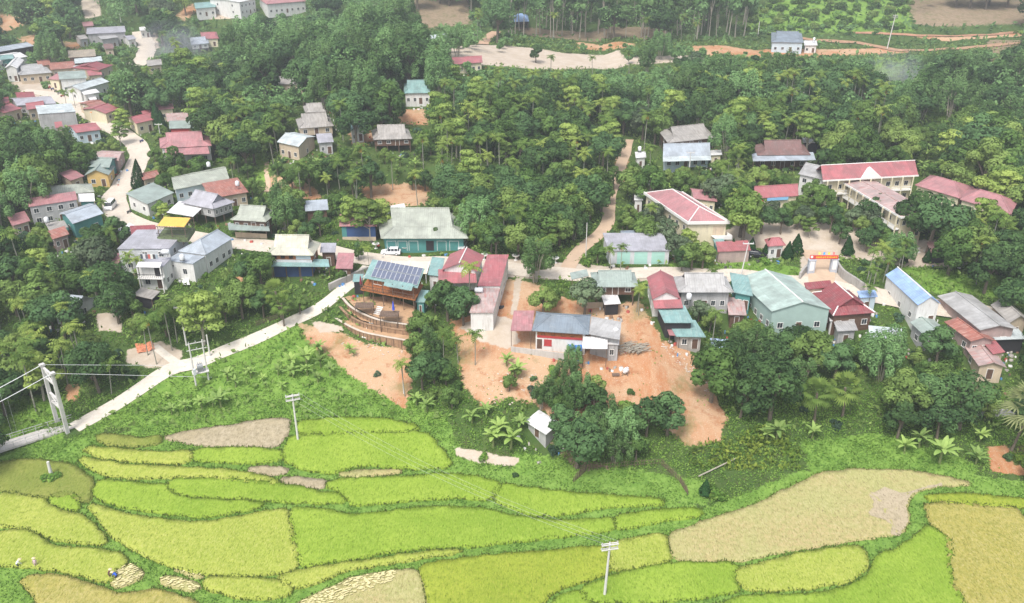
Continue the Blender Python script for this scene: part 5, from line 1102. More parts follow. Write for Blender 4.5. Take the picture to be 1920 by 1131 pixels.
def crownok(kind, x, y, s, tol=0):
    R_, h = RAD[kind]; z = T(x, y); n = 0
    for dz, dr in ((0,0),(0,.8),(0,-.8),(.45,.5),(.45,-.5),(.75,0),(-.5,.4),(-.5,-.4)):
        a, b, _ = proj(x+dr*R_*s, y, z+(h+dz*R_)*s); n += clearat(a, b)
    return n <= tol
ZONES = [
 ([(940,-40),(1400,-40),(1400,52),(1330,52),(940,48)], dict(acacia=.8, mid=.2), 1.0),
 ([(1380,65),(1440,-40),(1715,-40),(1715,66),(1540,64)], dict(sapling=1), .9),
 ([(1330,52),(1400,45),(1440,60),(1560,100),(1440,110),(1330,100)], dict(sapling=.6, bush=.4), .8),
 ([(430,-40),(770,-40),(830,170),(700,200),(430,150)], dict(bamboo=.6, broad=.25, mid=.15), 1.0),
 ([(1340,640),(1500,600),(1620,640),(1880,700),(1830,800),(1620,790),(1480,820),(1400,780),(1360,700)], dict(broad=.55, mid=.25, bamboo=.2), .8),
 ([(850,150),(1010,130),(1140,190),(1180,300),(1100,345),(820,330)], dict(areca=.42, broad=.3, mid=.18, light=.1), .85),
 ([(1420,150),(1660,150),(1660,260),(1420,250)], dict(areca=.5, broad=.3, mid=.2), .85),
 ([(-40,430),(200,560),(330,600),(330,700),(-40,700)], dict(areca=.55, mid=.25, broad=.15, light=.05), .85),
 ([(430,130),(600,150),(620,330),(430,330)], dict(areca=.35, mid=.3, broad=.2, banana=.08, light=.07), .85),
 ([(540,270),(830,270),(830,345),(540,340)], dict(banana=.4, areca=.2, fan=.12, broad=.28), .75),
 ([(1600,240),(1780,230),(1760,320),(1620,320)], dict(banana=.5, mid=.5), .8),
 ([(1350,780),(1500,780),(1500,860),(1350,900)], dict(banana=.5, bush=.5), .6),
 ([(1620,700),(1900,700),(1900,850),(1640,830)], dict(banana=.3, areca=.2, mid=.2, broad=.3), .75),
 ([(1180,290),(1420,290),(1420,360),(1180,360)], dict(areca=.45, mid=.35, banana=.2), .8),
 ([(850,690),(1030,690),(1030,860),(850,860)], dict(banana=.35, mid=.25, bush=.4), .7),
 ([(1640,90),(1925,90),(1925,240),(1640,240)], dict(broad=.3, mid=.3, bamboo=.3, bush=.1), .95),
 ([(1780,230),(1925,230),(1925,400),(1780,330)], dict(mid=.6, light=.2, broad=.2), 1.1),
 ([(-40,190),(240,230),(240,300),(60,400),(-40,400)], dict(bamboo=.5, mid=.3, broad=.2), 1.0),
]
DEF = (dict(broad=.3, mid=.27, areca=.17, bamboo=.14, light=.09, blue=.03), .95)
def zone(px, py):
    for P, d, s in ZONES:
        if inside(P, np.array([px]), np.array([py]))[0]: return d, s
    return DEF
taken = {}
def near(x, y, r):
    c = int(x//6), int(y//6)
    for i in (-1,0,1):
        for j in (-1,0,1):
            for a, b, q in taken.get((c[0]+i, c[1]+j), ()):
                if (a-x)**2+(b-y)**2 < ((r+q)*.5)**2: return True
    return False
def take(x, y, r): taken.setdefault((int(x//6), int(y//6)), []).append((x, y, r))
# ---- trees one can point to: kind, crown pixel, size, variant, label
MAN = [
 ('broad',1432,402,.8,2,None),('light',1522,418,.6,1,None),('broad',1578,428,.65,0,None),('blue',1640,402,.8,0,None),('mid',1490,388,.7,1,None),
 ('blue',1452,388,.7,1,None),('blue',1604,400,.75,0,None),('broad',1630,440,.7,2,None),
 ('mid',1138,352,.8,0,None),('broad',1128,368,.7,1,None),('mid',1152,330,.7,2,None),('mid',1186,330,.6,1,None),
 ('mid',1018,552,.85,0,'rounded bushy tree at the head of the clay yard, above the slate roof'), ('blue',1098,541,1.05,0,'dense round grey green tree left of the silver shelter'), ('broad',838,550,1.0,1,'dark leafy tree below the red gabled house'), ('broad',868,560,.95,2,'dark leafy tree in front of the stepped red house'), ('mid',815,556,.6,0,None),
 ('mid',785,600,.8,1,None),('bamboo',805,630,.75,0,None),('mid',782,648,.75,2,None),('broad',812,672,.85,0,None),('broad',790,690,.8,1,None),('mid',835,690,.6,0,None),('areca',890,628,.95,1,None),('areca',858,634,.8,0,None),('areca',830,628,.8,2,None),('areca',878,520,1.2,4,'tall areca palm rising in front of the red gabled house'),('areca',756,690,.9,2,None),('areca',920,620,.01,1,None),
 ('areca',1147,463,.85,0,'left areca palm in front of the roller shutter shop'),('areca',1165,470,.85,2,'right areca palm in front of the roller shutter shop'),('areca',1196,540,.8,1,None),('areca',1200,552,.7,3,None),('areca',1342,512,.8,2,None),('areca',1010,450,.9,0,None),('areca',1032,448,.9,1,None),('areca',1004,470,.7,2,None),('mid',1002,492,.5,0,'small tree with a bare stem on the road verge'),
 ('bush',1018,500,.8,0,None),('mid',1050,420,1.0,1,None),('mid',1070,395,1.0,2,None),('light',1030,430,.9,0,None),('broad',1000,400,1,1,None),
 ('blue',1228,398,1.0,1,None),('blue',1248,425,1.0,0,None),('blue',1268,455,.9,1,None),('light',1292,440,.8,0,None),('mid',1300,470,.8,1,None),('mid',1320,468,.8,0,None),('broad',1280,480,.6,2,None),('light',1396,372,1.5,3,'tall bright green tree standing at the left of the school yard'),('light',1398,400,1.3,3,None),('blue',1368,345,1.2,0,None),('blue',1340,350,1.0,1,None),('broad',1400,345,.8,0,None),
 ('broad',1468,405,.75,1,None),('blue',1512,396,.75,0,None),('broad',1562,400,.8,2,'dark leafy tree in the middle of the school yard'),('broad',1645,425,.7,1,None),('mid',1530,352,.95,1,None),('mid',1545,362,.9,0,None),('broad',1640,385,.8,2,None),('blue',1655,375,.9,0,None),('mid',1668,440,.7,0,None),
 ('broad',1720,395,1.5,1,'great dark spreading tree in front of the school side wing'),('broad',1755,400,1.6,2,'second great dark spreading tree, just right of the other one'),('mid',1800,420,1.4,0,None),('light',1850,390,1.2,0,None),('light',1870,420,1.1,2,None),('mid',1840,450,1.4,1,None),('broad',1885,450,1.3,0,None),('mid',1790,460,1.2,2,None),('broad',1860,490,1.2,1,None),('broad',1910,470,1.1,3,None),('broad',1908,540,1.1,0,'dark tree at the right edge beside the lawn'),
 ('cone',1441,462,1.0,0,'clipped dark conifer in front of the guard room'),('cone',1478,468,1.05,0,'first clipped conifer left of the school gate'),('cone',1495,456,1.25,0,'taller clipped conifer left of the school gate'),('cone',1592,460,1.15,0,'clipped conifer right of the school gate'),('cone',1695,478,.9,0,'clipped conifer left of the dark brown shelter'),('cone',1741,478,.85,0,'clipped conifer before the dark brown shelter'),('cone',1376,462,1,0,'dark conifer above the red vehicle shelter'),('cone',1410,457,.8,0,None),
 ('cone',258,342,.95,1,'bushy conifer at the road bend opposite the yellow gabled shop'),('cone',292,230,.95,1,'tall conifer left of the striped roof'),('cone',305,243,.9,1,'second tall conifer beside the red walled shed'),('broad',178,432,.9,0,None),('broad',215,425,.85,1,None),('broad',165,470,.8,2,None),('broad',190,450,.75,1,None),('broad',175,520,.8,1,None),('areca',245,474,.85,0,None),('areca',256,488,.85,1,None),('areca',240,492,.8,2,None),('areca',202,434,.85,1,None),('areca',190,380,.8,1,None),
 ('light',655,385,1.15,0,None),('light',690,395,1.2,1,None),('light',715,398,1.0,2,None),('mid',640,372,.9,0,None),('mid',545,368,1.1,1,'tall leafy tree between the two stilt houses above the road'),('broad',598,412,.7,1,None),('broad',572,425,.6,0,None),('mid',758,432,.5,0,None),('mid',818,438,.65,1,None),('mid',852,430,.55,0,None),('areca',680,462,.6,1,None),('areca',690,470,.55,2,None),('mid',672,470,.4,0,None),
 ('mid',485,490,1.0,1,None),('broad',465,500,.8,0,None),('fan',522,548,.95,0,None),('fan',528,570,.8,0,None),('broad',490,560,.7,1,None),('mid',560,565,.5,0,None),('mid',470,540,.7,2,None),('mid',440,540,.8,0,None),('banana',410,545,.9,0,None),('areca',400,560,.8,0,None),('areca',345,570,.9,1,None),('areca',352,572,.9,3,None),('broad',235,520,.7,0,None),('mid',640,512,.35,0,None),
 ('banana',397,748,1.0,0,None),('banana',345,757,.95,1,None),('banana',376,752,.95,2,None),('banana',412,745,1.15,1,None),('banana',440,712,1,0,None),('banana',468,695,1,1,None),('banana',425,700,.95,2,None),('banana',548,690,1.1,0,None),('banana',573,665,1.15,1,None),('banana',598,650,1.1,2,None),('banana',600,672,1.0,0,None),('banana',575,690,1.0,1,None),('banana',617,690,1.0,2,None),('banana',545,672,1.0,1,None),('banana',520,690,.7,0,None),('banana',595,705,.9,1,None),('banana',320,765,.6,2,None),('banana',313,738,.5,0,None),('banana',655,650,.8,0,None),('banana',663,660,.6,1,None),('banana',492,706,.5,1,None),('banana',498,720,.5,2,None),('banana',528,720,.55,0,None),
 ('banana',885,775,1.2,0,None),('banana',912,765,1.1,1,None),('banana',935,800,1.3,2,None),('banana',958,815,1.3,0,None),('banana',925,815,1.2,1,None),('banana',975,790,1.1,2,None),('banana',780,745,1.0,1,None),('banana',800,755,1,0,None),('banana',970,690,1.1,1,None),('banana',950,670,.9,0,None),('mid',965,690,.35,0,None),('mid',955,712,.4,1,None),
 ('bamboo',1040,722,.8,0,None),('bamboo',1062,690,.7,1,None),('bamboo',1075,735,.9,2,None),('broad',1088,720,.8,0,None),('broad',1118,745,.9,1,None),('bamboo',1140,765,.9,0,None),('bamboo',1172,800,.95,3,'drooping dark bamboo clump in the middle of the ravine'),('bamboo',1155,825,.85,1,None),('broad',1215,770,1.0,2,None),('broad',1255,765,1.05,1,'dark spreading tree against the bare clay slope'),('bamboo',1015,735,.7,2,None),('broad',1055,780,.8,1,None),('light',1075,800,.55,3,None),('bamboo',1125,800,.8,2,None),('mid',1195,830,.7,1,None),('broad',1100,790,.8,3,None),('bamboo',1075,660,.55,1,None),('mid',1180,770,.7,0,None),('mid',1050,760,.6,3,None),
 ('fan',1537,735,1.0,0,'fan palm with a shaggy stem at the edge of the dense wood, left one'),('fan',1592,722,1.05,1,'leaning fan palm at the edge of the dense wood, right one'),
 ('bamboo',1640,640,1.0,0,'bamboo clump with many bare brown culms among the houses'),('bamboo',1680,645,.95,2,None),('bamboo',1660,665,.9,1,None),('broad',1765,640,1.0,1,'very dark round tree beside the striped tin roof'),('bare',1830,720,1.2,0,'leafless grey tree left of the big pale palm'),
 ('banana',1700,830,1.25,0,None),('banana',1728,818,1.4,1,None),('banana',1768,842,1.3,2,None),('banana',1835,850,1.2,0,None),('banana',1460,805,1.2,2,None),('banana',1525,805,1.1,1,None),('banana',1440,808,1.0,0,None),('cone',1322,912,.75,0,'dark round shrub by the big stubble field'),('bush',1345,925,1.2,2,None),('bush',97,893,1.0,2,'small bush around the short pole in the olive plot'),
 ('bush',965,890,.5,1,None),('bush',1890,855,.8,1,None),('cone',1375,430,.01,0,None),('areca',1636,472,1.0,1,None),('areca',1652,468,1.0,2,None),('areca',1664,485,.9,0,None),('areca',1630,515,.9,3,None),('areca',1645,500,.8,4,None),('areca',1672,470,.9,1,None),('areca',1690,480,.9,2,None),('areca',1636,540,.8,1,None),('blue',1312,575,.65,1,None),('mid',1398,612,.7,0,None),
 ('broad',1280,115,1.1,0,None),('bamboo',1240,75,1.3,1,'tall pale bamboo clump standing in front of the bare yard'),('bamboo',1215,105,1.2,2,None),('areca',1033,108,1.1,1,None),('areca',1112,112,1,2,None),('broad',1005,95,.8,1,None),
 ('light',820,190,1.5,0,'large light green tree right of the teal roofed forest house'),('light',835,215,1.4,1,None),('light',1140,215,1.2,0,None),('light',1125,260,1.2,2,None),('broad',645,190,1.5,2,'big dark round tree in the middle of the wood'),('broad',690,185,1.4,1,None),('broad',665,225,1.3,3,None),('cone',640,222,.8,1,None),('bamboo',1700,190,1.5,0,'very dark tall bamboo clump on the right hillside'),('bamboo',1780,110,1.3,1,None),('bamboo',1835,115,1.3,2,None),('bamboo',1790,160,1.4,3,None),
 ('mid',230,160,1.3,0,None),('mid',250,150,1.2,1,None),('bamboo',245,130,1.1,1,None),('areca',118,170,.9,0,None),('areca',135,172,.9,1,None),('light',225,215,1.0,0,None),('light',220,240,.9,1,None),('mid',320,300,1.0,2,None),('mid',350,345,.01,0,None),('mid',335,320,.9,0,None),('mid',310,335,.8,1,None),('mid',375,305,.9,1,None),('mid',300,385,.6,0,None),('light',308,390,.6,0,None),('mid',455,470,.01,0,None),
]
for k, px, py, s, v, lab in MAN:
    if s < .05: continue
    if k == 'banana': s *= rnd.uniform(.75, 1.1)
    if 1000 < px < 1300 and 640 < py < 850 and k != 'banana':
        s *= .86
        if k == 'broad' and v in (0, 3): k = 'bamboo'; v = 1
    p = hit(px, py, RAD[k][1]*s); plant(k, p.x, p.y, s, v, lab); take(p.x, p.y, RAD[k][0]*s*1.1)
# big pale palm at the right edge
p = hit(1893, 850); LEAF['pale'] = leafmat('leaf_pale', (.2,.24,.1), (.42,.46,.22), (.4,.4,.2), .2); KIND['pale'] = ('fan_palm', 'palm', [m_fan(3, 9.5, 5.0, 'pale', 30, lean=(1.3,0))]); RAD['pale'] = (4.5, 9.5); WORDS['pale'] = 'pale fan palm'
plant('pale', p.x, p.y, 1.0, 0, 'large pale yellow green palm leaning in at the right edge', rot=0)
# ---- the woods
CAP = dict(broad=290, mid=280, light=90, bamboo=170, areca=280, acacia=140, bush=160, sapling=260, banana=110, fan=20, blue=40)
CNT = {}; REST = []
ys = 106.0; cand = []
while ys < 760:
    spc = 4.3+max(0, ys-140)*.0095; xm = ys*.66+14; x = -xm
    while x < xm: cand.append((x+rnd.uniform(-.42,.42)*spc, ys+rnd.uniform(-.42,.42)*spc)); x += spc
    ys += spc*.92
cand.sort(key=lambda c: c[1])
FB = [(min(p[0] for p in f)-1, max(p[0] for p in f)+1, min(p[1] for p in f)-1, max(p[1] for p in f)+1, f) for f in FOOT]
RP = np.array([(x, y, w) for L_, w in ROADLINES for x, y in L_])
def blocked(x, y, r):
    if (np.hypot(RP[:, 0]-x, RP[:, 1]-y) < RP[:, 2]*.5+r*.35).any(): return True
    return any(a < x < b and c < y < d and inside(f, np.array([x]), np.array([y]))[0] for a, b, c, d, f in FB)
for x, y in cand:
    z = T(x, y); px, py, d = proj(x, y, z+6)
    if not (-60 < px < 1980 and -60 < py < 960) or (py > 850 and not 0 < px < 1900): continue
    dist, zs = zone(px, py); ks = list(dist); k = rnd.choices(ks, [dist[a] for a in ks])[0]
    s = zs*rnd.uniform(.8, 1.35)*(1.08+min(.55, max(0, y-195)*.0026)); r = RAD[k][0]*s
    if k == 'areca': s = rnd.uniform(.9, 1.35)*(1+.15*(y > 250)); r = 1.4
    if blocked(x, y, r): continue
    ok = crownok(k, x, y, s)
    if not ok:
        for k2, s2 in (('mid', .55), ('bush', 1.0), ('bush', .6)):
            if crownok(k2, x, y, s2): k, s, r, ok = k2, s2*rnd.uniform(.85,1.1), RAD[k2][0]*s2, True; break
    if not ok: continue
    if near(x, y, min(r, 6.5)*(.6 if k != 'areca' else .5)*1.5): continue
    take(x, y, min(r, 6.5)*(.6 if k != 'areca' else .5)*1.5)
    CNT[k] = CNT.get(k, 0)+1
    if CNT[k] > CAP.get(k, 200): REST.append((k, x, y, s)); continue
    plant(k, x, y, s)
nb = 0
for f in FOOT:      # shrubs against the walls
    c = [Vector((q[0], q[1])) for q in f]
    if c[0].y > 300: continue
    for a, b, dens in ((c[0], c[1], .16), (c[1], c[2], .12), (c[3], c[0], .12)):
        for _ in range(int((b-a).length*dens)+1):
            p = a.lerp(b, rnd.uniform(.03, .97)); o_ = Vector(((b-a).y, -(b-a).x)).normalized()*rnd.uniform(.1, .9); p = p+o_; px, py, _d = proj(p.x, p.y, T(p.x, p.y))
            if (np.hypot(RP[:, 0]-p.x, RP[:, 1]-p.y) < RP[:, 2]*.5+.7).any() or rnd.random() < .35 or nb > 110 or (860 < px < 1260 and 520 < py < 700) or not (0 < px < 1920): continue
            k_ = rnd.choice(('bush', 'bush', 'bush', 'banana')); nb += 1; plant(k_, p.x, p.y, rnd.uniform(.5, .95))
print('PLANTS', CNT, 'rest', len(REST))
# ---- the rest of the far wood as one mass
if REST:
    for key, kinds in (('mid', None),):
        Vs, Fs, Ts, n0 = [], [], [], 0
        for k, x, y, s in REST:
            r, h = RAD[k]; r *= s; h *= s; lob = [(x+rnd.uniform(-.5,.5)*r, y+rnd.uniform(-.5,.5)*r, T(x,y)+h*rnd.uniform(.75,1.1), r*.6, r*.6, r*.5) for _ in range(5)]
            V, Fq, t = crown(lob, 260, 1.1, jit=.5); Vs.append(V); Fs.append(Fq+n0); Ts.append(t); n0 += len(V)
        V = np.concatenate(Vs); c = V.mean(0); o = obj('woods', npmesh('woods', V-c, np.concatenate(Fs), LEAF['bamboo'], np.concatenate(Ts)), loc=tuple(c)); tag(o, 'far wood of mixed trees merging into one mass on the rising ground', kind='stuff')
# ---- ground cover: weeds and leaves over every green slope, thin grass on the dikes
def cover(name, n, y0, y1, key, s, hgt, seed, kind='grass', test=None, up=.4):
    x = nr.uniform(-1, 1, n); y = np.sqrt(nr.uniform(y0**2, y1**2, n)); x = x*(y*.68+10)
    ok = np.ones(n, bool)
    for q, PB in PLOTW:
        xs = [p[0] for p in PB]; ys_ = [p[1] for p in PB]; i = np.where((x > min(xs)) & (x < max(xs)) & (y > min(ys_)) & (y < max(ys_)))[0]
        if len(i): ok[i[inside(PB, x[i], y[i])]] = False
    for ch, fe, P in PATCH:
        if ch in (0, 1) or (ch == 2 and y0 > 300):
            P = wpoly(P); i = np.where(ok)[0]; ok[i[inside(P, x[i], y[i]) & ((nr.rand(len(i)) < .975) | (ch != 0) | (np.sin(x[i]*.45+1)*np.sin(y[i]*.5) < .1))]] = False
    for a, b, c, d, f in FB: 
        i = np.where((x > a) & (x < b) & (y > c) & (y < d))[0]
        if len(i): ok[i[inside(f, x[i], y[i])]] = False
    x, y = x[ok], y[ok]
    for i in range(0, len(RP), 2):
        k = np.hypot(x-RP[i, 0], y-RP[i, 1]) > RP[i, 2]*.5+.25; x, y = x[k], y[k]
    # clumping
    c = np.sin(x*.53+seed)*np.sin(y*.61+2*seed)+np.sin(x*1.31)*np.sin(y*1.13+seed)*.7; k = nr.rand(len(x)) < np.clip(.6+.45*c, .18, 1); x, y = x[k], y[k]
    if test is not None: k = test(x, y); x, y = x[k], y[k]
    m = len(x); hh = hgt*nr.uniform(.2, 1, m)*(1+.5*np.sin(x*.9)*np.sin(y*.8)); P = np.stack([x, y, terr(x, y)+hh], 1)
    N_ = rdir(m, up); V, Fq = leaves(P, N_, s*nr.uniform(.6, 1.5, m), .5); tt = np.clip(.5+.3*np.sin(x*.35+seed)*np.sin(y*.3)+nr.normal(0, .2, m), 0, 1)
    cc = V.mean(0); o = obj(name, npmesh(name, V-cc, Fq, LEAF[key], tt), loc=tuple(cc)); print(name, m); return o
cropP = [wpoly(P) for P in ([(1290,850),(1360,820),(1440,800),(1500,830),(1500,890),(1400,935),(1330,955),(1295,930)], [(1860,840),(1925,838),(1925,900),(1870,895)])]
o = cover('crops', 60000, 118, 150, 'crop', .75, .9, 3.3, test=lambda x, y: inside(cropP[0], x, y) | inside(cropP[1], x, y)); tag(o, 'low leafy crops in the garden patches beside the fields', kind='stuff')
o = cover('grass', 170000, 75, 138, 'weed', .34, .3, 1.0); tag(o, 'weeds and grass on the dikes between the rice plots', kind='stuff')
o = cover('undergrowth', 230000, 118, 215, 'weed', .4, .38, 2.3); tag(o, 'green undergrowth over the slopes and verges', kind='stuff')
o = cover('undergrowth', 110000, 128, 430, 'mid', 1.0, 1.2, 4.1); tag(o, 'darker leafy undergrowth below the trees', kind='stuff')

o = cover('undergrowth', 60000, 380, 800, 'bamboo', 2.2, 1.6, 5.2); tag(o, 'rough scrub on the far open ground', kind='stuff')
# dark ragged rice stems and grass along every plot edge
V, Fq, tt = [], [], []
for key, PB in PLOTW:
    n = len(PB); lo = .1 if key in 'bs' else .38
    for i in range(n):
        a, b = Vector(PB[i]), Vector(PB[(i+1) % n]); L2 = (b-a).length
        for j in range(int(L2*7)+1):
            p = a.lerp(b, rnd.random())+Vector((rnd.uniform(-.3,.3), rnd.uniform(-.3,.3))); z = T(p.x, p.y)+lo-.15; h_ = rnd.uniform(.2, .55); w_ = rnd.uniform(.06,.16); q = rnd.random()*3.14; c, s_ = math.cos(q)*w_, math.sin(q)*w_; n0 = len(V)
            V += [(p.x-c, p.y-s_, z), (p.x+c, p.y+s_, z), (p.x+c*.3+rnd.uniform(-.15,.15), p.y+rnd.uniform(-.15,.15), z+h_), (p.x-c*.6, p.y-s_*.6, z+h_*.5)]; Fq.append((n0,n0+1,n0+2,n0+3)); tt.append(rnd.random())
V = np.array(V); c = V.mean(0); LEAF['edge'] = leafmat('leaf_edge', (.12,.17,.04), (.26,.34,.08), (.2,.2,.05), .2)
o = obj('dike_grass', npmesh('dike_grass', V-c, np.array(Fq), LEAF['edge'], np.array(tt)), loc=tuple(c)); tag(o, 'dull olive grass and stems along the edges of the rice plots', kind='stuff')
# ================================================ poles, bridge, walls, vehicles, people
def lathe(prof, n=12, M=None, c=(0,0)):
    q = MB()
    for (r0, z0), (r1, z1) in zip(prof, prof[1:]):
        for k in range(n):
            a, b = 2*math.pi*k/n, 2*math.pi*(k+1)/n
            P = [(c[0]+r0*math.cos(a), c[1]+r0*math.sin(a), z0), (c[0]+r0*math.cos(b), c[1]+r0*math.sin(b), z0), (c[0]+r1*math.cos(b), c[1]+r1*math.sin(b), z1), (c[0]+r1*math.cos(a), c[1]+r1*math.sin(a), z1)]
            q.quad(*[M(*p) if M else p for p in P])
    return q
PC = mat('pole_concrete', (.6,.59,.57), var=.08); PORC = mat('insulator', (.5,.5,.52), rough=.3)
def solveh(p, ty):
    lo, hi = 0, 40
    for _ in range(40):
        m = (lo+hi)/2
        if proj(p.x, p.y, p.z+m)[1] > ty: lo = m
        else: hi = m
    return lo
def pole(bx, by, ty, label, arms=2, r=.17, az=0, lean=(0,0), name='power_pole'):
    p = hit(bx, by); h = solveh(p, ty); par = empty(name, p, label, 'power pole' if name == 'power_pole' else 'post', 'concrete power poles' if name == 'power_pole' else None)
    tp = p+Vector((lean[0], lean[1], h)); q = MB(); q.tube([p-Vector((0,0,.8)), tp], [r*1.25, r*.8], 8); q.build('shaft', PC, par)
    d = Vector((math.cos(az), math.sin(az), 0)); e = Vector((-d.y, d.x, 0))
    for k in range(arms):
        c = tp-Vector((0,0,.25+.8*k)); q = MB(); M = lambda a, b, z: tuple(c+d*a+e*b+Vector((0,0,z)))
        q.box(-1.2,1.2,-.06+.16,.06+.16,-.06,.06,M); q.box(-1.2,1.2,-.22,-.1,-.06,.06,M); a_ = q.build('cross_arm', PC, par)
        for x in (-1.1,0,1.1):
            w = MB(); w.tube([c+d*x+Vector((0,0,.05)), c+d*x+Vector((0,0,.4))], [.09,.06], 6); w.build('insulator', PORC, a_)
    return tp
t1 = pole(559,827,740,'concrete power pole with a double cross arm at the top of the rice terraces', az=.35)
t2 = pole(1133,1118,1018,'tall concrete power pole among the rice plots at the bottom', az=.2, lean=(.35,0))
t3 = pole(1663,92,28,'far leaning power pole on the red track', r=.22, lean=(1.2,0)); 
pole(350,648,575,'pole among palms above the transformer', arms=1); pole(394,668,628,'lone pole beside the transformer platform', arms=0)
pole(1388,519,455,'street pole on the lawn behind the warehouse', arms=1, r=.13, lean=(.9,0)); pole(1290,345,285,'pole standing below the pale blue porch house', arms=1, r=.14)
pole(111,62,24,'far pole on the upper left hill', arms=1, r=.2); pole(303,268,232,'lamp pole beside the big pink roofed house', arms=1, r=.13); pole(1098,488,418,'thin pole beside the uphill lane', arms=0, r=.1)
pole(1421,68,40,'far thin pole near the young plantation', arms=0, r=.18); pole(283,58,35,'far pole at the upper street', arms=1, r=.2); pole(227,42,24,'far pole beside the gravel lane', arms=1, r=.2)
pole(97,893,866,'short grey post standing in the olive rice plot', arms=0, r=.28, name='post')
pole(757,738,682,'bare pole at the foot of the clay bank', arms=0, r=.09); pole(1056,845,800,'short pole left of the ravine trees', arms=0, r=.1)
def wire(a, b, sag, label, r=.018, name='cable', cat='cable', n=14):
    q = MB(); q.tube([a.lerp(b, k/n)-Vector((0,0,sag*4*(k/n)*(1-k/n))) for k in range(n+1)], r, 4); tag(q.build(name, mat('cable_grey',(.45,.46,.47),var=.05) if 'cable_grey' not in bpy.data.materials else bpy.data.materials['cable_grey'], None, base=a), label, cat)
for k_, o_ in enumerate((-1.1, 0, 1.1)):
    wire(t1+Vector((o_,.3*o_,.15)), t2+Vector((o_,.2*o_,.15)), 2.2, ('left','middle','right')[k_]+' wire slung between the terrace pole and the bottom power pole', r=.012)
# transformer
pa, pb = hit(391,722), hit(369,724); pl_ = hit(368,724); pr = hit(392,716)
h = solveh(pr, 637); par = empty('transformer_station', (pl_+pr)/2, 'transformer on a platform between two concrete poles beside the pale road', 'transformer')
for p in (pl_, pr):
    q = MB(); q.tube([p-Vector((0,0,.8)), p+Vector((0,0,h))], [.19,.13], 8); q.build('pole', PC, par)
q = MB(); d = (pr-pl_); d.z = 0; L_ = d.length; d.normalize(); e = Vector((-d.y,d.x,0)); z0 = max(pl_.z, pr.z); M = lambda a, b, z: tuple(Vector((pl_.x,pl_.y,z0))+d*a+e*b+Vector((0,0,z)))
q.box(-.3,L_+.3,-.8,.8,h*.28,h*.28+.15,M); q.build('platform', PC, par); q = MB(); q.box(L_*.3,L_*.75,-.5,.5,h*.28+.15,h*.28+1.5,M)
for k in range(7): q.box(L_*.3+k*L_*.07,L_*.32+k*L_*.07,-.65,.65,h*.28+.3,h*.28+1.3,M)
t_ = q.build('transformer_tank', mat('transformer_grey',(.35,.37,.38)), par)
for k in range(3): q = MB(); x = L_*(.38+.14*k); q.tube([M(x,0,h*.28+1.5),M(x,0,h*.28+2.1)],[.1,.06],6); q.build('bushing', PORC, t_)
q = MB(); q.box(-.15,.35,-1.3,-.7,h*.28+.1,h*.28+1.3,M); q.build('switch_cabinet', mat('cabinet',(.5,.53,.55)), par)
for zz in (.62,.8,.95):
    q = MB(); q.box(-.6,L_+.6,-.06,.06,h*zz,h*zz+.12,M); a_ = q.build('cross_arm', PC, par)
    for x in (0,L_*.5,L_): w = MB(); w.tube([M(x,0,h*zz+.12),M(x,0,h*zz+.5)],[.09,.06],6); w.build('insulator', PORC, a_)
# bridge
A, B = hit(127,812), hit(107,791); h = solveh(A, 702); par = empty('suspension_bridge', (A+B)/2, 'concrete towered suspension footbridge with its deck leaving at the left edge', 'bridge'); zb = min(A.z, B.z)
Q = Frame(Vector((A.x,A.y,zb)), B-A if 0 else Vector((B.x-A.x,B.y-A.y,0)), Vector((1,0,0)), zb); ud = Q.u; vd = Vector((ud.y,-ud.x,0))
wd = Q.W; TM = lambda a, b, z: tuple(Vector((A.x,A.y,zb))+ud*a+vd*b+Vector((0,0,z)))
BC = mat('bridge_concrete', (.55,.54,.52), var=.12, stain=(.3,.29,.27), stain_amt=.5, bump=.2)
for x in (0, wd):
    q = MB(); q.box(x-.3,x+.3,-.3,.3,-3,h*.5,TM); q.hexa([TM(x-.3,-.3,h*.5),TM(x+.3,-.3,h*.5),TM(x+.3,.3,h*.5),TM(x-.3,.3,h*.5)],[TM(x-.24,-.24,h),TM(x+.24,-.24,h),TM(x+.24,.24,h),TM(x-.24,.24,h)]); q.box(x-.42,x+.42,-.42,.42,h,h+.35,TM); q.build('tower_leg', BC, par)
for z0, z1 in ((h*.42,h*.55),(h*.83,h*.97)):
    q = MB(); q.box(.42,wd-.42,-.2,.2,z0-.2,z0,TM); q.box(.42,wd-.42,-.2,.2,z1,z1+.2,TM)
    q.tube([TM(.42,0,z0),TM(wd-.42,0,z1)],.13,4); q.tube([TM(.42,0,z1),TM(wd-.42,0,z0)],.13,4); q.tube([TM(wd/2,0,z0),TM(wd/2,0,z1)],.1,4); q.build('cross_brace', BC, par)
E0 = hit(140,803); Cc = Vector(TM(wd/2, 0, 0)); dd = onz(-60,872,zb+.2)-onz(132,812,zb+.2); dd.z = 0; Ld = dd.length+12; dn = dd.normalized(); sn = Vector((-dn.y,dn.x,0)); DM = lambda a, b, z: tuple(Vector((Cc.x,Cc.y,zb+.25))+dn*a+sn*b+Vector((0,0,z-.01*a)))
q = MB(); q.box(-5,Ld,-1.5,1.5,-.35,0,DM); q.build('deck', CONC, par)
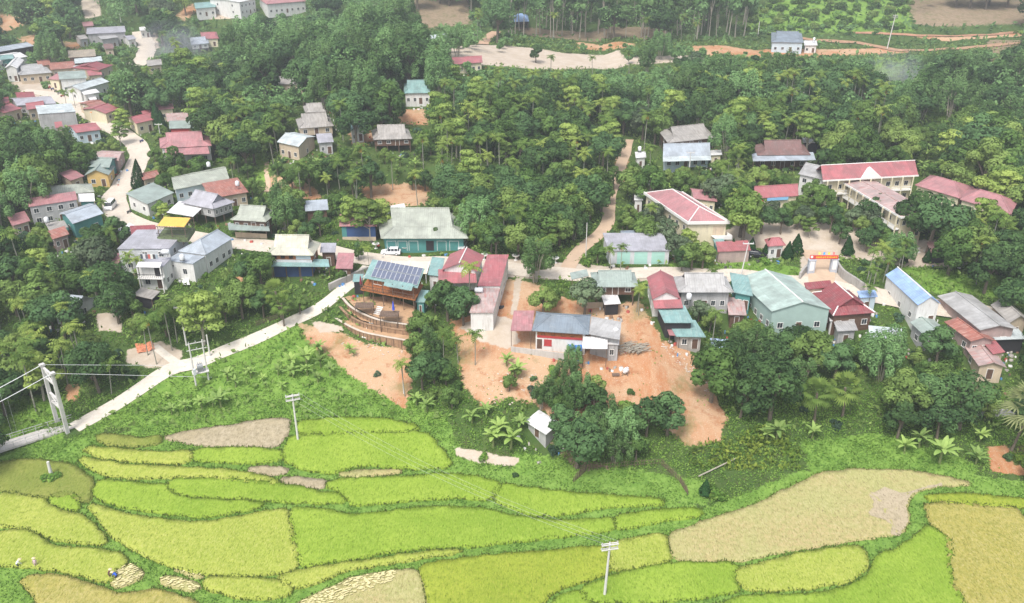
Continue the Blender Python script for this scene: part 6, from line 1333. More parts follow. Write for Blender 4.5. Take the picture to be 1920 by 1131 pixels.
for s_ in (-1,1):
    q = MB()
    for k in range(int(Ld/2)): q.box(k*2-.04,k*2+.04,s_*1.42-.04,s_*1.42+.04,0,1.1,DM)
    q.box(-2,Ld,s_*1.45-.03,s_*1.45+.03,1.05,1.12,DM); q.box(-2,Ld,s_*1.45-.02,s_*1.45+.02,.55,.6,DM); q.build('railing', PORC, par)
    top = Vector(TM(0 if s_ == 1 else wd, 0, h+.2)); pts = []; 
    end = Vector(DM(Ld*1.4, s_*2.2, 2.2 if 0 else h*.30))
    q = MB(); n = 16; q.tube([top.lerp(end, k/n)-Vector((0,0,1.6*4*(k/n)*(1-k/n)*.6)) for k in range(n+1)], .06, 6); q.build('main_cable', STEEL, par)
    q = MB(); q.tube([top, top-dn*26-Vector((0,0,h*.78))+sn*s_*1.0], .04, 5); q.build('back_stay', STEEL, par)
    q = MB()
    for k in range(3,15): c = top.lerp(end, k/n)-Vector((0,0,1.6*4*(k/n)*(1-k/n)*.6)); f = (c-Vector((Cc.x,Cc.y,c.z))).dot(dn); q.tube([c, DM(f, s_*1.45, .2)], .013, 4)
    q.build('hangers', STEEL, par)
# draped walls and terraces
def wallstrip(name, px, h, th, m, label, cat='wall', cap=None):
    C = [hit(a, b) for a, b in px]; P = []
    for i in range(len(C)-1):
        p0, p1, p2, p3 = C[max(i-1,0)], C[i], C[i+1], C[min(i+2,len(C)-1)]
        for j in range(4): t = j/4; P.append(.5*((2*p1)+(p2-p0)*t+(2*p0-5*p1+4*p2-p3)*t*t+(3*p1-p0-3*p2+p3)*t**3))
    P.append(C[-1]); par = empty(name, C[len(C)//2], label, cat); q = MB(); c_ = MB()
    for a, b in zip(P, P[1:]):
        d = (b-a); d.z = 0; d.normalize(); s = Vector((-d.y, d.x, 0))*th*.5
        for M_, z0, z1, k in ((q, -1.5, h, 1), (c_, h, h+.12, 1.5)):
            M_.hexa([a-s*k+Vector((0,0,z0)), b-s*k+Vector((0,0,z0)), b+s*k+Vector((0,0,z0)), a+s*k+Vector((0,0,z0))],[a-s*k+Vector((0,0,z1)), b-s*k+Vector((0,0,z1)), b+s*k+Vector((0,0,z1)), a+s*k+Vector((0,0,z1))])
    q.build('wall_face', m, par); 
    if cap: c_.build('coping', cap, par)
STW = mat('woven_wall', (.34,.215,.13), var=.3, scale=1.6, bump=.5, stain=(.17,.11,.07), stain_amt=.6); EARTH = mat('terrace_earth', (.44,.28,.16), var=.2, scale=.8, bump=.3)
Z1 = hit(676,632).z; FLZ = [Z1+1.35, Z1+2.3, Z1+3.2]; print('TERR', Z1, [T(onz(a,b,Z1+3.2).x, onz(a,b,Z1+3.2).y) for a,b in ((690,590),(730,570),(720,545))])
WL = [[(611,585),(618,597),(639,613),(676,632),(714,641),(775,652)], [(630,570),(646,592),(676,611),(716,621),(778,630)], [(643,566),(660,584),(690,600),(722,610),(778,618)]]
WL2 = [[(615,572),(625,590),(645,606),(678,621),(716,630),(776,640)], [(634,564),(650,582),(678,600),(717,610),(778,620)], [(648,558),(664,575),(692,590),(722,600),(778,608)]]
def terracewall(foot, z0, z1, m, cap, label):
    P = [onz(a, b, z0) for a, b in foot]; Q_ = []
    for i in range(len(P)-1):
        a, b, c_, d = P[max(i-1,0)], P[i], P[i+1], P[min(i+2,len(P)-1)]
        for j in range(5): t = j/5; Q_.append(.5*((2*b)+(c_-a)*t+(2*a-5*b+4*c_-d)*t*t+(3*b-a-3*c_+d)*t**3))
    Q_.append(P[-1]); par = empty('terrace_wall', Q_[len(Q_)//2], label, 'wall'); q, r, w = MB(), MB(), MB()
    for k, (a, b) in enumerate(zip(Q_, Q_[1:])):
        d = (b-a).normalized(); s = Vector((-d.y, d.x, 0))*.15; f = lambda p, o, z: (p.x+o.x, p.y+o.y, z)
        q.hexa([f(a,-s,z0-2.5), f(b,-s,z0-2.5), f(b,s,z0-2.5), f(a,s,z0-2.5)], [f(a,-s,z1), f(b,-s,z1), f(b,s,z1), f(a,s,z1)]); s = s*1.7; r.hexa([f(a,-s,z1), f(b,-s,z1), f(b,s,z1), f(a,s,z1)], [f(a,-s,z1+.1), f(b,-s,z1+.1), f(b,s,z1+.1), f(a,s,z1+.1)])
        w.tube([f(a,-s,z0-1), f(a,-s,z1+.05)], .045, 4)
    q.build('wall_face', m, par); r.build('coping', cap, par); w.build('stakes', POST, par)
COPE = mat('pale_coping', (.55,.48,.4), var=.15)
for k in range(3):
    terracewall(WL[k], (Z1, FLZ[0], FLZ[1])[k], FLZ[k], STW, (COPE, STW, COPE)[k], ('lowest and longest curved brown terrace wall below the solar house','middle curved brown terrace wall without a pale top','upper curved terrace wall with a pale brick top')[k])
for k in range(3):
    F0 = [onz(a, b, FLZ[k]) for a, b in WL2[k]]; nx = [onz(a, b, FLZ[k]) for a, b in (WL[k+1] if k < 2 else [(640,560),(670,548),(700,548),(740,560),(778,575)])]
    B_ = nx[::-1]; 
    if k < 2: B_ = [p+Vector((0,.6,0)) for p in B_]
    o, _ = drape('terrace', F0+B_, EARTH, 0, step=1.0); 
    for v in o.data.vertices: v.co.z = FLZ[k]-o.location.z+rnd.uniform(-.03,.03)-.02
    tag(o, kind='structure')
p0, p1 = onz(684,634,Z1+.2), onz(714,574,Z1+4.2); par = empty('garden_stairs', p0, 'straight pale stairway climbing through the curved terraces', 'stairs'); d = p1-p0; n = 18; s = Vector((-d.y, d.x, 0)).normalized()
for k in range(n):
    a = p0+d*k/n; z = Z1+.4+4.0*k/n; q = MB(); e = d/n*.55; e.z = 0; a.z = 0
    q.hexa([a-s*.7+Vector((0,0,z-.2)),a+e-s*.7+Vector((0,0,z-.2)),a+e+s*.7+Vector((0,0,z-.2)),a+s*.7+Vector((0,0,z-.2))],[a-s*.7+Vector((0,0,z)),a+e-s*.7+Vector((0,0,z)),a+e+s*.7+Vector((0,0,z)),a+s*.7+Vector((0,0,z))]); q.build('step', TRIM, par)
for k, (px, py, lab) in enumerate(((683,572,'left wooden viewing platform on stilts in the terrace garden'), (730,588,'right wooden viewing platform on stilts with a blue umbrella'))):
    p = onz(px, py, Z1+5.0); par = empty('viewing_platform', p, lab, 'platform', 'viewing platforms in the terrace garden'); q = MB(); q.box(p.x-1.9,p.x+1.9,p.y-1.3,p.y+1.3,p.z-.12,p.z); q.build('deck', POST, par)
    for x in (-1.7,1.7):
        for y in (-1.1,1.1): q = MB(); q.tube([p+Vector((x,y,-4)), p+Vector((x,y,0))], .08, 5); q.build('post', POST, par)
    q = MB()
    for x in np.linspace(-1.9,1.9,9): q.box(p.x+x-.02,p.x+x+.02,p.y-1.3,p.y-1.26,p.z,p.z+.9)
    q.box(p.x-1.9,p.x+1.9,p.y-1.32,p.y-1.25,p.z+.88,p.z+.95); q.build('railing', POST, par)
def umbrella(px, py, up, c, label):
    p = onz(px, py, Z1+5.0) if up is None else hit(px, py, up); par = empty('parasol', p, label, 'umbrella'); q = MB(); q.tube([p, p+Vector((0,0,2.5))], .03, 5); q.build('pole', POST, par)
    lathe([(.3,.6),(.22,1.4),(.1,2.2),(.02,2.6)], 9, lambda x,y,z: (p.x+x,p.y+y,p.z+z)).build('canopy', mat('parasol_'+name_c(c), c), par)
def name_c(c): return 'blue' if c[2] > c[0] else 'maroon'
umbrella(738,586,None,(.05,.1,.6),'closed blue umbrella on the right viewing platform'); umbrella(677,537,3.2,(.2,.03,.05),'closed dark maroon umbrella left of the solar house')
wallstrip('boundary_wall', [(1165,354),(1185,352),(1220,347)], 1.5, .25, W['grey'], 'low grey wall at the bend of the uphill lane'); wallstrip('boundary_wall', [(1278,342),(1292,341)], 1.5, .25, W['grey'], 'short piece of grey wall right of the lane wall')
wallstrip('retaining_wall', [(1566,502),(1578,520),(1600,535),(1618,548)], 2.0, .5, W['conc'], 'stone retaining wall right of the school gate'); wallstrip('retaining_wall', [(1499,524),(1508,512),(1520,504)], 1.6, .5, W['conc'], 'stone retaining wall left of the school gate')
wallstrip('retaining_wall', [(618,545),(650,530),(690,512)], 1.6, .6, W['conc'], 'grey rubble wall between the pale road and the stilt house'); wallstrip('boundary_wall', [(1825,778),(1860,780),(1905,780)], 1.4, .25, W['grey'], 'grey block wall behind the pale palm')
# school gate
g0, g1 = hit(1519,512), hit(1561,510); par = empty('school_gate', (g0+g1)/2, 'grey school gate pillars under a red banner with yellow lettering', 'gate'); GP = mat('gate_grey', (.42,.45,.5), var=.1)
for p in (g0, g1):
    q = MB(); q.box(p.x-.75,p.x+.75,p.y-.5,p.y+.5,p.z-1,p.z+3.1); q.box(p.x-.85,p.x+.85,p.y-.6,p.y+.6,p.z+3.1,p.z+3.3); q.build('pillar', GP, par); q = MB(); q.box(p.x-.45,p.x+.45,p.y-.55,p.y-.5,p.z+.8,p.z+3.0); q.build('panel', TRIM, par)
zt = max(g0.z,g1.z)+3.4; q = MB(); q.box(g0.x-.6,g1.x+.5,g0.y-.08,g0.y+.08,zt,zt+.85); bn = q.build('banner', mat('banner_red',(.6,.05,.04)), par)
q = MB(); x = g0.x+.7
while x < g1.x-.1:      # two lines of capitals too far off to read: strokes of letter size
    for k in range(3): w_ = rnd.choice((.06,.1)); q.box(x,x+w_,g0.y-.1,g0.y-.083,zt+.25,zt+.6); x += .13
    q.box(x-.39,x-.05,g0.y-.1,g0.y-.083,zt+.4,zt+.45); x += .1
q.build('lettering', mat('banner_yellow',(.85,.6,.05)), bn); lathe([(0,0),(.3,.02),(.3,.04),(0,.06)], 12, lambda a,b,z: (g0.x-.2+a, g0.y-.09-z, zt+.5+b)).build('emblem', TRIM, bn)
for k, c in enumerate(((.7,.75,.2),(.1,.4,.8),(.75,.65,.1),(.7,.2,.2))):
    q = MB(); x = g0.x+1.2+k*(g1.x-g0.x-2)/3; q.quad((x,g0.y,zt+.95),(x+.45,g0.y,zt+1.0),(x+.4,g0.y+.05,zt+1.6),(x+.02,g0.y,zt+1.6)); q.tube([(x,g0.y,zt+.8),(x,g0.y,zt+1.7)],.03,4); q.build('pennant', mat('pennant_%d' % k, c), par)
p = hit(1419,372); q = MB(); fp = empty('flagpole', p, 'flagpole with a red flag in front of the red roofed classroom block', 'flagpole'); q.tube([p, p+Vector((0,0,7.5))], .07, 6); q.build('pole', STEEL, fp)
q = MB(); z = p.z+6.4; q.quad((p.x,p.y,z),(p.x+.5,p.y+.2,z-.1),(p.x+1.1,p.y,z+.1),(p.x+1.2,p.y,z+.9),(p.x+.5,p.y+.2,z+.85),(p.x,p.y,z+1.0)); q.build('flag', mat('flag_red',(.7,.03,.03)), fp)
# vehicles
def car(p, az, col, label, L_=4.6, Wd=1.8, H=1.75, van=False, group='cars in the village'):
    par = empty('parked_car' if not van else 'minibus', p, label, 'car' if not van else 'minibus', group); par.rotation_euler = (0,0,az); M = lambda a, b, z: (a, b, z)
    def bd(q, n, m, pr=par): return q.build(n, m, pr, base=(0,0,0))
    c = mat('car_paint_%d' % len(bpy.data.materials), col, rough=.25, var=.03); h = Wd/2
    prof = [(-L_/2,.35),(-L_/2,.95),(-L_/2+.25,1.05),(-L_/2+.1 if van else -L_/2+.35,H*.62),(L_*.12 if not van else L_*.36,H*.62),(L_*.3 if not van else L_/2-.15,1.0),(L_/2-.1,.85),(L_/2,.6),(L_/2,.35)]
    q = MB(); n = len(prof); q.v = [(x,-h,z) for x,z in prof]+[(x,h,z) for x,z in prof]; q.f = [tuple(range(n)), tuple(range(2*n-1,n-1,-1))]+[(i,i+n,(i+1)%n+n,(i+1)%n) for i in range(n)]; body = bd(q,'body',c)
    z0, z1 = H*.6, H; xa, xb = -L_/2+.3, (L_*.16 if not van else L_*.36); ia, ib = xa+.25, xb-(.55 if not van else .2); k = h-.08
    q = MB(); q.hexa([(xa,-k,z0),(xb+.25,-k,z0),(xb+.25,k,z0),(xa,k,z0)],[(ia,-k+.15,z1-.07),(ib,-k+.15,z1-.07),(ib,k-.15,z1-.07),(ia,k-.15,z1-.07)]); bd(q,'windows',GLASS)
    q = MB(); q.hexa([(ia-.05,-k+.13,z1-.075),(ib+.05,-k+.13,z1-.075),(ib+.05,k-.13,z1-.075),(ia-.05,k-.13,z1-.075)],[(ia+.05,-k+.2,z1),(ib-.05,-k+.2,z1),(ib-.05,k-.2,z1),(ia+.05,k-.2,z1)]); bd(q,'roof',c)
    q = MB()
    for x in np.linspace(xa+.3,xb-.1,4):
        for s_ in (-1,1): q.hexa([(x-.05,s_*(k+.01),z0),(x+.05,s_*(k+.01),z0),(x+.05,s_*(k-.03),z0),(x-.05,s_*(k-.03),z0)],[(x-.05,s_*(k-.13),z1-.06),(x+.05,s_*(k-.13),z1-.06),(x+.05,s_*(k-.17),z1-.06),(x-.05,s_*(k-.17),z1-.06)])
    bd(q,'pillars',c)
    for x in (-L_*.3,L_*.31):
        for s_ in (-1,1):
            q = MB(); q.tube([(x,s_*(h-.2),.34),(x,s_*(h+.02),.34)],.34,14); wh = bd(q,'wheel',DKMETAL); q = MB(); q.tube([(x,s_*(h+.0),.34),(x,s_*(h+.03),.34)],.2,10); bd(q,'rim',STEEL,wh)
    for s_ in (-1,1):
        q = MB(); q.box(L_/2-.06,L_/2+.02,s_*(h-.35)-.2,s_*(h-.35)+.2,.62,.8); bd(q,'headlight',GLASSW); q = MB(); q.box(-L_/2-.02,-L_/2+.05,s_*(h-.2)-.1,s_*(h-.2)+.1,.7,1.0); bd(q,'tail_light',TAIL)
    q = MB(); q.box(L_/2-.03,L_/2+.03,-.5,.5,.45,.6); bd(q,'grille',DKMETAL); return par
GLASSW = mat('lamp_glass', (.8,.8,.78), rough=.1); TAIL = mat('tail_red', (.4,.02,.02), rough=.2)
car(hit(733,477), math.pi, (.75,.76,.78), 'silver white people carrier parked side on before the large roadside house'); car(hit(208,391), math.radians(-82), (.78,.78,.78), 'white minibus driving on the road bend towards the viewer', 5.4, 2.0, 2.3, True)
car(hit(1419,482), math.radians(-20), (.02,.02,.025), 'black saloon car beside the red vehicle shelter', H=1.55); car(hit(1388,483), math.radians(-15), (.03,.03,.035), 'dark car half under the red vehicle shelter', H=1.5); car(hit(867,466), math.radians(-95), (.45,.46,.47), 'small grey pick up at the right end of the large roadside house', 4.0, 1.6, 1.7)
def motorbike(p, az, c, label):
    par = empty('motorbike', p, label, 'motorbike', 'motorbikes parked on the upper street'); par.rotation_euler = (0,0,az); B_ = lambda q, n, m, pr=par: q.build(n, m, pr, base=(0,0,0))
    for x in (-.62,.62): q = MB(); q.tube([(x,-.05,.3),(x,.05,.3)],.3,12); B_(q,'wheel',DKMETAL)
    q = MB(); q.hexa([(-.75,-.14,.45),(.1,-.16,.35),(.1,.16,.35),(-.75,.14,.45)],[(-.85,-.1,.8),(.15,-.14,.72),(.15,.14,.72),(-.85,.1,.8)]); q.hexa([(.15,-.1,.4),(.45,-.2,.45),(.45,.2,.45),(.15,.1,.4)],[(.3,-.08,1.0),(.42,-.15,1.0),(.42,.15,1.0),(.3,.08,1.0)]); B_(q,'body',c)
    q = MB(); q.hexa([(-.8,-.12,.8),(.05,-.12,.74),(.05,.12,.74),(-.8,.12,.8)],[(-.78,-.1,.88),(.0,-.1,.82),(.0,.1,.82),(-.78,.1,.88)]); B_(q,'seat',DKMETAL); q = MB(); q.tube([(.3,-.36,1.08),(.38,0,1.02),(.3,.36,1.08)],.025,5); q.tube([(.62,0,.3),(.4,0,1.02)],.035,5); B_(q,'handlebar',DKMETAL)
MC = [mat('bike_%d' % k, c, rough=.3) for k, c in enumerate(((.5,.05,.05),(.05,.08,.3),(.08,.08,.09),(.4,.4,.42)))]
for k, (px, py, w_) in enumerate(((93,166,'first'),(99,169,'second'),(105,173,'third'),(111,177,'fourth'),(118,182,'fifth'),(266,267,None),(243,400,None))):
    motorbike(hit(px, py), rnd.uniform(-.4,.4)+1.2, MC[k % 4], 'motorbike parked under the trees, %s from the left in the row' % w_ if w_ else ('small motorbike on the road beside the conifers' if k == 5 else 'motorbike by the pale green corner shop'))
# bowls on pedestals along the road
for k, (px, py, w_) in enumerate(((705,466,'urn planter left of the silver white people carrier'),(759,472,'urn planter right of the silver white people carrier'),(908,487,'urn planter behind the red gabled house'),(967,488,'urn planter left of the roadside palms'),(1041,493,'urn planter at the foot of the uphill lane'))):
    p = hit(px, py); par = empty('urn_planter', p, 'white '+w_, 'planter', 'white urn planters along the road'); M = lambda x, y, z: (p.x+x, p.y+y, p.z+z)
    lathe([(.45,0),(.42,.12),(.16,.2),(.14,.7),(.3,.8),(.85,1.15),(.9,1.3),(.8,1.3),(.6,1.12),(0,1.1)], 14, M).build('bowl', TRIM, par); V, Fq, t = crown([(0,0,1.6,.5,.5,.35),(.3,.1,1.85,.35,.35,.25)], 90, .25); obj('bonsai', npmesh('bonsai', V, Fq, LEAF['dark'], t), par)
# people
SKIN = mat('skin', (.4,.25,.17), var=.05, rough=.6); HATM = mat('straw_hat', (.6,.5,.32), var=.08); HAIR = mat('hair', (.02,.018,.015), var=.1)
def person(p, az, bend, top, leg, label, hat='cone', carry=None):
    """one continuous figure grown over a jointed skeleton; bend 0 upright .. 1 stooping to the ground"""
    par = bpy.data.objects.new('person', None); COL.objects.link(par); par.location = p; par.rotation_euler = (0,0,az); tag(par, label, 'person')
    b = bend*1.25; dx, dz = math.sin(b), math.cos(b); hip = Vector((-.12*bend, 0, .88-.08*bend)); ch = hip+Vector((dx*.38,0,dz*.38)); nk = hip+Vector((dx*.52,0,dz*.52)); hd = nk+Vector((dx*.2+.03,0,dz*.2)) 
    J = [hip, ch, nk, hd]; Rr = [.15,.16,.06,.1]; Ed = [(0,1),(1,2),(2,3)]
    def ch_(par_i, pts, rs):
        i = par_i
        for q, r in zip(pts, rs): J.append(Vector(q)); Rr.append(r); Ed.append((i, len(J)-1)); i = len(J)-1
        return i
    for s_ in (-1,1):
        ch_(0, [(hip.x,.1*s_,hip.z-.06),(.06-.02*s_,.12*s_,.46),(-.02-.08*s_,.12*s_,.08),(.12-.08*s_,.13*s_,.04)], [.1,.075,.045,.045])
        sh = nk+Vector((-dx*.08,.19*s_,-dz*.08)); hand = sh+(Vector((.3,-.02*s_,-.5)) if bend > .3 else Vector((.1,.06*s_,-.56)))
        e_ = sh.lerp(hand,.5)+Vector((-.05,.05*s_,0)); w_i = ch_(1, [sh, e_, sh.lerp(hand,.93)], [.06,.045,.03]); 
        for k in range(5):
            f = (k-2)*.022; ch_(w_i, [hand+Vector((.01,f,-.05-.012*(2-abs(k-2)))), hand+Vector((.03,f*1.1,-.1-.012*(2-abs(k-2))))], [.012,.009])
    me = bpy.data.meshes.new('body'); me.from_pydata([tuple(v) for v in J], Ed, []); o = bpy.data.objects.new('body', me); COL.objects.link(o); o.parent = par; o.modifiers.new('Skin', 'SKIN')
    for i, r in enumerate(Rr): me.skin_vertices[0].data[i].radius = (r, r*(1.0 if i > 1 else 1.15)); 
    me.skin_vertices[0].data[0].use_root = True; me.materials.append(SKIN); me.materials.append(top); me.materials.append(leg)
    o.modifiers.new('Sub', 'SUBSURF').levels = 1; dg = bpy.context.evaluated_depsgraph_get(); m2 = bpy.data.meshes.new_from_object(o.evaluated_get(dg)); o.modifiers.clear(); o.data = m2
    for q in m2.polygons:
        c = q.center; u = (c-hip).dot(Vector((dx,0,dz))); q.use_smooth = True; q.material_index = 2 if (c.z < hip.z+.02 and u < .02 and c.z > .1 and abs(c.y) < .3 and (c-hd).length > .3 and not (bend > .3 and c.x > .25)) else (1 if u > -.6 and (c-hd).length > .17 and not (c-hip).length > .95 and c.z > .4 else 0)
    n_ = hd+Vector((.02,0,.03)); M = lambda x, y, z: (n_.x+x, n_.y+y, n_.z+z)
    for nm_, c, r in (('nose',(.105,0,-.02),.016),):
        q = lathe([(0,-r),(r,0),(0,r)], 6, lambda x,y,z: M(c[0]+x,c[1]+y,c[2]+z)); q.build(nm_, SKIN, par, base=(0,0,0))
    q = MB()
    for s_ in (-1,1): q.box(.085,.1,s_*.035-.012,s_*.035+.012,.0,.012,M)
    q.build('eyes', HAIR, par, base=(0,0,0)); q = MB(); q.box(.088,.1,-.022,.022,-.06,-.052,M); q.build('mouth', mat('lips',(.3,.1,.08)) if 'lips' not in bpy.data.materials else bpy.data.materials['lips'], par, base=(0,0,0))
    lathe([(.112,-.02),(.118,.04),(.09,.1),(0,.13)], 10, lambda x,y,z: M(x-.015,y,z)).build('hair', HAIR, par, base=(0,0,0))
    if hat: lathe([(.27,.03),(.14,.12),(.01,.21)], 14, M).build('hat', HATM if hat == 'cone' else hat, par, base=(0,0,0))
CL = {k: mat('cloth_'+k, c, var=.1) for k, c in dict(white=(.7,.7,.7), pink=(.62,.45,.5), brown=(.12,.06,.05), blue=(.03,.1,.5), navy=(.03,.04,.09), grey=(.2,.2,.22)).items()}
person(hit(34,1065), .6, .6, CL['white'], CL['navy'], 'person in a white shirt and pale hat stooping at the left edge plot'); person(hit(68,1064), 2.2, .15, CL['pink'], CL['pink'], 'person in pale pink clothes standing on the dike')
person(hit(206,1084), .4, .35, CL['brown'], CL['brown'], 'person in dark brown clothes reaping beside the cut patch'); person(hit(219,1086), 2.8, .9, CL['blue'], CL['navy'], 'person in a bright blue shirt bending over the cut rice')
# cut rice laid out in handfuls
P_, N2, S_ = [], [], []
for px, n in (([(565,1128),(622,1102),(662,1084),(700,1077),(745,1070),(735,1090),(690,1105),(640,1125),(580,1145)], 300), ([(242,1057),(268,1075),(263,1085),(222,1103),(211,1094),(217,1070)], 120), ([(337,1062),(380,1075),(375,1082),(332,1069)], 40), ([(302,1082),(340,1087),(376,1100),(360,1108),(307,1095)], 50)):
    Pw = wpoly(px, .15); xs = [q.x for q in Pw]; ys_ = [q.y for q in Pw]
    x = nr.uniform(min(xs), max(xs), n*3); y = nr.uniform(min(ys_), max(ys_), n*3); i = np.where(inside(Pw, x, y))[0][:n]
    for a in i: P_.append((x[a], y[a], T(x[a], y[a])+.27)); 
P_ = np.array(P_); V, Fq = [], []
for p in P_:
    for k in range(5): a = rnd.uniform(-.35,.35)+.4*math.sin(p[0]); L2 = .27; c, s = math.cos(a), math.sin(a); n0 = len(V); o_ = rnd.uniform(-.06,.06); V += [(p[0]-c*L2, p[1]-s*L2+o_, p[2]), (p[0]-s*.05, p[1]+c*.05+o_, p[2]+.06), (p[0]+c*L2, p[1]+s*L2+o_+.1, p[2]+.02), (p[0]+s*.05, p[1]-c*.05+o_, p[2]+.05)]; Fq.append((n0,n0+1,n0+2,n0+3))
V = np.array(V); c = V.mean(0); o = obj('cut_rice', npmesh('cut_rice', V-c, np.array(Fq), mat('straw',(.6,.54,.28),var=.2)), loc=tuple(c)); tag(o, 'handfuls of pale cut rice laid out to dry on the stubble', kind='stuff')
# timber pile, white sheets, netting, flat things in yards
q = MB()
for k in range(70):
    c = hit(1186,655)+Vector((rnd.uniform(-2.2,2.2), rnd.uniform(-1.6,1.6), rnd.uniform(.1,.9))); a = rnd.uniform(-.5,.5)+.5; L2 = rnd.uniform(.8,1.8); d = Vector((math.cos(a),math.sin(a),rnd.uniform(-.12,.12))); q.tube([c-d*L2, c+d*L2], rnd.uniform(.04,.09), 5)
tag(q.build('firewood_pile', PALE_TRUNK, None, base=hit(1186,655)), 'heap of branches and firewood right of the concrete block', 'wood pile')
def sheet(px, up, m, name, label, cat, sag=.3):
    Pw = wpoly(px, up); o, _ = drape(name, Pw, m, up, step=.5); me = o.data
    for v in me.vertices: v.co.z += .18*math.sin(v.co.x*2.1)*math.sin(v.co.y*1.7)+rnd.uniform(-.05,.05)
    tag(o, label, cat)
sheet([(190,548),(240,546),(250,556),(225,562),(192,560)], .5, W['white'], 'plastic_sheet', 'crumpled white plastic sheets behind the flat roofed hut', 'plastic sheet')
sheet([(340,520),(352,518),(356,534),(342,534)], .6, W['white'], 'plastic_sheet', 'white sheet on the bank under the pale blue roofed house', 'plastic sheet'); sheet([(253,645),(285,640),(290,655),(258,662)], .25, mat('orange_tarps',(.6,.22,.12),var=.5,scale=2), 'laundry_heap', 'orange and red cloths spread in the yard under the palms', 'cloth heap')
for k, (px, l_) in enumerate((((912,603),'orange crate stack by the blue tarpaulin sheet'),)):
    p = hit(*px); par = empty('crate_stack', p, l_, 'crates')
    for j in range(2): q = MB(); z = p.z+j*.55; q.box(p.x-.45,p.x+.45,p.y-.35,p.y+.35,z,z+.08); [q.box(p.x+a-.03,p.x+a+.03,p.y-.37,p.y+.37,z,z+.5) for a in (-.44,-.15,.15,.44)]; q.box(p.x-.47,p.x+.47,p.y-.39,p.y+.39,z+.42,z+.5); q.build('crate', mat('orange_plastic%d' % j,(.7,.18,.05),rough=.4), par)
p = hit(1218,786) if 0 else hit(1170,703); par = empty('concrete_mixer', p, 'small machine with a tilted grey drum on the bare clay', 'cement mixer'); q = MB(); q.tube([p+Vector((0,0,.5)),p+Vector((.25,0,.9)),p+Vector((.5,0,1.3)),p+Vector((.62,0,1.55))],[.35,.5,.45,.28],12); q.build('drum', STEEL, par)
q = MB(); [q.tube([p+Vector((a,b,0)),p+Vector((.2,b*.3,.8))],.05,5) for a in (-.5,.7) for b in (-.4,.4)]; q.build('frame', DKMETAL, par); q = MB(); q.box(p.x-2.2,p.x-.8,p.y-.5,p.y+.5,p.z+.02,p.z+.12); q.build('mixing_board', POST, par)
# stones on the clay and along dikes
for k, (cx, cy, rx, ry, n, l_) in enumerate(((1290,690,45,45,120,'scattered pale rubble along the right edge of the clay slope'),(700,640,60,30,70,'pale rubble scattered on the clay bank below the terraces'),(960,730,50,30,60,'loose stones on the orange clay slope'))):
    V, Fq = [], []
    for j in range(n):
        t = rnd.uniform(-1,1); p = hit(cx+t*rx+rnd.uniform(-12,12), cy+(t*ry if k == 0 else rnd.uniform(-ry,ry))); r = rnd.uniform(.08,.28); n0 = len(V)
        V += [(p.x+r*rnd.uniform(.7,1.2)*a, p.y+r*rnd.uniform(.7,1.2)*b, p.z+.05+r*.7*c_) for a,b,c_ in ((1,0,0),(0,1,0),(-1,0,0),(0,-1,0),(0,0,1))]; Fq += [(n0,n0+1,n0+4),(n0+1,n0+2,n0+4),(n0+2,n0+3,n0+4),(n0+3,n0,n0+4)]
    V = np.array(V); c = V.mean(0); o = obj('rubble', npmesh('rubble', V-c, np.array(Fq), mat('rubble_%d'%k,(.55,.47,.39),var=.25,scale=2)), loc=tuple(c)); tag(o, l_, kind='stuff')
# fallen pole and fence in the crop patch
a, b = hit(1310,893,.5), hit(1381,859,.5); q = MB(); q.tube([a,b],.12,6); tag(q.build('bamboo_pole', PALE_TRUNK, None, base=a), 'long bamboo pole lying over the crops by the stubble field', 'pole')
def fence(px, h, label, m=POST, n=22):
    C = [hit(*q) for q in px]; par = empty('bamboo_fence', C[0], label, 'fence'); q = MB(); r = MB()
    for a, b in zip(C, C[1:]):
        for k in range(n): p = a.lerp(b, k/n); p.z = T(p.x,p.y); q.tube([p-Vector((0,0,.2)), p+Vector((rnd.uniform(-.08,.08),0,h*rnd.uniform(.85,1.15)))], .035, 4)
        for z in (.35,.8): r.tube([a+Vector((0,0,h*z)), b+Vector((0,0,h*z))], .03, 4)
    q.build('stakes', m, par); r.build('rails', m, par)
fence([(480,612),(520,598),(560,575)], 1.2, 'bamboo stake fence along the pale road below the fan palms'); fence([(1075,905),(1100,882),(1240,872)], 1.4, 'thin fence around the garden at the foot of the ravine', POST); fence([(1240,872),(1275,905),(1290,930)], 1.3, 'thin fence at the right end of the ravine garden', POST)
# small things lying about the yards
V, Fq, MI = [], [], []
for f in FOOT:
    c0 = Vector(f[0]); c1 = Vector(f[1]); c3 = Vector(f[3]); 
    if c0.y > 330: continue
    for k in range(rnd.randrange(5, 16)):
        a = rnd.random(); sd_ = rnd.random(); p = c0.lerp(c1, a)-(c3-c0).normalized()*rnd.uniform(-.3, 2.2) if sd_ < .7 else (c1.lerp(Vector(f[2]), a)+(c1-c0).normalized()*rnd.uniform(.2,1.5)); r = rnd.uniform(.12,.42); h_ = rnd.uniform(.1,.55); z = T(p.x,p.y)+.05; q = rnd.random()*3; c, s = math.cos(q)*r, math.sin(q)*r; k_ = rnd.uniform(.4,1); n0 = len(V)
        B_ = [(p.x+c-s*k_, p.y+s+c*k_), (p.x-c-s*k_, p.y-s+c*k_), (p.x-c+s*k_, p.y-s-c*k_), (p.x+c+s*k_, p.y+s-c*k_)]; V += [(x, y, z-.2) for x, y in B_]+[(x*.9+p.x*.1, y*.9+p.y*.1, z+h_) for x, y in B_]
        Fq += [(n0+4,n0+5,n0+6,n0+7)]+[(n0+i,n0+(i+1)%4,n0+4+(i+1)%4,n0+4+i) for i in range(4)]; MI += [rnd.choice((0,0,1,1,2,3,4,5))]*5
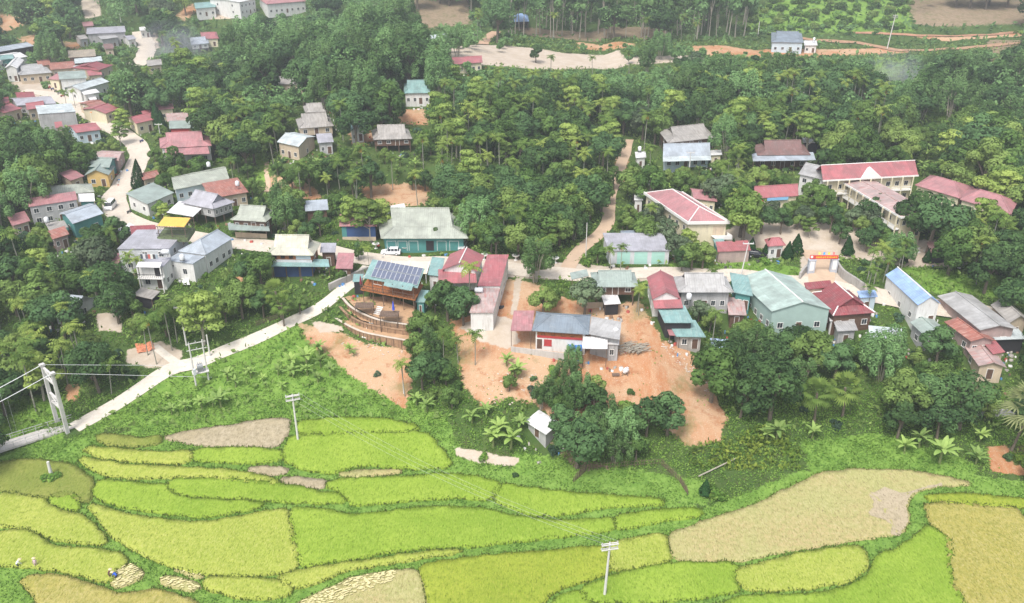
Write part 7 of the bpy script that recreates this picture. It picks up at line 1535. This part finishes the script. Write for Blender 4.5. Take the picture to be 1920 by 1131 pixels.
V = np.array(V); c = V.mean(0); me = npmesh('debris', V-c, np.array(Fq), mat('clutter_grey',(.35,.33,.3)))
for nm_, cc in (('white',(.65,.65,.63)),('brown',(.2,.12,.07)),('blue',(.08,.22,.45)),('red',(.4,.08,.06)),('dark',(.05,.05,.05))): me.materials.append(mat('clutter_'+nm_, cc))
me.polygons.foreach_set('material_index', np.array(MI, 'i')); o = obj('debris', me, loc=tuple(c)); tag(o, 'small household clutter, sacks and boxes lying around the houses', kind='stuff')
# thin smoke rising at two places
def smoke(px, py, up, rx, rz, dens, label):
    p = hit(px, py, up); m, t, N = nt('smoke'); L = t.links.new; co = N('ShaderNodeTexCoord').outputs['Object']; ln = N('ShaderNodeVectorMath', operation='LENGTH'); L(co, ln.inputs[0]); fo = mrange(N, L, ln.outputs['Value'], 1.0, .1, 0, 1)
    nz = mrange(N, L, noise(N, L, co, 2.2, 3), .38, .7); a = N('ShaderNodeMath', operation='MULTIPLY'); L(fo, a.inputs[0]); L(nz, a.inputs[1]); b = N('ShaderNodeMath', operation='MULTIPLY'); L(a.outputs[0], b.inputs[0]); b.inputs[1].default_value = dens
    v = N('ShaderNodeVolumePrincipled'); v.inputs['Color'].default_value = (.85,.9,1,1); L(b.outputs[0], v.inputs['Density']); L(v.outputs[0], N('ShaderNodeOutputMaterial').inputs[1])
    q = MB(); n = 14
    q = lathe([(math.sin(math.pi*k/8), -math.cos(math.pi*k/8)) for k in range(9)], n); o = q.build('smoke', m, None, base=(0,0,0)); o.location = p; o.scale = (rx, rx*.8, rz); tag(o, label, kind='stuff')
smoke(1680, 150, 3, 17, 13, .09, 'thin blue smoke drifting over the right hillside'); smoke(325, 90, 4, 20, 14, .08, 'thin smoke over the far street at the upper left')
# ================================================ labels of the plants
def ordinal(i): return ['first','second','third','fourth','fifth','sixth','seventh','eighth','ninth','tenth','eleventh','twelfth','thirteenth','fourteenth','fifteenth','sixteenth','seventeenth','eighteenth','nineteenth','twentieth'][i] if i < 20 else None
cells = {}; USED = {}
for rec in PLANTS:
    o, k, px, py, lab, s, grp = rec
    if lab: tag(o, lab); continue
    best = sorted(LANDM, key=lambda l: (l[1]-px)**2+1.8*(l[2]-py)**2)[0]; dx, dy = px-best[1], py-best[2]
    rel = ('right of' if dx > 0 else 'left of') if abs(dx) > abs(dy)*1.25 else ('behind' if dy < 0 else 'in front of')
    dist = math.hypot(dx, dy); far = 'far ' if dist > 110 else ('' if dist > 45 else 'close ')
    size = 'large' if s > 1.35 else ('small' if s < .75 else '')
    cells.setdefault((k, best[0], far+rel, size), []).append(rec)
for (k, lm, rel, size), L_ in cells.items():
    base = (size+' ' if size else '')+WORDS[k]+' '+rel+' the '+lm
    L_.sort(key=lambda r: r[2]); n = len(L_)
    for i, r in enumerate(L_):
        if n == 1: t = base
        elif n <= 20: t = base+', '+('leftmost of two' if n == 2 and i == 0 else 'rightmost of two' if n == 2 else ordinal(i)+' from the left')
        else: 
            half = n//2; t = base+(', %s from the left' % ordinal(i) if i < half and i < 20 else ', %s from the right' % (ordinal(n-1-i) or 'one'))
        t = t.replace(', leftmost', ', left').replace(', rightmost', ', right')
        if len(t.split()) > 16: t = t.replace(' from the ', ' from ').replace(' with broad leaves', '').replace(' thin trunked', '').replace('close ', '')
        if len(t.split()) > 16: t = t.replace('the '+lm, lm)
        if len(t.split()) > 16: t = t.replace(' green', '', 1)
        if len(t.split()) > 16: t = t.replace('far ', '', 1)
        USED[t] = USED.get(t, 0)+1
        if USED[t] > 1: t = ' '.join(t.split()[:14])+', %s one' % ('further', 'upper', 'lower', 'outer')[min(3, USED[t]-2)]
        tag(r[0], t, None, WORDS[k].split(' with ')[0]+'s '+rel+' the '+lm if n > 1 else None)
# ================================================ camera, light
cam = bpy.data.cameras.new('camera'); cam.lens = 36*F/1920; cam.sensor_width = 36; cam.clip_end = 6000; cam.clip_start = 1
co = bpy.data.objects.new('camera', cam); COL.objects.link(co); co.location = (0,0,CZ); co.rotation_euler = (math.pi/2-PIT, 0, 0); S.camera = co
SUNEL, SUNAZ = math.radians(58), math.radians(205)
w = bpy.data.worlds.new('World'); S.world = w; w.use_nodes = True; t = w.node_tree; t.nodes.clear()
sky = t.nodes.new('ShaderNodeTexSky'); sky.sky_type = 'NISHITA'; sky.sun_disc = False; sky.sun_elevation = SUNEL; sky.sun_rotation = SUNAZ; sky.air_density = 1.0; sky.dust_density = 5.0; sky.ozone_density = 1.0
mx = t.nodes.new('ShaderNodeHueSaturation'); mx.inputs['Saturation'].default_value = .6
bg = t.nodes.new('ShaderNodeBackground'); bg.inputs[1].default_value = .14; out = t.nodes.new('ShaderNodeOutputWorld')
t.links.new(sky.outputs[0], mx.inputs['Color']); t.links.new(mx.outputs[0], bg.inputs[0]); t.links.new(bg.outputs[0], out.inputs[0])
sl = bpy.data.lights.new('sun', 'SUN'); sl.energy = 1.5; sl.angle = math.radians(15); sl.color = (1, .97, .93); so = bpy.data.objects.new('sun', sl); COL.objects.link(so)
so.rotation_euler = (math.pi/2-SUNEL, 0, math.pi-SUNAZ)
S.view_settings.view_transform = 'Standard'; S.view_settings.look = 'None'; S.view_settings.exposure = .88; S.view_settings.gamma = 1
S.cycles.max_bounces = 6; S.cycles.diffuse_bounces = 3; S.cycles.glossy_bounces = 2; S.cycles.transmission_bounces = 4; S.cycles.use_denoising = True
S.cycles.use_light_tree = False

HAZE = True
if HAZE:
    m, t_, N = nt('haze'); v = N('ShaderNodeVolumePrincipled'); v.inputs['Color'].default_value = (.9,.95,1,1); v.inputs['Density'].default_value = .0004; v.inputs['Anisotropy'].default_value = .2
    t_.links.new(v.outputs[0], N('ShaderNodeOutputMaterial').inputs[1])
    q = MB(); q.box(-1250, 1250, -60, 1270, -40, 215); o = q.build('haze', m, None, base=(0,0,0)); tag(o, 'thin pale summer haze in the valley air', kind='stuff')
